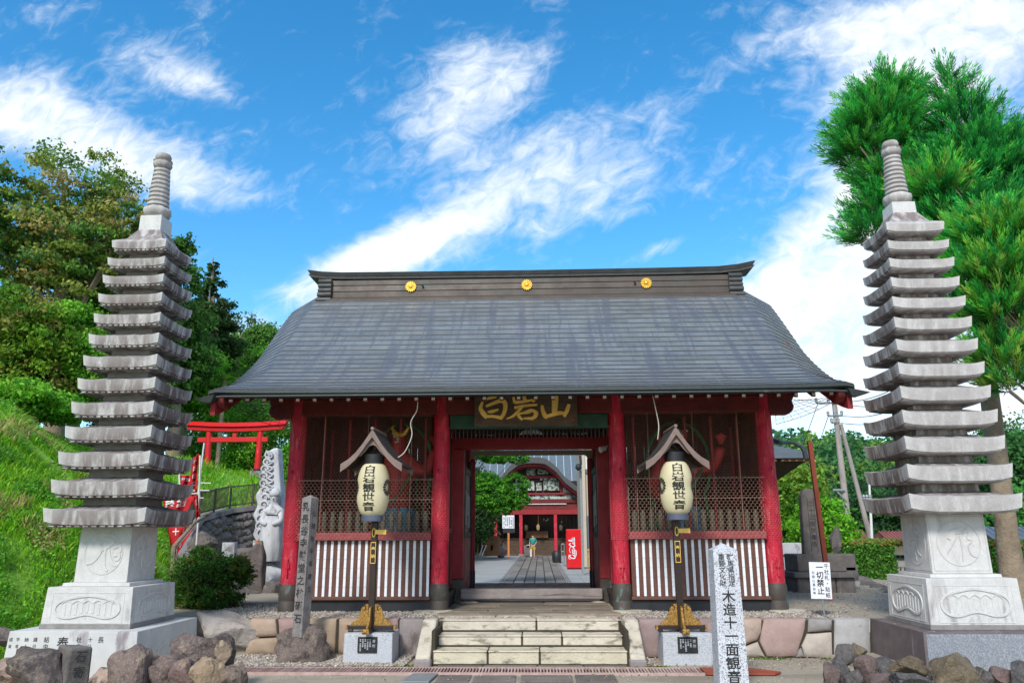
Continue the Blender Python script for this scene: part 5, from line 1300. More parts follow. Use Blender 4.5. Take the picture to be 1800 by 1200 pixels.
rk(180, 1198, .15, .12, 8.1, 42, 'pale small stone behind the inscribed stone', tint=(1.8, 1.6, 1.4))
t = thing('inscribed_stone', 'squared dark stone with engraved side leaning before the left pagoda', 'stone', at(128, 1200, 8.1))
m = MB(); c = at(128, 1165, 8.15); T = Matrix.Translation(c) @ Matrix.Rotation(R(-38), 4, 'Z') @ Matrix.Rotation(R(6), 4, 'Y')
for (xa, xb, za, zb) in ((-.17, .17, -.35, .19),):
    m.hexa([T @ Vector(p) for p in ((xa-.05, -.13, za), (xb, -.13, za), (xb, .13, za), (xa-.05, .13, za))], [T @ Vector(p) for p in ((xa+.02, -.11, zb-.02), (xb, -.12, zb), (xb-.01, .11, zb-.01), (xa+.03, .11, zb-.05))])
m.c = None; so2 = obj('block', m, Mt['darkstone'], t, bevel=.025)
m = MB(); write(m, '石寄面', lambda u, v, w: tuple(T @ Vector((xb+.004, u*1., .10+v))), .12, .15, off=.01, jit=.15); obj('lettering', m, Mt['ink_faded'], so2)
# ---- foreground rocks, right
RR = [(1487, 1150, .13, .12, 8.9, 'knobbly black lava rock at the top of the right rock pile'), (1462, 1188, .12, .12, 8.6, 'reddish dark rock at the left edge of the right rock pile'), (1482, 1178, .10, .15, 8.65, 'smooth grey upright rock in the right rock pile'),
      (1511, 1146, .10, .09, 8.9, 'small brown rock with moss behind the black lava rock'), (1502, 1192, .12, .08, 8.4, 'mossy buff rock at the foot of the right rock pile'), (1527, 1178, .13, .13, 8.5, 'dark hollowed lava rock in the middle of the right pile'),
      (1560, 1172, .15, .07, 8.6, 'flat dark grey slab right of the hollowed lava rock'), (1596, 1172, .19, .10, 8.5, 'long rounded grey brown rock before the right pagoda slab'), (1640, 1180, .09, .06, 8.7, 'small grey stone between the long rock and the peaked rock'),
      (1545, 1197, .15, .07, 8.2, 'low brown stone at the bottom edge, below the flat dark slab'), (1605, 1200, .22, .08, 8.1, 'low grey speckled stone at the bottom edge, left of the peaked rock'),
      (1675, 1185, .27, .19, 8.2, 'large peaked dark red brown rock in front of the lettered slab'), (1728, 1192, .15, .11, 8.3, 'purplish pointed rock right of the peaked rock'), (1765, 1190, .13, .09, 8.3, 'grey striped stone near the bottom right corner'),
      (1795, 1190, .15, .14, 8.1, 'black jagged rock in the bottom right corner')]
for i, (px, py, w_, h_, Y, lab) in enumerate(RR): rk(px, py, w_, h_, Y, 60+i, lab, 'lava', tint=[(1, 1, 1), (1.3, 1.0, .95), (.8, .85, .9), (1.4, 1.2, .8)][i % 4], tilt=rnd.uniform(-.5, .5), rot=rnd.uniform(0, 3), chip=rnd.uniform(.2, .7))
m = MB(); P = [(3.75, 10.4), (4.0, 9.3), (4.25, 8.35), (9, 8.1), (9, 10.9), (4.4, 10.9)]
m.prism(P, GZ-.03, .115, 'z'); tag(obj('pagoda_bed', m, Mt['sand'], bevel=.03), kind='structure')
m = MB(); P = [(-8, 7.9), (-3.55, 8.2), (-3.75, 9.0), (-4.0, 10.4), (-8, 10.9)]
m.prism(P, GZ-.03, .09, 'z'); tag(obj('pagoda_bed', m, Mt['sand'], bevel=.03), kind='structure')
# ================================================================ left hillside
def xb(y): return float(np.interp(y, [0, 9.6, 12, 14, 16.5, 20, 22.5, 24, 26, 90], [-6.2, -6.0, -5.15, -5.5, -7.3, -8.6, -8.2, -6.2, -4.5, -4.5]))
def wallh(y): return float(np.interp(y, [14, 16.5, 20, 24, 27], [.2, .9, 1.75, 2.35, 2.5]))
def hh(x, y):
    s_ = xb(y)-x
    if s_ <= 0: return .02
    base = 0 if y < 14 else wallh(y)
    h = .1+base*(1-math.exp(-s_*4)) + min(.80*s_, 3.4+.22*(s_-4.2))*(1. if y < 15 else max(0.12, 1-(y-15)/14))
    if y > 24: h = 2.75+min(s_, 1)*.1+.15*min(y-24, 5)+.12*max(0, y-29)+.10*max(0, -x-13)
    if y > 34: h -= .06*(min(y, 60)-34)
    if y > 60: h = min(h, 6.5)
    h += .16*noise.noise(Vector((x*.55, y*.55, 0)))*min(1, s_)+.06*noise.noise(Vector((x*1.9, y*1.9, 4)))*min(1, s_)
    return h
hx = axis([(-120, -40, 6), (-40, -16, 1), (-16, -3.5, .25), (-3.5, -1, .5)]); hy = axis([(-6, 8, 1), (8, 28, .25), (28, 60, 1.5), (60, 150, 8)])
nx = len(hx); m = MB(); m.V = [(x, y, hh(x, y)) for y in hy for x in hx]
m.F = [(j*nx+i, j*nx+i+1, (j+1)*nx+i+1, (j+1)*nx+i) for j in range(len(hy)-1) for i in range(nx-1) if not (xb(hy[j]) < hx[i]-.3)]; m.M = [0]*len(m.F); m.C = [None]*len(m.F)
tag(obj('hillside', m, Mt['soil'], smooth=60), kind='structure')
rs = np.random.RandomState(12)
def grass(name, region, n, hgt, lab, pal, keep=lambda x, y: True, wid=.011):
    x0, x1, y0, y1 = region; X = rs.uniform(x0, x1, n); Y = rs.uniform(y0, y1, n); P = []
    for a, b in zip(X, Y):
        if keep(a, b): P.append((a, b, hh(a, b)))
    P = np.array(P); n = len(P); pal = np.array(pal)
    pat = np.array([noise.noise(Vector((a*.8, b*.8, c*.8+5)))+.5*noise.noise(Vector((a*2.6, b*2.6, 9))) for a, b, c in P])
    dry = pat > .33; ci = rs.randint(0, len(pal)-2, n); K = pal[ci]; K[dry] = pal[len(pal)-2+rs.randint(0, 2, dry.sum())]; K = K*rs.uniform(.6, 1.3, (n, 1))
    H = hgt*rs.uniform(.4, 1.3, (n, 1))*(1+.8*pat[:, None]); an = rs.uniform(0, 6.28, n); d = np.stack([np.cos(an), np.sin(an), np.zeros(n)], 1)*wid*(H/hgt)
    ln = np.stack([rs.normal(.25, .5, n), rs.normal(-.35, .5, n), np.ones(n)], 1)*H; mid = ln*.55+np.array([0, 0, .02])
    V = np.stack([P-d, P+d, P+mid+d*.7, P+ln, P+mid-d*.7], 1).reshape(-1, 3); F = (np.array([(0, 1, 2), (0, 2, 4), (4, 2, 3)])[None]+5*np.arange(n)[:, None, None]).reshape(-1, 3)
    return tag(npmesh(name, V, F, np.repeat(K, 5, 0), Mt['leaf']), lab, 'grass', kind='stuff')
GP = [(.18, .46, .03), (.23, .52, .03), (.28, .54, .04), (.13, .40, .03), (.34, .56, .05), (.34, .42, .10), (.46, .44, .20)]
grass('grass', (-15, -5, 8.3, 20), 150000, .12, 'bright green grass with dry patches on the left slope', GP, lambda x, y: x < xb(y)-.05 and not (abs(x+5.05) < .8 and abs(y-9.63) < .8))
grass('grass', (-17, -7, 20, 32), 30000, .25, 'grass on the terrace below the red torii', GP, lambda x, y: x < xb(y)-.1, .02)
grass('grass', (-5.6, -4.0, 12.6, 16), 2500, .10, 'sparse grass beside the shrub left of the gate', GP, lambda x, y: x < xb(y))

# broad-leaved weeds on the slope
rs = np.random.RandomState(77); P = []; K = []
for i in range(340):
    y = rs.uniform(8.6, 19.5); x = xb(y)-rs.uniform(.1, 6.5); r = rs.uniform(.08, .30); n = int(140*r/.2); q = np.stack([x+rs.normal(0, r*.6, n), y+rs.normal(0, r*.6, n), np.zeros(n)], 1)
    if abs(x+5.05) < 1.0 and abs(y-9.63) < 1.0: continue
    q[:, 2] = [hh(a, b) for a, b in q[:, :2]]; q[:, 2] += rs.uniform(.03, .22, n); P.append(q); c = np.array([(.10, .33, .03), (.16, .40, .04), (.07, .24, .03), (.34, .34, .12), (.40, .36, .18)][rs.choice(5, p=[.3, .3, .2, .12, .08])]); K.append(c*rs.uniform(.6, 1.25, (n, 1)))
P = np.concatenate(P); K = np.concatenate(K); V, F, K = leaves(P, np.tile([.0, -.3, 1.], (len(P), 1)), .026, K, rs, asp=.6)
tag(npmesh('weeds', V, F, K, Mt['leaf']), 'leafy weeds scattered over the grass slope', 'weeds', kind='stuff')
# ================================================================ vegetation
G1 = [(.06, .17, .03), (.08, .20, .035), (.05, .13, .025), (.11, .25, .04)]
GB = [(.10, .31, .02), (.14, .38, .03), (.07, .25, .02), (.19, .43, .04)]
GO = [(.17, .22, .05), (.22, .25, .07), (.12, .19, .04), (.28, .24, .10), (.08, .15, .04)]
def tree(name, lab, base, top, r, blobs, n, size, pal, seed, cat='tree', group=None, clump=.35, per=60, shell=.4, k=14, **kw):
    base = Vector(base)
    if base.x < -6: base.z = min(base.z, hh(base.x, base.y)-.05)
    t = thing(name, lab, cat, base, group); rs_ = np.random.RandomState(seed)
    c, C = crown('crown', blobs, n, size, pal, t, seed, clump=clump, per=per, shell=shell, **kw)
    m = MB(); limbs(m, base, top, r, C, rs_, k); obj('trunk', m, Mt['bark'], t, smooth=70); return t
def bl(px, py, Y, rx, ry, rz, dy=0): p = at(px, py, Y); return (p.x, p.y+dy, p.z, rx, ry, rz)
# the big mixed tree upper left
YT = 26
tree('broadleaf_tree', 'large olive green tree with reddish brown patches at the upper left', (at(110, 700, YT).x, YT, 4.4), at(120, 330, YT), .32,
     [bl(130, 330, YT, 2.2, 2.2, 1.6), (bl(60, 400, YT, 2.0, 2.0, 1.5)), bl(190, 400, YT, 1.6, 2, 1.4), bl(120, 440, YT, 2.6, 2.4, 1.7), bl(40, 470, YT, 1.7, 2, 1.3), bl(180, 470, YT, 1.7, 2, 1.5), bl(225, 390, YT, .8, 1, .9), bl(80, 520, YT, 1.6, 2, 1.2)],
     34000, .078, [(.20, .27, .05), (.25, .30, .07), (.14, .23, .04), (.31, .28, .10), (.09, .19, .04), (.12, .27, .05), (.07, .17, .05)], 3, clump=.26, per=70, shell=.45, k=26, flat=.6)
tree('broadleaf_tree', 'dark tree cut by the left edge, its twigs reaching in at upper left', (at(-70, 700, 24).x, 24, 4.5), at(-90, 260, 24), .28,
     [bl(-60, 280, 24, 1.4, 1.6, 1.0), bl(-40, 400, 24, 1.1, 1.6, 1.2), bl(-90, 340, 24, 1.8, 1.8, 1.8)], 9000, .085, G1, 4, clump=.3, per=50, shell=.3, k=16)
tree('conifer', 'tall thin dark conifer with a bare tip rising behind the left pagoda', (at(375, 690, 34).x, 34, 5.5), at(377, 452, 34), .22,
     [bl(376, 475, 34, .35, .35, .5), bl(372, 505, 34, .7, .7, .45), bl(380, 540, 34, .95, .9, .5), bl(372, 575, 34, 1.15, 1, .5), bl(385, 610, 34, 1.2, 1.2, .5), bl(370, 640, 34, 1.1, 1.2, .5), bl(350, 560, 34, .9, .9, .8)],
     16000, .075, [(.03, .075, .02), (.045, .10, .025), (.03, .06, .018)], 5, clump=.34, per=50, k=20, flat=.6)
tree('conifer', 'dark broad evergreen just right of the top of the left pagoda', (at(318, 690, 30).x, 30, 5), at(318, 440, 30), .25,
     [bl(312, 440, 30, .75, .8, .6), bl(320, 490, 30, .9, .9, .9), bl(330, 560, 30, 1.1, 1.1, 1.2), bl(325, 640, 30, 1.2, 1.2, 1.2)], 15000, .08, G1[:3], 6, clump=.35, per=60)
tree('broadleaf_tree', 'lush yellow green tree below the olive tree at the left edge', (at(40, 760, 21).x, 21, 3.8), at(40, 560, 21), .2,
     [bl(40, 570, 21, 1.2, 1.3, .9), bl(90, 590, 21, .9, 1.2, .9), bl(10, 640, 21, 1.2, 1.3, 1.1), bl(70, 650, 21, 1.2, 1.2, 1.0), bl(20, 540, 21, .7, .9, .6)], 30000, .06, [(.09, .22, .015), (.13, .26, .02), (.06, .16, .015), (.17, .28, .03), (.24, .24, .06)], 7, clump=.3, per=70, k=14)
tree('broadleaf_tree', 'bright green bushy tree between the yellow green tree and the left pagoda', (at(135, 740, 22).x, 22, 4), at(130, 600, 22), .18,
     [bl(130, 580, 22, .9, 1, .9), bl(150, 640, 22, 1.0, 1, 1.0), bl(110, 690, 22, .9, 1, .6)], 20000, .06, GB, 8, clump=.3, per=60)
for i, (px, py, Y, rx, rz, pal, lab) in enumerate([(200, 520, 30, 2.2, 2.0, GB[:3]+G1, 'dense mid green tree behind the upper left pagoda tiers'), (240, 600, 29, 2.2, 2.0, G1, 'dark green tree behind the middle of the left pagoda'),
        (420, 600, 44, 2.6, 1.6, [(.09, .15, .03), (.07, .15, .03)], 'grey green tree crown to the left of the roof edge'), (465, 600, 40, 1.0, .9, G1, 'small rounded tree crown touching the left roof edge'),
        (420, 660, 38, 2.6, 2.0, GB[:3]+G1[:2], 'leafy tree above the crossbar of the torii'), (330, 660, 32, 1.6, 1.6, GB, 'fresh green tree behind the left end of the torii'),
        (490, 640, 42, 2.2, 2.2, G1, 'dark tree seen beneath the left roof edge')]):
    Yg = hh(at(px, py, Y).x, Y)
    tree('broadleaf_tree', lab, (at(px, py, Y).x, Y, Yg), at(px, py-20, Y), .2, [bl(px, py, Y, rx, rx, rz), bl(px-18, py+30, Y, rx*.8, rx*.8, rz*.8), bl(px+20, py+35, Y, rx*.8, rx*.8, rz*.8)], 16000, .085, pal, 20+i, clump=.3, per=60, k=12)
# undergrowth on the slope and behind the torii, one bush each
bush = [(35, 700, 19, .9, .45, 'light green bush at the top of the grass slope, left edge'), (90, 715, 20, .8, .4, 'spreading bush on the crest of the slope left of the pagoda'), (10, 745, 17, .5, .3, 'yellowish bush low at the left edge'),
        (200, 690, 24, 1.4, 1.0, 'thick shrub behind the pagoda on the crest'), (395, 790, 33, 1.7, 1.5, 'rounded bright shrub framed by the torii'), (440, 800, 34, 1.2, 1.0, 'dark shrub near the right post of the torii'),
        (345, 780, 34, 1.0, 1.1, 'shrub behind the left post of the torii'), (485, 740, 33, 1.3, 1.4, 'bushy green growth between the torii and the gate pillar'), (508, 812, 24, .35, .5, 'pale green shrub beside the left gate pillar'),
        (420, 730, 36, 2.2, 1.0, 'wide dark thicket behind the torii crossbar')]
for i, (px, py, Y, rx, rz, lab) in enumerate(bush):
    p = at(px, py, Y); crown_, C = crown('bush', [(p.x, p.y, p.z, rx, rx, rz), (p.x+.4*rx, p.y, p.z-.3*rz, rx*.8, rx*.8, rz*.8), (p.x-.4*rx, p.y, p.z-.3*rz, rx*.8, rx*.8, rz*.8)], 9000, .055, [GB, GB, GO, G1+GB[:1]][i % 4], None, 40+i, clump=.35, per=45, loc=(p.x, p.y, p.z-rz))
    tag(crown_, lab, 'bush')
for i, (px, py, Y) in enumerate([(395, 668, 31), (452, 650, 36)]):   # feathery fern palms
    p = at(px, py, Y); t = thing('fern_palm', ['feathery fern palm above the torii crossbar', 'pale fern palm close to the left roof edge'][i], 'palm', (p.x, p.y, hh(p.x, p.y)))
    m = MB(); m.tube([(p.x, p.y, hh(p.x, p.y)), (p.x, p.y, p.z)], .09, 8); obj('trunk', m, Mt['bark'], t)
    V = []; n_ = 0; P = []
    for k in range(16):
        a = k*2.4; L = 1.1; 
        for j in range(26):
            s_ = j/25; q = Vector((p.x+math.cos(a)*L*s_, p.y+math.sin(a)*L*s_, p.z+.75*s_-1.15*s_*s_)); w_ = .26*math.sin(math.pi*min(1, s_+.08))+.02
            for sd_ in (-1, 1): e = Vector((-math.sin(a)*sd_*w_, math.cos(a)*sd_*w_, -.05)); f = Vector((math.cos(a)*.025, math.sin(a)*.025, 0)); P += [q-f, q+f, q+e+f*.3]
    V = np.array([v[:] for v in P]); o = npmesh('fronds', V, np.arange(len(V)).reshape(-1, 3), np.tile([.14, .26, .04], (len(V), 1)), Mt['leaf'], t)
# shrub beside the left pagoda
p = at(368, 1010, 12.3)
tree('azalea_shrub', 'dark green azalea shrub between the left pagoda and the gate', (p.x, p.y, .5), (p.x, p.y, 1.2), .04, [(p.x-.08, p.y, p.z+.02, .50, .5, .34), (p.x-.30, p.y, p.z-.18, .36, .4, .35), (p.x+.34, p.y, p.z+.10, .34, .34, .20), (p.x+.15, p.y-.1, p.z-.32, .46, .4, .2), (p.x-.15, p.y, p.z+.30, .22, .2, .16), (p.x+.50, p.y, p.z-.02, .20, .2, .14)], 26000, .021,
     [(.035, .10, .018), (.05, .15, .02), (.07, .19, .025), (.025, .07, .014), (.11, .14, .025)], 60, cat='shrub', clump=.32, per=45, k=26, shell=.3)
# ---- cedars on the right: upswept plumes of narrow blades
def cedar(name, lab, base, top, r, blobs, nplume, seed, pal, droop_=0.):
    t = thing(name, lab, 'tree', base); rs_ = np.random.RandomState(seed); B = np.array(blobs, float); wt = B[:, 3]*B[:, 5]; wt /= wt.sum()
    bi = rs_.choice(len(B), nplume, p=wt); b = B[bi]; d = norm(rs_.normal(0, 1, (nplume, 3))); d[:, 2] = np.abs(d[:, 2])*.9-.15+d[:, 2]*.3; d = norm(d)
    rr = rs_.uniform(.35, 1., (nplume, 1))**.6; O = b[:, :3]+d*rr*b[:, 3:6]
    ax_ = norm(d*np.array([1, 1, .5])+np.array([0, 0, .55-droop_])+rs_.normal(0, .2, (nplume, 3)))
    nb = 54; ci = np.repeat(np.arange(nplume), nb); L = rs_.uniform(.35, .75, (nplume, 1))
    s_ = rs_.uniform(0, 1, (len(ci), 1)); A = ax_[ci]; side = norm(np.cross(A, rs_.normal(0, 1, A.shape)))
    p0 = O[ci]+A*L[ci]*s_+side*.02; dirv = norm(A*.9+side*.62*(1-.5*s_)+np.array([0, 0, .12])); ln = .145*(1.15-s_*.6)*rs_.uniform(.6, 1.3, s_.shape)
    wv = norm(np.cross(dirv, rs_.normal(0, 1, A.shape)))*.0065
    V = np.stack([p0-wv, p0+wv, p0+dirv*ln*.6+wv*.9, p0+dirv*ln, p0+dirv*ln*.6-wv*.9], 1).reshape(-1, 3)
    n = len(ci); F = (np.array([(0, 1, 2), (0, 2, 4), (4, 2, 3)])[None]+5*np.arange(n)[:, None, None]).reshape(-1, 3)
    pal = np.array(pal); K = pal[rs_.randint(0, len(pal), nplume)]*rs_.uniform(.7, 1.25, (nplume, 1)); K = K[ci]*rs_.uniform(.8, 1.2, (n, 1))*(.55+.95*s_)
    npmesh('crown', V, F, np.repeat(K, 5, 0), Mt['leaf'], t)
    m = MB(); base = Vector(base); top = Vector(top)
    P = [base+(top-base)*q for q in (0, .1, .3, .5, .7, .85, 1)]; m.tube(P, [r*1.3, r*1.05, r*.95, r*.8, r*.5, r*.25, r*.05], 14)
    for i in rs_.choice(nplume, 150, replace=False):
        c = Vector(O[i]); q = min(.95, max(.22, (c.z-base.z)/(top.z-base.z)*.92)); s0 = base+(top-base)*q; s0.z -= .3*(c-s0).length; m.tube([s0, (s0+c)/2+Vector((0, 0, -.08)), c], [r*.22*(1.1-q), r*.12, .008], 5)
    obj('trunk', m, Mt['bark'], t, smooth=70); return t
CG = [(.022, .25, .055), (.032, .31, .06), (.012, .13, .03), (.07, .37, .06), (.015, .17, .035)]
CY = [(.09, .38, .045), (.13, .43, .05), (.06, .32, .04), (.21, .36, .06)]
cb = lambda px, py, Y, rx, rz: bl(px, py, Y, rx, rx*1.0, rz)
tree_R = cedar('cedar_tree', 'tall vivid green cedar with a thick pale trunk at the right edge', (at(1778, 1010, 14).x, 14, .45), at(1668, 128, 15), .17,
      [cb(1668, 165, 15, .16, .40), cb(1690, 225, 15, .42, .6), cb(1705, 280, 15, .66, .6), cb(1675, 330, 15, .62, .7), cb(1735, 330, 15, .85, .9), cb(1700, 400, 15, 1.0, .9), cb(1770, 300, 15, .65, .6), cb(1790, 380, 15, .7, .6), cb(1660, 400, 14.6, .55, .6)], 2900, 71, CG)
cedar('cedar_tree', 'dark leafy cedar standing behind the top of the right pagoda', (at(1690, 1005, 16).x, 16, .45), at(1555, 135, 16), .2,
      [cb(1553, 180, 16, .52, .5), cb(1540, 235, 16, .72, .6), cb(1578, 200, 16, .36, .5), cb(1515, 275, 16, .5, .4), cb(1575, 270, 16, .50, .6), cb(1560, 320, 16, .5, .5), cb(1545, 380, 16, .38, .4), cb(1530, 420, 16, .36, .35), cb(1590, 360, 16, .5, .8)], 1800, 72, [(.03, .28, .05), (.04, .36, .06), (.02, .19, .04), (.09, .36, .05)], .1)
cedar('cedar_tree', 'yellow green cedar leaning in from the right edge, drooping low beside the pagoda', (at(1860, 1000, 13).x, 13, .45), at(1830, 420, 13.2), .18,
      [cb(1765, 430, 13, .62, .5), cb(1740, 500, 13, .6, .5), cb(1790, 480, 13, .6, .6), cb(1650, 350, 14.4, .45, .5), cb(1770, 560, 13, .55, .45), cb(1765, 640, 13, .38, .4), cb(1785, 680, 13, .35, .35), cb(1720, 560, 13.6, .38, .4), cb(1700, 450, 14, .5, .5)], 1900, 73, CY+CG[:2])
t_, C_ = crown('dead_foliage', [bl(1775, 590, 13.6, .45, .4, .35), bl(1730, 610, 13.8, .3, .4, .25)], 5000, .05, [(.16, .05, .035), (.10, .04, .03)], tree_R, 74, clump=.35, per=50, asp=.25)

# ================================================================ torii, terrace wall, fence, banners, statue
Y = 29.
L = lambda px, py: at(px, py, Y)
t = thing('torii', 'bright red wooden torii on the terrace at the left', 'torii', (-11.5, Y, 3.6))
for sx, xa in ((-1, 367), (1, 457)):
    a = L(xa-4, 828); b = L(xa+1, 757)
    a.x += -.02*sx
    m = MB(); m.tube([a, b], [.125, .105], 16); c = obj('post', m, Mt['vermilion'], t, smooth=60)
    m = MB(); q = L(xa-4, 845); m.hexa([(a.x-.26, Y-.26, q.z-.3), (a.x+.26, Y-.26, q.z-.3), (a.x+.26, Y+.26, q.z-.3), (a.x-.26, Y+.26, q.z-.3)], [(a.x-.20, Y-.20, a.z), (a.x+.20, Y-.20, a.z), (a.x+.20, Y+.20, a.z), (a.x-.20, Y+.20, a.z)]); obj('footing', m, Mt['concrete'], t, bevel=.02)
    m = MB(); m.lathe([(.14, 0), (.14, .08), (.12, .09)], 16, a); obj('collar', m, Mt['black'], c)
a = L(348, 773); b = L(471, 770); m = MB(); m.box(a.x, b.x, Y-.06, Y+.06, a.z-.09, a.z+.09); obj('tie_bar', m, Mt['vermilion'], t, bevel=.01)
m = MB(); c = L(413, 765); m.box(c.x-.07, c.x+.07, Y-.06, Y+.06, a.z+.093, L(413, 758).z); obj('strut', m, Mt['vermilion'], t)
m = MB(); pts = [(333, 751), (375, 753.5), (413, 754), (455, 753), (499, 749.5)]
for (p0, p1) in zip(pts[:-1], pts[1:]):
    A, B_ = L(*p0), L(*p1); m.hexa([(A.x, Y-.13, A.z-.10), (B_.x, Y-.13, B_.z-.10), (B_.x, Y+.13, B_.z-.10), (A.x, Y+.13, A.z-.10)], [(A.x, Y-.14, A.z+.06), (B_.x, Y-.14, B_.z+.06), (B_.x, Y+.14, B_.z+.06), (A.x, Y+.14, A.z+.06)])
    m.hexa([(A.x-(p0[0] < 340)*.1, Y-.22, A.z+.07), (B_.x+(p1[0] > 490)*.1, Y-.22, B_.z+.07), (B_.x+(p1[0] > 490)*.1, Y+.22, B_.z+.07), (A.x-(p0[0] < 340)*.1, Y+.22, A.z+.07)], [(A.x-(p0[0] < 340)*.15, Y-.06, A.z+.24), (B_.x+(p1[0] > 490)*.15, Y-.06, B_.z+.24), (B_.x+(p1[0] > 490)*.15, Y+.06, B_.z+.24), (A.x-(p0[0] < 340)*.15, Y+.06, A.z+.24)])
obj('lintel', m, Mt['vermilion'], t)
# rubble terrace wall
pts = [(-6.6, 15.6), (-7.35, 16.7), (-8.0, 18.2), (-8.5, 20), (-8.4, 21.6), (-7.6, 22.9), (-6.2, 23.8), (-4.6, 24.3)]
t = thing('rubble_wall', 'curved dry stone terrace wall of rough grey boulders left of the gate', 'wall', (-8.0, 20, .2))
Pl = []; 
for (a, b), (c, d) in zip(pts[:-1], pts[1:]):
    for k in range(8): Pl.append((a+(c-a)*k/8, b+(d-b)*k/8))
m = MB(); tops = []
for (a, b), (c, d) in zip(Pl[:-1], Pl[1:]):
    za, zb = .3+wallh(b), .3+wallh(d); nx_, ny_ = (d-b), -(c-a); l = math.hypot(nx_, ny_); nx_, ny_ = nx_/l, ny_/l
    m.hexa([(a, b, -.1), (c, d, -.1), (c-nx_*.5, d-ny_*.5, -.1), (a-nx_*.5, b-ny_*.5, -.1)], [(a-nx_*.12, b-ny_*.12, za-.12), (c-nx_*.12, d-ny_*.12, zb-.12), (c-nx_*.6, d-ny_*.6, zb-.12), (a-nx_*.6, b-ny_*.6, za-.12)])
    tops.append((a, b, za, c, d, zb, nx_, ny_))
obj('backing', m, Mt['joint'], t)
import bmesh
bmr = bmesh.new(); rs_ = random.Random(4)
for (a, b, za, c, d, zb, nx_, ny_) in tops:
    L_ = math.hypot(c-a, d-b); z = .15
    while z < (za+zb)/2-.22:
        s_ = rs_.uniform(.11, .19)
        for k in range(2):
            u_ = (k+.5)/2+rs_.uniform(-.15, .15); x = a+(c-a)*u_-nx_*.10*(z/2); y = b+(d-b)*u_-ny_*.10*(z/2)
            r_ = bmesh.ops.create_icosphere(bmr, subdivisions=2, radius=1.)['verts']; o3 = Vector((rs_.random()*50, rs_.random()*50, 0)); an = rs_.uniform(0, 3.1)
            sc = (s_*rs_.uniform(.8, 1.25), s_*.8, s_*rs_.uniform(.6, .95))
            for v in r_:
                q = v.co*(1+.3*noise.noise(v.co*1.3+o3)); v.co = Vector((x, y, z)) + Vector((q.x*sc[0], q.y*sc[1], q.z*sc[2]))
        z += s_*1.25
me = bpy.data.meshes.new('stonework'); bmr.transform(Matrix.Translation(-Vector(t.location))); bmr.to_mesh(me); bmr.free(); me.shade_smooth(); me.set_sharp_from_angle(angle=R(28)); me.materials.append(Mt['darkstone'])
o = bpy.data.objects.new('stonework', me); col.objects.link(o); o.parent = t
m = MB()
for (a, b, za, c, d, zb, nx_, ny_) in tops:
    if b < 16.2: continue
    m.hexa([(a+nx_*.02, b+ny_*.02, za-.125), (c+nx_*.02, d+ny_*.02, zb-.125), (c-nx_*.35, d-ny_*.35, zb-.125), (a-nx_*.35, b-ny_*.35, za-.125)], [(a+nx_*.02, b+ny_*.02, za), (c+nx_*.02, d+ny_*.02, zb), (c-nx_*.35, d-ny_*.35, zb), (a-nx_*.35, b-ny_*.35, za)])
obj('coping', m, Mt['concrete'], t)
f = thing('railing', 'brown metal railing with thin bars along the top of the curved terrace wall', 'railing', (-8.2, 20, 2.6))
m = MB(); bars = MB(); k = 0
for (a, b, za, c, d, zb, nx_, ny_) in tops:
    if b < 18.2: continue
    ox, oy = -nx_*.15, -ny_*.15
    for hz_ in (.08, .60): m.tube([(a+ox, b+oy, za+hz_), (c+ox, d+oy, zb+hz_)], .022, 6)
    if k % 4 == 0: m.tube([(a+ox, b+oy, za), (a+ox, b+oy, za+.64)], .032, 6)
    for q in range(5): u_ = q/5; bars.tube([(a+(c-a)*u_+ox, b+(d-b)*u_+oy, za+(zb-za)*u_+.08), (a+(c-a)*u_+ox, b+(d-b)*u_+oy, za+(zb-za)*u_+.60)], .007, 4, cap=False)
    k += 1
obj('rails', m, Mt['iron'], f); obj('bars', bars, Mt['iron'], f)
# stone deity with carved halo
c = at(482, 960, 17.); X0 = c.x
t = thing('deity_statue', 'weathered white stone deity with a tall flame halo, standing beside the left gate pillar', 'statue', (X0, 17., .4))
def sp_(px, py, dy=0): p = at(px, py, 17.); return Vector((p.x, 17.+dy, p.z))
m = MB()
prof = [(452, 1000), (448, 975), (452, 955), (443, 940), (450, 920), (443, 905), (452, 888), (447, 870), (458, 855), (455, 835), (464, 815), (466, 795), (480, 787), (489, 786), (491, 830), (495, 880), (496, 1000)]
m.prism([(sp_(*q).x, sp_(*q).z) for q in prof], 17.0, 17.34, 'y'); obj('halo', m, Mt['whitestone'], t, bevel=.05)
m = MB()
for i in range(15):
    q = sp_(457+i*.9+3*math.sin(i), 975-i*12.5); r_ = .13-.003*i
    P = [(q.x-r_*.1+r_*(1-k/16)*math.cos(k*.62), 16.97, q.z+r_*(1-k/16)*math.sin(k*.62)) for k in range(15)]; m.tube(P, [.032*(1-.5*k/15) for k in range(15)], 6)
    q = sp_(474-i*.1, 960-i*11); P = [(q.x+.10*math.sin(k*.6)*(1-k/18), 16.97, q.z+.02*k) for k in range(10)]; m.tube(P, .024, 6)
obj('scrollwork', m, Mt['whitestone'], t, smooth=60)
bx, by = sp_(485, 900).x, 16.82
g = lambda py: sp_(485, py).z
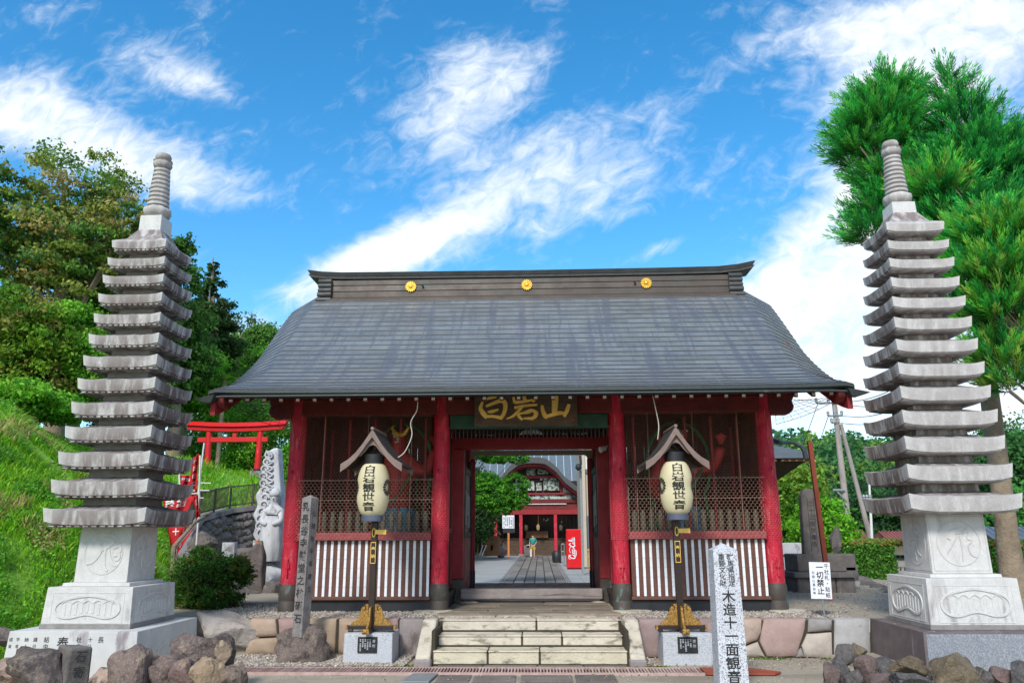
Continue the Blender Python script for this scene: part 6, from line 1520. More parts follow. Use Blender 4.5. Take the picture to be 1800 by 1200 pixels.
b = skin('body', [(bx, by, g(930)), (bx, by, g(905)), (bx+.0, by, g(893)), (bx+.01, by-.01, g(886)), (bx+.02, by-.04, g(877)), (bx+.02, by-.03, g(868)), (bx-.16, by-.02, g(900)), (bx-.19, by-.10, g(918)), (bx-.05, by-.22, g(922)), (bx+.17, by, g(900)), (bx+.2, by-.1, g(918)), (bx+.06, by-.22, g(921)), (bx, by, g(960)), (bx-.02, by, g(982)), (bx+.05, by, g(982))],
         [(0, 1), (1, 2), (2, 3), (3, 4), (4, 5), (2, 6), (6, 7), (7, 8), (2, 9), (9, 10), (10, 11), (0, 12), (12, 13), (12, 14)], [.17, .16, .14, .06, .10, .08, .09, .08, .05, .09, .08, .05, .20, .10, .10], Mt['whitestone'], t)
m = MB(); z0_ = g(925); z1_ = g(985)
m.lathe([(.20, z1_), (.235, z1_+.12), (.25, (z0_+z1_)/2), (.22, z0_), (.16, z0_+.22)], 32, (bx, by, 0), fn=lambda a, z: 1+.07*math.sin(a*8+z*4)); obj('robe', m, Mt['whitestone'], t, smooth=70)
m = MB(); m.lathe([(.10, 0), (.125, .03), (.11, .10), (.06, .17), (.001, .19)], 16, (bx+.02, by-.02, g(873))); m.tube([(bx+.02, by-.13, g(875)), (bx+.02, by-.15, g(878))], .014, 6)
for e in (-1, 1): m.tube([(bx+.02+e*.04-.01, by-.125, g(874)), (bx+.02+e*.04+.015, by-.125, g(874))], .008, 5)
obj('headdress', m, Mt['whitestone'], b, smooth=60)
rock('rock_pedestal', '', tuple(Vector((bx-.05, 16.9, g(1012)))), (.42, .40, .42), 81, 'whitestone', par=t, tint=(1, 1, 1), chip=.4)
rock('memorial_stone', 'tall dark rounded memorial stone in front of the white statue', tuple(at(453, 1000, 15.3)), (.20, .15, .62), 82, 'darkstone', cat='stone', chip=.3, tint=(1.1, 1, 1), sharp=50)
for i, (px, py, Y_, s_, lab) in enumerate([(478, 1040, 15.4, .25, 'squarish dark rock below the white statue beside the pillar'), (440, 1048, 15.2, .26, 'mossy dark rock under the memorial stone'), (412, 1020, 15.6, .25, 'low grey rock right of the azalea shrub'), (497, 1050, 15.0, .18, 'small rock at the foot of the left gate pillar'),
        (460, 1070, 14.4, .20, 'flat dark stone at the edge of the gravel'), (405, 1045, 15.0, .22, 'dark stone between the shrub and the memorial stone'), (352, 955, 16.2, .3, 'pale carved stone lying before the terrace wall'), (430, 975, 16.4, .22, 'grey stone block behind the memorial stone'), (395, 985, 16.6, .3, 'grey boulder at the base of the terrace wall')]):
    rock('rock', lab, tuple(at(px, py, Y_)), (s_*1.1, s_, s_*.8), 83+i, 'darkstone', cat='rock', tint=(1.3, 1.25, 1.2) if i in (6, 7) else (1, 1, 1), chip=.7)
m = MB(); a = at(452, 948, 15.9)
for i in range(4):
    q = at(447+i*4, 958, 15.9); m.box(q.x-.022, q.x+.022, 15.88, 15.9, q.z-.12, q.z+.10, i % 3)
tag(obj('votive_strips', m, [Mt['notice'], Mt['orangepole'], Mt['houseroof']], loc=tuple(a)), 'bundle of small orange and white votive strips beside the white statue', 'votive strips')
m = MB(); a = at(403, 960, 15.8); m.box(a.x-.13, a.x+.13, 15.75, 15.9, a.z-.35, a.z+.08); tag(obj('granite_block', m, Mt['whitestone'], bevel=.01, loc=tuple(a)), 'pale granite block half hidden by the right side of the azalea shrub', 'stone block')
# banners
def banner(lab, poly, poleY, pole, chars, csz, Y, arms=(), folds=3, name='votive_banner', group=None):
    t = thing(name, lab, 'banner', at(*pole[0], Y), group)
    m = MB(); m.tube([at(*q, Y) for q in pole], .018, 6)
    for (x0, y0, x1, y1) in arms: m.tube([at(x0, y0, Y), at(x1, y1, Y)], .012, 5)
    obj('pole', m, Mt['white_wood'], t)
    (tl, tr, br, b_l) = poly; nu, nv = 8, 12; V = []; F = []
    def pt(u, v, o=0):
        px = (tl[0]*(1-u)+tr[0]*u)*(1-v)+(b_l[0]*(1-u)+br[0]*u)*v; py = (tl[1]*(1-u)+tr[1]*u)*(1-v)+(b_l[1]*(1-u)+br[1]*u)*v
        return at(px, py, Y+.06*math.sin(u*folds*3+v*4)-o)
    for j in range(nv+1):
        for i in range(nu+1): V.append(pt(i/nu, j/nv))
    for j in range(nv):
        for i in range(nu): F.append((j*(nu+1)+i, j*(nu+1)+i+1, (j+1)*(nu+1)+i+1, (j+1)*(nu+1)+i))
    m = MB(); m.add(V, F); c = obj('cloth', m, Mt['flag'], t, smooth=80)
    c.modifiers.new('solid', 'SOLIDIFY').thickness = .004
    m = MB()
    for (ch, u, v, s_) in chars:
        G_, F_ = glyph(ch, .03, 0, 1); 
        if len(G_): m.add([pt(min(1, max(0, u+x*s_)), min(1, max(0, v-y*s_*csz)), .02) for x, y, z in G_], F_)
    obj('lettering', m, Mt['flagwhite'], c)
    return t
banner('red votive banner with white characters, nearest behind the left pagoda', ((287, 878), (343, 870), (300, 962), (300, 960)), 0, [(352, 800), (349, 905), (345, 960)], [('奉', .2, .12, .35), ('納', .62, .10, .35), ('十', .2, .42, .3), ('一', .6, .4, .3), ('面', .3, .62, .3), ('観', .7, .62, .3)], .6, 14.5, arms=[(335, 868, 352, 866)])
banner('narrow red and white votive banner on a pole left of the torii', ((338, 806), (350, 797), (344, 885), (330, 885)), 0, [(359, 778), (347, 873)], [('奉', .5, .1, .5), ('納', .5, .25, .5), ('観', .5, .42, .5), ('世', .5, .58, .5), ('音', .5, .75, .5)], .2, 15.6, arms=[(344, 848, 371, 849), (340, 861, 368, 862), (340, 874, 358, 875)])
banner('small red votive flag behind the lower left pagoda tiers', ((316, 835), (336, 835), (334, 860), (318, 858)), 0, [(315, 833), (318, 900)], [('奉', .3, .3, .35), ('納', .75, .3, .35)], .8, 15.0)
banner('long crumpled red banner hanging down below the left pagoda roof', ((298, 925), (343, 925), (312, 972), (305, 990)), 0, [(343, 922), (311, 960), (304, 1020)], [('十', .25, .15, .3), ('二', .5, .4, .3), ('山', .7, .12, .3), ('長', .6, .6, .3)], .7, 13.8)
banner('end of a red banner drooping right of the lowest pagoda roof', ((340, 872), (350, 868), (352, 905), (345, 912)), 0, [(350, 860), (351, 912)], [('白', .5, .3, .5), ('山', .5, .6, .5)], .6, 14.2)
m = MB(); a = at(303, 1040, 12.9); m.tube([(a.x, 12.9, .4), at(306, 960, 12.9), at(343, 918, 13.6), at(372, 900, 15)], [.045, .04, .03, .03], 8)
tag(obj('timber_rail', m, Mt['bark'], loc=(a.x, 12.9, .4)), 'bent old timber post and handrail climbing the slope beside the azalea', 'handrail')

# ================================================================ right background
hy2 = axis([(40, 130, 8), (130, 200, 10)]); hx2 = axis([(-20, 160, 6)])
def hr(x, y): return -.3+max(0, (y-48)*.16)*sstep(x, 12, 34)*(1+.15*noise.noise(Vector((x*.03, y*.03, 0)))) if y < 110 else (-.3+9.9*sstep(x, 12, 34)*(1+.15*noise.noise(Vector((x*.03, y*.03, 0)))))
m = MB(); nx = len(hx2); m.V = [(x, y, hr(x, y)) for y in hy2 for x in hx2]; m.F = [(j*nx+i, j*nx+i+1, (j+1)*nx+i+1, (j+1)*nx+i) for j in range(len(hy2)-1) for i in range(nx-1)]; m.M = [0]*len(m.F); m.C = [None]*len(m.F)
tag(obj('far_hill', m, Mt['forestfloor'], smooth=60), kind='structure')
# forest: many crowns as one mass
rs = np.random.RandomState(9); P = []; O = []; K = []; S = []
pal = np.array([(.055, .18, .05), (.075, .23, .06), (.04, .14, .05), (.14, .30, .06), (.06, .18, .08), (.22, .38, .08)])
for i in range(620):
    y = rs.uniform(62, 150); x = rs.uniform(.22*y+6, .86*y+6); z = hr(x, y); r = rs.uniform(1.6, 3.1); h = rs.uniform(3.0, 6.5)
    if y < 70: h *= .7
    n = 170 if y > 100 else 260; d = norm(rs.normal(0, 1, (n, 3))); d[:, 2] = np.abs(d[:, 2])*1.1-.25
    con = rs.rand() < .35; tap = np.clip(1-(d[:, 2:3])*.55, .3, 1) if con else 1.
    P.append(np.array([x, y, z+h*.55])+d*np.array([r, r, h*.55])*rs.uniform(.7, 1.05, (n, 1))*np.concatenate([np.broadcast_to(tap, (n, 1)), np.broadcast_to(tap, (n, 1)), np.ones((n, 1))], 1)); O.append(d)
    k = pal[rs.randint(0, 6)] if y < 100 else pal[rs.randint(0, 5)]; K.append(k*rs.uniform(.6, 1.3, (n, 1))); S.append(np.full((n, 1), .34 if y > 100 else .22))
P, O, K, S = map(np.concatenate, (P, O, K, S)); V, F, K = leaves(P, O, S, K, rs, asp=.7, rough=.6)
tag(npmesh('forest', V, F, K, Mt['leaf']), 'dense mixed forest covering the far hill on the right', 'forest', kind='stuff')
# distinct trees and bushes on the right
def rbush(lab, px, py, Y, rx, rz, pal, n, size, seed, cat='bush', name='bush'):
    p = at(px, py, Y); c, C = crown(name, [(p.x, p.y, p.z, rx, rx, rz), (p.x-rx*.4, p.y, p.z-.25*rz, rx*.75, rx*.8, rz*.8), (p.x+rx*.45, p.y, p.z-.3*rz, rx*.7, rx*.8, rz*.7)], n, size, pal, None, seed, clump=.33, per=50, loc=(p.x, p.y, p.z-rz)); return tag(c, lab, cat)
rbush('vivid light green bush behind the rust red post', 1448, 930, 22, .80, .80, [(.12, .36, .02), (.16, .42, .03), (.08, .28, .02)], 16000, .055, 91)
rbush('bright bush seen between the right gate pillar and the dark stele', 1398, 925, 24, .8, .9, [(.10, .30, .02), (.07, .2, .02)], 8000, .055, 92)
rbush('yellow green young tree behind the dark stele', 1388, 860, 40, 1.8, 2.0, [(.16, .32, .04), (.10, .26, .03), (.20, .34, .05)], 12000, .11, 93)
rbush('dark tree right of the leaning pole under the pagoda roofs', 1545, 905, 45, 2.4, 2.0, [(.03, .10, .04), (.045, .13, .04)], 12000, .12, 94)
rbush('pale green tree low beneath the right pagoda roofs', 1580, 940, 50, 2.6, 1.6, [(.09, .2, .05), (.06, .15, .04)], 10000, .13, 95)
rbush('tall green tree at the right edge beyond the cedar trunk', 1795, 800, 60, 4.0, 3.2, [(.04, .15, .04), (.06, .19, .05)], 16000, .16, 96)
rbush('grass green tree at the right edge below the blue sky gap', 1790, 910, 55, 3.4, 2.2, [(.06, .25, .05), (.08, .28, .05)], 14000, .15, 97)
# hedge
t = thing('hedge', 'long clipped green hedge with reddish tips behind the right pagoda', 'hedge', (10, 21, .4))
P0 = np.array([at(1482, 990, 22.3)[:], at(1600, 1000, 19.5)[:], at(1860, 1015, 18.0)[:]]); P0[:, 2] = .85; rs = np.random.RandomState(14)
n = 52000; u_ = rs.uniform(0, 2, n); i_ = np.minimum(1, u_.astype(int)); f_ = (u_-i_)[:, None]; C = P0[i_]*(1-f_)+P0[i_+1]*f_; d = P0[i_+1]-P0[i_]; pn = norm(np.stack([d[:, 1], -d[:, 0], d[:, 2]*0], 1))
side = rs.choice([0, 1, 2], n, p=[.55, .35, .10]); a = rs.uniform(-.45, .50, n); tz = np.where(side == 0, a, .48+rs.normal(0, .03, n)); wn = np.where(side == 0, .42+.04*np.sin(u_*37)+rs.normal(0, .05, n), rs.uniform(-.42, .42, n)); wn = np.where(side == 2, rs.uniform(-.4, .4, n), wn)
pos = C+pn*wn[:, None]; pos[:, 2] += tz; out = np.where((side == 0)[:, None], pn, np.array([[0, 0, 1.]])); top = (tz > .42)
pal = np.array([(.09, .27, .04), (.12, .34, .05), (.06, .18, .03), (.16, .38, .06)]); K = pal[rs.randint(0, 4, n)]; tip = top & (rs.rand(n) < .55); K[tip] = np.array([(.42, .27, .10), (.30, .30, .07)])[rs.randint(0, 2, tip.sum())]; K = K*rs.uniform(.7, 1.3, (n, 1))
V, F, K = leaves(pos, out, .034, K, rs); npmesh('foliage', V, F, K, Mt['leaf'], t)
m = MB()
for k in range(34):
    q = k/17; i = min(1, int(q)); c = P0[i]*(1-(q-i))+P0[i+1]*(q-i); m.tube([(c[0], c[1], .2), (c[0]+.05, c[1]-.1, .75)], .02, 5)
obj('stems', m, Mt['bark'], t)
m = MB(); kp = [(1478, 1010), (1500, 1018), (1520, 1026), (1542, 1036), (1562, 1046), (1600, 1058)]
t = thing('kerb_row', 'row of dark mossy kerb stones curving along the sandy path before the hedge', 'kerb', tuple(on(1520, 1026, .38)))
for (a, b) in zip(kp[:-1], kp[1:]):
    for k in range(2):
        p = on(a[0]+(b[0]-a[0])*(k+.5)/2, a[1]+(b[1]-a[1])*(k+.5)/2+3, .40); rock('kerb_stone', '', tuple(p+Vector((0, 0, .0))), (.30, .22, .20), 110+int(a[0])+k, 'darkstone', par=t, chip=.6, n=2)
# stele on stepped plinth
Ys = 15.5
def W2(px0, px1, Y): return at(px0, 900, Y).x, at(px1, 900, Y).x
t = thing('stele', 'tall dark slate memorial stele on a stepped stone plinth, right of the gate', 'stele', (5.4, Ys, .45))
c = at(1424, 920, Ys); zt = at(1416, 858, Ys).z; zb_ = at(1424, 980, Ys).z
m = MB(); P = [(-.19, 0), (.19, 0), (.165, zt-zb_-.16), (.12, zt-zb_-.05), (.02, zt-zb_), (-.09, zt-zb_-.03), (-.155, zt-zb_-.14)]
m.prism([(c.x+a, zb_+b) for a, b in P], Ys-.09, Ys+.09, 'y'); s1 = obj('slab', m, Mt['darkstone'], t, bevel=.02)
m = MB(); m.box(c.x-.05, c.x-.042, Ys-.094, Ys-.091, zb_+.12, zt-.18); m.box(c.x+.07, c.x+.078, Ys-.094, Ys-.091, zb_+.12, zt-.18)
write(m, '二十三夜供養塔', lambda u, v, w: (c.x+.015+u, Ys-.094, zt-.3+v), .11, .125, off=.0); obj('engraving', m, Mt['ink_faded'], s1)
m = MB(); z1 = at(1424, 975, Ys).z; z2 = at(1424, 1003, Ys).z; z3 = at(1424, 1010, Ys).z
m.box(c.x-.42, c.x+.48, Ys-.35, Ys+.45, z2+.003, z1+.02); obj('upper_step', m, Mt['darkstone'], t, bevel=.02)
m = MB(); m.box(c.x-.55, c.x+.62, Ys-.5, Ys+.6, z3-.03, z2); obj('middle_step', m, Mt['darkstone'], t, bevel=.02)
for i in range(3):
    m = MB(); m.box(c.x-.48+i*.36, c.x-.48+i*.36+.35, Ys-.42, Ys+.5, .40, z3-.033); obj('base_block', m, Mt['darkstone'], t, bevel=.03)
for i, (px, py, w_, h_, lab) in enumerate([(1468, 985, .30, .20, 'brown dressed stone block right of the stele plinth'), (1474, 1003, .28, .16, 'lower dressed stone block next to the stele plinth'), (1466, 1035, .2, .25, 'rough buff block at the right foot of the stele plinth')]):
    p = at(px, py, 16.2); m = MB(); m.box(p.x-w_, p.x+w_, 15.9, 16.5, p.z-h_, p.z+h_*.7); tag(obj('stone_block', m, Mt['darkstone'], bevel=.03, loc=tuple(p)), lab, 'stone block')
rock('small_stele', 'small leaning dark stone standing on the blocks right of the stele', tuple(at(1469, 950, 16.3)), (.17, .12, .34), 130, 'darkstone', cat='stele', chip=.3)
for i, (px, py) in enumerate([(1387, 985), (1390, 1010), (1386, 965)]):
    p = at(px, py, 19); m = MB(); m.box(p.x-.28, p.x+.30, 18.8, 19.2, p.z-.17, p.z+.15); tag(obj('white_block', m, Mt['whitestone'], bevel=.01, loc=tuple(p)), ['pale grey block in the middle of the stack behind the right gate pillar', 'bottom pale grey block of the stack behind the right gate pillar', 'top pale grey block of the stack behind the right gate pillar'][i], 'stone block')
# utility poles and wires
def pole(lab, a, b, r, Y, arms, name='utility_pole', mm='pole_conc'):
    A = at(*a, Y); B = at(*b, Y); A.z = min(A.z, .1) if name == 'utility_pole' else A.z
    t = thing(name, lab, 'pole', A); m = MB(); m.tube([A, B], [r*1.1, r*.75], 12); obj('shaft', m, Mt[mm], t, smooth=60)
    for (x0, y0, x1, y1) in arms:
        m = MB(); p, q = at(x0, y0, Y-.1), at(x1, y1, Y-.1); m.tube([p, q], .05, 5)
        for k in range(3): c = p.lerp(q, k/2); m.lathe([(.03, 0), (.07, .05), (.06, .13), (.08, .16), (.03, .24)], 8, c)
        obj('crossarm', m, Mt['steel'], t)
    return t
pole('tall concrete utility pole with crossarms behind the hedge', (1492, 930), (1466, 703), .15, 36, [(1435, 708, 1478, 708), (1456, 731, 1480, 730), (1462, 743, 1474, 743)])
pole('leaning bare pole propped beside the tall utility pole', (1535, 965), (1478, 745), .11, 36, [], 'leaning_pole')
pole('slim white metal pole partly hidden by the right pagoda', (1533, 955), (1528, 850), .05, 30, [(1519, 880, 1530, 880)], 'metal_pole', 'white_wood')
pole('small distant utility pole between the gate pillar and the stele', (1393, 945), (1384, 875), .13, 50, [(1377, 885, 1392, 885), (1379, 880, 1390, 880)])
m = MB(); m.tube([at(1464, 861, 35.8), at(1485, 861, 35.8)], .05, 6); m.tube([at(1472, 864, 35.8), at(1488, 880, 35.8)], .04, 6); tag(obj('bracket_lamp', m, Mt['steel'], loc=tuple(at(1475, 863, 35.8))), 'grey bracket lamp fixed on the tall utility pole', 'lamp')
for i, (a, b, Ya, Yb, lab) in enumerate([((1466, 704), (1600, 668), 36, 25, 'topmost overhead wire running right from the utility pole'), ((1476, 709), (1640, 690), 36, 25, 'second overhead wire running right from the utility pole'), ((1480, 731), (1640, 690), 36, 22, 'third overhead wire running right from the utility pole'), ((1474, 743), (1640, 712), 36, 24, 'lowest overhead wire running right from the utility pole'),
        ((1438, 708), (1350, 930), 36, 60, 'overhead wire slanting down left from the crossarm tip'), ((1456, 731), (1380, 930), 36, 60, 'overhead wire slanting down left from the lower crossarm'), ((1492, 800), (1385, 890), 36, 50, 'thin wire crossing the forest to the small pole'), ((1745, 832), (1900, 800), 30, 24, 'thin wire at the right edge beyond the cedar')]):
    A, B = at(*a, Ya), at(*b, Yb); cable([A, A.lerp(B, .33)-Vector((0, 0, .25)), A.lerp(B, .66)-Vector((0, 0, .25)), B], lab, .016, 'wire2', 'overhead_wire', 'wire')
# houses far off
def house(lab, px0, px1, pyr, pye, pyb, Y, roofm='houseroof', wallm='beige', windows=()):
    a, b = at(px0, pye, Y), at(px1, pye, Y); r = at((px0+px1)/2, pyr, Y).z; e = a.z; g = at(px0, pyb, Y).z; w_ = b.x-a.x; D_ = w_*.7
    t = thing('house', lab, 'house', (a.x+w_/2, Y, g)); m = MB(); m.box(a.x+.06*w_, b.x-.06*w_, Y, Y+D_, g, e-.01); obj('wall', m, Mt[wallm], t)
    m = MB(); m.prism([(Y-.6, e-.06), (Y+D_/2, r), (Y+D_+.6, e-.06), (Y+D_+.6, e-.2), (Y-.6, e-.2)], a.x, b.x, 'x')
    for k in range(9): x = a.x+w_*k/8; m.prism([(Y-.6, e-.055), (Y+D_/2, r+.04), (Y+D_/2, r), (Y-.6, e-.1)], x-.03, x+.03, 'x')
    obj('roof', m, Mt[roofm], t)
    for (x0, y0, x1, y1) in windows:
        p, q = at(x0, y0, Y), at(x1, y1, Y); m = MB(); m.box(p.x, q.x, Y-.06, Y-.01, q.z, p.z); f = obj('window', m, Mt['white_wood'], t); m = MB(); m.box(p.x+.1, q.x-.1, Y-.08, Y-.062, q.z+.1, p.z-.1); obj('pane', m, Mt['bluegrey'], f)
house('two storey house with a dull red roof on the forested hill', 1463, 1501, 872, 881, 912, 70, windows=[(1466, 885, 1474, 893), (1478, 885, 1486, 893), (1493, 884, 1500, 893)], wallm='notice')
house('low shed with a pinkish red metal roof behind the hedge, near the small red banner', 1498, 1520, 933, 950, 975, 32)
house('pinkish red roofed shed right of the slim white pole, behind the hedge', 1553, 1600, 934, 947, 975, 34)
house('grey tiled roof at the right edge beyond the cedar trunk', 1735, 1830, 925, 945, 985, 36, roofm='bluegrey')
m = MB(); a = at(1509, 891, 68); m.box(a.x-.9, a.x+.9, 68, 69, a.z-.35, a.z+.15); tag(obj('tarpaulin', m, mat('blue_sheet', (.05, .3, .5), None, 3, .6, 0), loc=tuple(a)), 'small bright blue sheet beside the red roofed house on the hill', 'tarpaulin')
banner('triangular fold of a red banner hanging behind the hedge', ((1475, 929), (1492, 926), (1499, 958), (1494, 955)), 0, [(1493, 925), (1498, 965)], [('奉', .3, .2, .35), ('納', .7, .22, .35), ('観', .6, .5, .35)], .9, 24, arms=[(1473, 929, 1510, 925)])
banner('small red flag low between the right gate pillar and the stele', ((1397, 942), (1412, 940), (1411, 952), (1399, 950)), 0, [(1411, 936), (1412, 965)], [('奉', .5, .4, .5)], .9, 24)
banner('tiny pink and white flag at the left foot of the stele', ((1392, 962), (1399, 962), (1398, 980), (1394, 980)), 0, [(1396, 958), (1396, 985)], [], .9, 21)
# pavilion whose tiled roof shows right of the gate
t = thing('pavilion', 'small pavilion with a blue grey tiled roof, half hidden behind the right gate pillar', 'pavilion', (5.2, 22, .3))
A = at(1430, 797, 22.5); ev = A.z; x1 = A.x; x0 = 2.6; rz_ = at(1362, 780, 25).z+.25
m = MB(); yf, yb = 22.5, 28.5; xm, ym = (x0+x1)/2, (yf+yb)/2
def slope(n, P, Q, R_, S_, m):
    for k in range(n):
        f0, f1 = k/n, (k+1)/n; a = Vector(P).lerp(Vector(S_), f0); b = Vector(Q).lerp(Vector(R_), f0); c = Vector(Q).lerp(Vector(R_), f1); d = Vector(P).lerp(Vector(S_), f1)
        m.hexa([a-Vector((0, 0, .12)), b-Vector((0, 0, .12)), c-Vector((0, 0, .12)), d-Vector((0, 0, .12))], [a+Vector((0, 0, .05)), b+Vector((0, 0, .05)), c, d])
slope(12, (x0, yf, ev-.0), (x1, yf, ev), (xm+1.2, ym, rz_), (xm-1.2, ym, rz_), m); slope(12, (x1, yf, ev), (x1, yb, ev), (xm+1.2, ym, rz_), (xm+1.2, ym, rz_), m)
slope(12, (x1, yb, ev), (x0, yb, ev), (xm-1.2, ym, rz_), (xm+1.2, ym, rz_), m); slope(12, (x0, yb, ev), (x0, yf, ev), (xm-1.2, ym, rz_), (xm-1.2, ym, rz_), m)
obj('roof', m, Mt['bluegrey'], t)
m = MB(); m.hexa([(x0+.9, yf+.9, ev-.75), (x1-.9, yf+.9, ev-.75), (x1-.9, yb-.9, ev-.75), (x0+.9, yb-.9, ev-.75)], [(x0+.1, yf+.1, ev-.13), (x1-.1, yf+.1, ev-.13), (x1-.1, yb-.1, ev-.13), (x0+.1, yb-.1, ev-.13)]); obj('eaves', m, Mt['darkbrown'], t)
for k in range(24):
    if k == 0: r0_ = None
m = MB()
for k in range(26): m.box(x1-.9, x1-.06, yf+.1+k*.23, yf+.1+k*.23+.06, ev-.20, ev-.14); m.box(x0+.1+k*(x1-x0-.2)/26, x0+.16+k*(x1-x0-.2)/26, yf+.06, yf+.9, ev-.20, ev-.14)
obj('rafters', m, Mt['shedwood'], t)
m = MB()
for (a, b) in ((x0+1.2, yf+1.2), (x1-1.2, yf+1.2), (x0+1.2, yb-1.2), (x1-1.2, yb-1.2)): m.box(a-.12, a+.12, b-.12, b+.12, 0, ev-.7)
obj('posts', m, Mt['darkbrown'], t)

# ================================================================ courtyard
YH = 56.
hall = thing('main_hall', 'main temple hall with curved red gable and painted carvings, seen through the gate', 'temple hall', (-.3, YH, 0))
Z = lambda py, Y=YH: at(940, py, Y).z
Xp = lambda px, Y=YH: at(px, 900, Y).x
for px in (871.5, 915.5, 976, 1020):
    m = MB(); x = Xp(px, YH-1.2); m.box(x-.11, x+.11, YH-1.31, YH-1.09, .15, Z(904, YH-1.2)); pp = obj('post', m, Mt['vermilion'] if False else Mt['red'], hall, bevel=.01)
    m = MB(); m.box(x-.17, x+.17, YH-1.37, YH-1.03, 0, .15); obj('post_base', m, Mt['concrete'], pp)
def hp(name, x0, x1, ya, yb, m_, y0=YH-1.3, y1=YH-1.0, par=hall, bev=.0):
    m = MB(); m.box(Xp(x0, y0), Xp(x1, y0), y0, y1, Z(yb, y0), Z(ya, y0)); return obj(name, m, Mt[m_], par, bevel=bev)
hp('lintel', 850, 1034, 895, 903.5, 'midred', YH-1.34, YH-1.04); hp('bracket_band', 850, 1034, 883, 894.8, 'darkred', YH-1.25, YH-.9); hp('white_moulding', 925, 996, 884.5, 886, 'white_wood', YH-1.38, YH-1.36)
hp('carved_beam', 850, 1034, 877, 882.8, 'darkred', YH-1.4, YH-1.0); hp('carved_frieze', 900, 1022, 869, 876.8, 'carve_white', YH-1.2, YH-1.05); hp('red_fillet', 850, 1034, 866, 868.7, 'midred', YH-1.35, YH-1.0)
KARA_PANEL = 1
for (x0, x1, ya, yb) in ((906, 923, 842, 864), (926, 940, 845, 862), (943, 953, 848, 862), (956, 962, 845, 862), (963, 984, 845, 862), (926, 942, 823, 835), (946, 965, 823, 833), (990, 1004, 850, 866), (1004, 1020, 862, 868), (950, 980, 840, 844)):
    hp('painted_carving', x0, x1, ya, yb, 'carve_white', YH-1.1, YH-.95, bev=.03)
hp('tie_bar', 920, 985, 836, 840, 'midred', YH-1.15, YH-.95); hp('strut', 985, 990, 838, 866, 'darkred', YH-1.15, YH-.95)
# curved gable roof
xc = Xp(945); 
def kara(px):
    d = abs(px-937); return np.interp(d, [0, 15, 25, 42, 57, 78, 95, 130], [815, 815.5, 818, 831, 850, 866, 870, 872])
pxs = list(range(815, 1062, 5))
for nm, o0, o1, ya, yb, m_ in (('bargeboard', -1., 4.2, YH-2.2, YH-1.9, 'midred'), ('roof', -12, -1.6, YH-2.4, YH+.5, 'ridge_tile'), ('roof_lip', -2.4, -1.2, YH-2.5, YH-2.2, 'roof_edge'), ('inner_board', 4.4, 8., YH-1.8, YH-1.5, 'darkred')):
    m = MB()
    for a, b in zip(pxs[:-1], pxs[1:]):
        k0 = float(kara(a)); k1 = float(kara(b)); y0 = ya; s0 = 1 if nm != 'roof' else 1
        m.hexa([(Xp(a, y0), ya, Z(k0+o1, y0)), (Xp(b, y0), ya, Z(k1+o1, y0)), (Xp(b, y0), yb, Z(k1+o1, y0)), (Xp(a, y0), yb, Z(k0+o1, y0))], [(Xp(a, y0), ya, Z(k0+o0, y0)), (Xp(b, y0), ya, Z(k1+o0, y0)), (Xp(b, y0), yb, Z(k1+o0, y0)), (Xp(a, y0), yb, Z(k0+o0, y0))])
    obj(nm, m, Mt[m_], hall)
m = MB()
for a, b in zip(pxs[:-1], pxs[1:]):
    ya_ = YH-.9; k0, k1 = min(865., float(kara(a))+6), min(865., float(kara(b))+6)
    m.hexa([(Xp(a, ya_), ya_, Z(866, ya_)), (Xp(b, ya_), ya_, Z(866, ya_)), (Xp(b, ya_), YH-.7, Z(866, ya_)), (Xp(a, ya_), YH-.7, Z(866, ya_))], [(Xp(a, ya_), ya_, Z(k0, ya_)), (Xp(b, ya_), ya_, Z(k1, ya_)), (Xp(b, ya_), YH-.7, Z(k1, ya_)), (Xp(a, ya_), YH-.7, Z(k0, ya_))])
obj('gable_panel', m, Mt['darkbrown'], hall)
# great metal roof behind, hall front in shadow, steps
m = MB()
for k in range(34):
    x = -9+k*.55; m.hexa([(x, YH+.8, 5.2), (x+.53, YH+.8, 5.2), (x+.53, YH+.9, 5.2), (x, YH+.9, 5.2)], [(x, YH+6.5, 12.5), (x+.53, YH+6.5, 12.5), (x+.53, YH+6.6, 12.5), (x, YH+6.6, 12.5)]); m.box(x+.53, x+.55, YH+.85, YH+.86, 5.2, 5.21)
obj('great_roof', m, Mt['bluegrey'], hall)
m = MB(); m.box(-9, 9, YH+.9, YH+7, 5.0, 5.2); m.box(-9, 9, YH+1.2, YH+1.4, 1.2, 5.0); obj('facade', m, Mt['darkbrown'], hall)
m = MB()
for k in range(60): m.box(-8+k*.27, -7.9+k*.27, YH+1.1, YH+1.19, 1.2, 3.4)
obj('lattice_doors', m, Mt['darkbrown'], hall)
m = MB()
for k in range(6): m.box(-3.2, 3.4, YH-.9+k*.32, YH+1.3, k*.2, k*.2+.195)
obj('timber_steps', m, Mt['plaque'], hall, bevel=.01)
m = MB(); m.box(-9, 9, YH+.95, YH+1.15, .2, 1.2); obj('veranda', m, Mt['darkbrown'], hall)
m = MB(); a = at(945, 932, YH+.6); m.box(Xp(924, YH+.6), Xp(963, YH+.6), YH+.5, YH+1.0, 1.2, Z(933, YH+.5)); tag(obj('offering_box', m, Mt['shedwood'], bevel=.02, loc=(a.x, YH+.6, 1.2)), 'wide wooden offering box at the top of the hall steps', 'offering box')
m = MB(); m.tube([at(946, 905, YH-.6), at(946, 922, YH-.6)], .03, 6); m.lathe([(.05, 0), (.11, .08), (.13, .3), (.06, .42)], 10, at(946, 932, YH-.6)); tag(obj('bell_rope', m, Mt['straw'], loc=tuple(at(946, 905, YH-.6))), 'straw bell rope hanging over the offering box', 'rope')
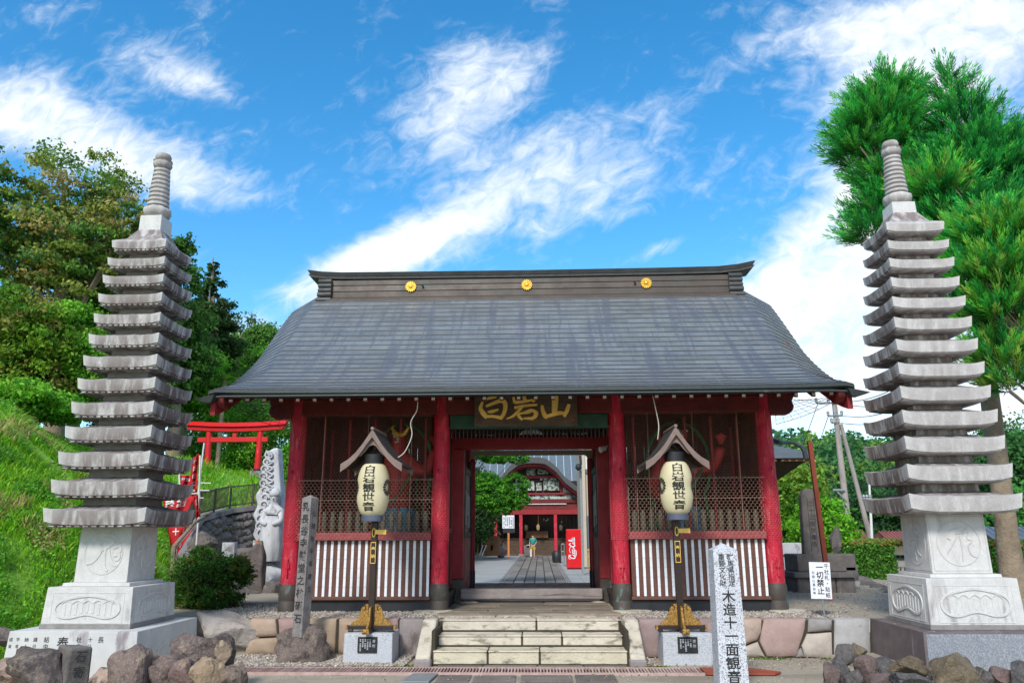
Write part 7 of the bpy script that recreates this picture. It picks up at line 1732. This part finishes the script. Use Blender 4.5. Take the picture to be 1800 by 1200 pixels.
for i, px in enumerate((924, 985)):
    m = MB(); p = at(px, 928, YH-.5); m.lathe([(.08, -.2), (.17, -.1), (.17, .15), (.08, .25)], 12, p); tag(obj('hanging_lantern', m, Mt['iron'], smooth=60, loc=tuple(p)), ['old hanging lantern at the left of the hall entrance', 'small hanging lantern at the right of the hall entrance'][i], 'lantern')
m = MB()
for (px, py) in ((956, 914), (960, 916), (963, 914), (987, 918)): p = at(px, py, YH+.2); m.lathe([(.02, 0), (.05, .05), (.02, .12)], 8, p)
tag(obj('altar_lights', m, Mt['white_wood'], loc=tuple(at(958, 915, YH+.2))), 'tiny pale fittings hanging in the dark hall front', 'fittings')
# big clipped pine inside the courtyard
Yc = 24.
tb = lambda px, py, rx, rz: bl(px, py, Yc, rx, rx, rz)
tree('garden_pine', 'dense clipped green tree inside the courtyard, seen in the left half of the gateway', (at(828, 1000, Yc).x-1.0, Yc, 0), at(840, 800, Yc), .07,
     [tb(868, 868, .58, .50), tb(855, 850, .5, .35), tb(892, 880, .40, .32), tb(905, 855, .42, .42), tb(910, 880, .36, .26), tb(912, 806, .32, .16), tb(870, 805, .5, .14), tb(835, 870, .5, .45), tb(845, 795, .6, .2), tb(880, 895, .4, .16)],
     52000, .028, [(.05, .21, .02), (.08, .29, .025), (.035, .14, .015), (.12, .38, .03)], 140, clump=.22, per=40, shell=.72, k=7, updir=.8)
p = at(700, 820, 30); rbush('dark tree mass behind the clipped tree, filling the left of the gateway', 800, 880, 46, 2.6, 2.6, [(.02, .06, .015), (.03, .08, .02)], 9000, .10, 141, 'tree', 'broadleaf_tree')
# vending machine
Yv = 34.5; x0, x1 = Xp(994.5, Yv), Xp(1021, Yv); zt_ = Z(930, Yv); V0 = thing('vending_machine', 'bright red drink vending machine with white script lettering in the courtyard', 'vending machine', ((x0+x1)/2, Yv, .04))
m = MB(); m.box(x0, x1, Yv+.003, Yv+.7, .10, zt_); vb = obj('cabinet', m, Mt['vend'], V0, bevel=.02)
m = MB(); m.box(x0+.03, x1-.03, Yv+.05, Yv+.65, .04, .10); obj('plinth', m, Mt['black'], V0)
m = MB(); cxv = (x0+x1)/2+.03; zc = (zt_+.1)/2+.08; sc_ = .17
# the white script runs upwards along the panel
def sv(u, v, w): return (cxv-(v*sc_*1.6), Yv-.004, zc+u*sc_*1.6)
def scr(P, w):
    Q = []; P3 = [Vector((a, b, 0)) for a, b in P]
    for i in range(len(P3)-1):
        p0, p1, p2, p3 = P3[max(i-1, 0)], P3[i], P3[i+1], P3[min(i+2, len(P3)-1)]
        for k in range(5): t = k/5; Q.append(.5*((2*p1)+(p2-p0)*t+(2*p0-5*p1+4*p2-p3)*t*t+(3*p1-p0-3*p2+p3)*t**3))
    Q.append(P3[-1]); m.strip([sv(q.x, q.y, 0) for q in Q], w, nrm=(0, -1, 0), th=.003)
def cap_c(o, tail):
    scr([(o+.52, .62), (o+.50, .80), (o+.36, .84), (o+.15, .62), (o+.05, .30), (o+.12, .04), (o+.30, .0), (o+.50, .16)], .040)
    scr([(o-.05, .72), (o+.02, .95), (o+.25, 1.02), (o+.5, .92), (o+.62, .98)] if tail else [(o+.1, .55), (o-.1, .75), (o-.5, .85), (o-.9, .70)], .022)
def low_o(o): scr([(o+.16, .42), (o+.02, .28), (o+.04, .04), (o+.18, .0), (o+.30, .16), (o+.28, .38), (o+.16, .42), (o+.36, .38)], .030)
def low_c(o): scr([(o+.28, .34), (o+.18, .42), (o+.04, .28), (o+.06, .04), (o+.18, .0), (o+.32, .12)], .030)
def low_a(o): scr([(o+.28, .38), (o+.14, .42), (o+.02, .22), (o+.08, .02), (o+.2, .06), (o+.30, .40), (o+.26, .06), (o+.40, .06)], .030)
def low_l(o): scr([(o+.0, .1), (o+.16, .5), (o+.22, .86), (o+.13, .92), (o+.06, .6), (o+.06, .08), (o+.14, .0), (o+.24, .08)], .030)
b0 = -1.85
cap_c(b0, True); scr([(b0+.30, .0), (b0+.5, -.16), (b0+.95, -.20), (b0+1.3, -.14)], .03)
low_o(b0+.52); low_c(b0+.86); low_a(b0+1.18); scr([(b0+1.58, .22), (b0+1.78, .24)], .05); cap_c(b0+1.80, False); low_o(b0+2.32); low_l(b0+2.66); low_a(b0+2.90)
obj('script_lettering', m, Mt['white'], vb)
# person
Yq = 51.; fx = at(937, 979, Yq).x; S_ = 1.0
foot = .05; Ht = Z(939.5, Yq)-foot; k = Ht/1.68
t = thing('person', 'person in a teal shirt and yellow shorts walking down the stone path towards the gate', 'person', (fx, Yq, foot))
g = lambda x, y, z: (fx+x*k, Yq+y*k, foot+z*k)
V_ = [g(0, 0, .92), g(0, 0, 1.15), g(0, 0, 1.38), g(0, -.01, 1.46), g(0, -.02, 1.55), g(0, -.01, 1.63), g(-.17, 0, 1.36), g(-.25, .02, 1.12), g(-.24, -.06, .90), g(-.24, -.09, .80), g(.17, 0, 1.36), g(.27, .02, 1.14), g(.22, -.14, 1.02), g(.16, -.2, .98),
      g(-.09, 0, .85), g(-.10, -.06, .48), g(-.10, .02, .08), g(-.10, -.12, .03), g(.09, 0, .85), g(.10, -.1, .48), g(.10, -.14, .08), g(.10, -.27, .03)]
E_ = [(0, 1), (1, 2), (2, 3), (3, 4), (4, 5), (2, 6), (6, 7), (7, 8), (8, 9), (2, 10), (10, 11), (11, 12), (12, 13), (0, 14), (14, 15), (15, 16), (16, 17), (0, 18), (18, 19), (19, 20), (20, 21)]
pb_ = skin('body', V_, E_, [r*k for r in (.14, .13, .14, .055, .085, .08, .06, .045, .035, .03, .06, .045, .035, .03, .085, .055, .04, .03, .085, .055, .04, .03)], Mt['skin'], t)
sh = skin('shirt', [g(0, 0, .90), g(0, 0, 1.15), g(0, 0, 1.38), g(-.18, 0, 1.37), g(-.25, .02, 1.15), g(.18, 0, 1.37), g(.26, .02, 1.15)], [(0, 1), (1, 2), (2, 3), (3, 4), (2, 5), (5, 6)], [r*k for r in (.19, .175, .16, .09, .085, .09, .085)], Mt['teal'], pb_)
so3 = skin('shorts', [g(0, 0, .86), g(-.10, -.02, .75), g(-.11, -.05, .50), g(.10, -.03, .75), g(.11, -.09, .50)], [(0, 1), (1, 2), (0, 3), (3, 4)], [r*k for r in (.165, .12, .11, .12, .11)], Mt['yellow'], pb_)
m = MB(); m.lathe([(.075*k, 0), (.095*k, .05*k), (.085*k, .10*k), (.04*k, .135*k), (.001, .14*k)], 16, g(0, .012, 1.575)); obj('hair', m, Mt['hair'], pb_, smooth=60)
m = MB()
for e in (-1, 1): m.lathe([(.001, -.01*k), (.010*k, 0), (.001, .01*k)], 8, g(e*.032, -.098, 1.575)); m.tube([g(e*.085, -.01, 1.58), g(e*.095, -.005, 1.55)], .014*k, 6)
m.tube([g(0, -.10, 1.565), g(0, -.122, 1.545), g(0, -.105, 1.535)], .012*k, 6); m.tube([g(-.025, -.10, 1.51), g(0, -.106, 1.507), g(.025, -.10, 1.51)], .006*k, 5)
obj('face', m, Mt['skin'], pb_, smooth=60)
m = MB()
for (hx_, hy_, hz_) in ((-.24, -.10, .80), (.15, -.21, .97)):
    for j in range(4): m.tube([g(hx_-.03+j*.02, hy_, hz_), g(hx_-.03+j*.021, hy_-.02, hz_-.05), g(hx_-.03+j*.02, hy_-.035, hz_-.085+.006*abs(j-1.5))], [.011*k, .010*k, .007*k], 6)
    m.tube([g(hx_+.03, hy_-.01, hz_+.02), g(hx_+.05, hy_-.03, hz_-.02)], [.012*k, .008*k], 6)
obj('fingers', m, Mt['skin'], pb_, smooth=60)
# small things in the courtyard
def cb_(name, lab, cat, boxes, Y, d=.3):
    "boxes: (px0,py0,px1,py1,material,part)"
    a = boxes[0]; t = thing(name, lab, cat, (at((a[0]+a[2])/2, a[3], Y).x, Y, .03))
    for (x0, y0, x1, y1, m_, part) in boxes:
        m = MB(); m.box(Xp(x0, Y), Xp(x1, Y), Y, Y+d, max(.03, Z(y1, Y)), Z(y0, Y)); obj(part, m, Mt[m_], t, bevel=.01)
    return t
t = cb_('wooden_shrine_box', 'small gabled wooden shrine box left of the orange post', 'shrine box', [(852, 941, 877, 976, 'shedwood', 'cabinet'), (862.5, 957, 866.5, 966, 'notice', 'paper')], 49, .9)
m = MB(); a, b, c = Xp(850, 48.9), Xp(864, 48.9), Xp(879, 48.9); m.prism([(a, Z(942, 48.9)), (b, Z(928, 48.9)), (c, Z(940, 48.9)), (c, Z(937, 48.9)), (b, Z(925, 48.9)), (a, Z(939, 48.9))], 48.8, 50.1, 'y'); obj('roof', m, Mt['shedwood'], t)
t = cb_('notice_board', 'white lettered notice board with a dark frame on an orange post', 'notice board', [(883, 905, 904, 928, 'sign', 'panel'), (884, 928, 905, 936, 'black', 'lower_panel'), (892, 936, 895.5, 978, 'orangepole', 'post')], 44, .12)
m = MB()
for k in range(6):
    x = Xp(902-k*3.2, 43.98)
    for j in range(8): z = Z(908+j*2.3, 43.98); m.box(x-.03, x+.02, 43.98, 43.99, z-.045, z-.01) if rnd.random() < .85 else None
obj('lettering', m, Mt['ink'], t)
t = cb_('ladder', 'pale ladder standing behind the little shrine box', 'ladder', [(853, 915, 854, 935, 'white_wood', 'rail'), (860, 913, 861, 935, 'white_wood', 'rail'), (854, 919, 860, 920, 'white_wood', 'rung'), (854, 925, 860, 926, 'white_wood', 'rung'), (854, 931, 860, 932, 'white_wood', 'rung')], 50.5, .05)
for i, (px, lab) in enumerate(((832, 'left bundle of upturned straw brooms in the courtyard'), (839, 'middle bundle of upturned straw brooms in the courtyard'), (846, 'right bundle of upturned straw brooms next to the shrine box'))):
    t = thing('straw_broom', lab, 'broom', (Xp(px, 47), 47, .03), 'straw brooms stood upside down'); m = MB(); a = at(px, 974, 47); b = at(px+1, 950, 47); m.tube([(a.x, 47, .03), b], .03, 6); obj('handle', m, Mt['bamboo'], t)
    m = MB()
    for k in range(26): an = rnd.uniform(-.5, .5); m.tube([b, b+Vector((math.sin(an)*.35, rnd.uniform(-.1, .1), .55+.1*math.cos(an*3)))], [.022, .012], 4)
    obj('bristles', m, Mt['straw'], t)
for i, (px, q) in enumerate(((843, 6), (847, 8))):
    m = MB(); m.tube([at(px, 976, 46), at(px+q, 957, 46)], .035, 6); tag(obj('leaning_stick', m, Mt['white_wood'], loc=tuple(at(px, 976, 46))), ['short pale stick leaning by the brooms', 'longer pale stick leaning on the shrine box'][i], 'stick')
rock('slanted_stone', 'slanting pinkish stone between the crimson post and the orange post', (Xp(881, 50), 50, .35), (.45, .35, .62), 150, 'rock', cat='stone', tint=(1.7, 1.4, 1.3), chip=.8)
t = cb_('stone_basin', 'dark stone water basin with a small white notice near the person', 'basin', [(920, 958, 932, 976, 'darkstone', 'block'), (925, 957, 931, 962, 'notice', 'notice')], 52, .8)
t = cb_('white_bollard', 'white square bollard just left of the person', 'bollard', [(931, 965, 934, 978, 'white_wood', 'body')], 50, .12)
t = cb_('barrier', 'grey metal rack standing left of the vending machine', 'rack', [(985, 955, 986, 988, 'steel', 'leg'), (990, 955, 991, 996, 'steel', 'leg'), (985, 955, 991, 957, 'steel', 'rail'), (985, 968, 991, 970, 'steel', 'rail')], 38, .4)
m = MB(); p = at(979, 978, 42); m.lathe([(.22, -.35), (.26, -.1), (.25, .2), (.15, .32)], 14, p); tag(obj('black_bin', m, Mt['black'], smooth=50, loc=tuple(p)), 'dark rounded bin left of the grey rack', 'bin')
# beige building
t = thing('beige_building', 'beige clad building edge behind the vending machine at the right of the gateway', 'building', (Xp(1040, 38), 38, 0))
xw = Xp(1026, 38)
m = MB(); m.box(xw, xw+4, 38, 44, .02, 9); bw = obj('wall', m, Mt['beige'], t)
m = MB(); m.box(Xp(1024.5, 37.9), Xp(1030, 37.9), 37.8, 37.99, .02, 7.5); obj('corner_post', m, Mt['beige'], t); m = MB(); m.box(Xp(1031, 37.9), Xp(1042, 37.9), 37.93, 37.99, Z(962, 37.9), Z(907, 37.9)); d = obj('doorway', m, Mt['bluegrey'], t)
m = MB(); m.box(xw-.05, xw+1.2, 37.9, 37.99, Z(831, 37.9), Z(826, 37.9)); obj('eave_band', m, Mt['bluegrey'], t); m = MB(); m.box(xw+.05, xw+1.2, 37.94, 37.99, Z(825, 37.9), Z(800, 37.9)); obj('window', m, Mt['white_wood'], t)
m = MB(); m.tube([at(1020, 800, 30), at(1021, 815, 30), at(1018, 822, 30)], .05, 6); m.lathe([(.05, -.1), (.13, 0), (.10, .12), (.03, .16)], 12, at(1017, 822, 30)); tag(obj('loudspeaker', m, Mt['black'], smooth=60, loc=tuple(at(1018, 815, 30))), 'dark loudspeaker hanging at the top right of the gateway view', 'loudspeaker')
m = MB(); m.box(Xp(1020, 30.4), Xp(1024, 30.4), 30.3, 30.5, .02, 4.8); tag(obj('drain_pipe_post', m, Mt['steel'], loc=(Xp(1022, 30.4), 30.4, .02)), 'thin pale post beside the loudspeaker at the right of the gateway', 'post')
t = thing('bamboo_fence', 'low bamboo fence panel at the right of the gateway', 'fence', (Xp(1038, 33), 33, .03))
m = MB()
for k in range(5): x = Xp(1032, 33)+k*.14; m.tube([(x, 33, .03), (x, 33, Z(966, 33))], .025, 8)
for py in (968, 980, 996): m.tube([(Xp(1031, 33), 32.96, Z(py, 33)), (Xp(1031, 33)+.75, 32.96, Z(py, 33))], .028, 8)
obj('poles', m, Mt['bamboo'], t, smooth=60)

# ---------------------------------------------------------------- tidy up
col.objects.unlink(_fo); bpy.data.objects.remove(_fo); bpy.data.curves.remove(_fc)
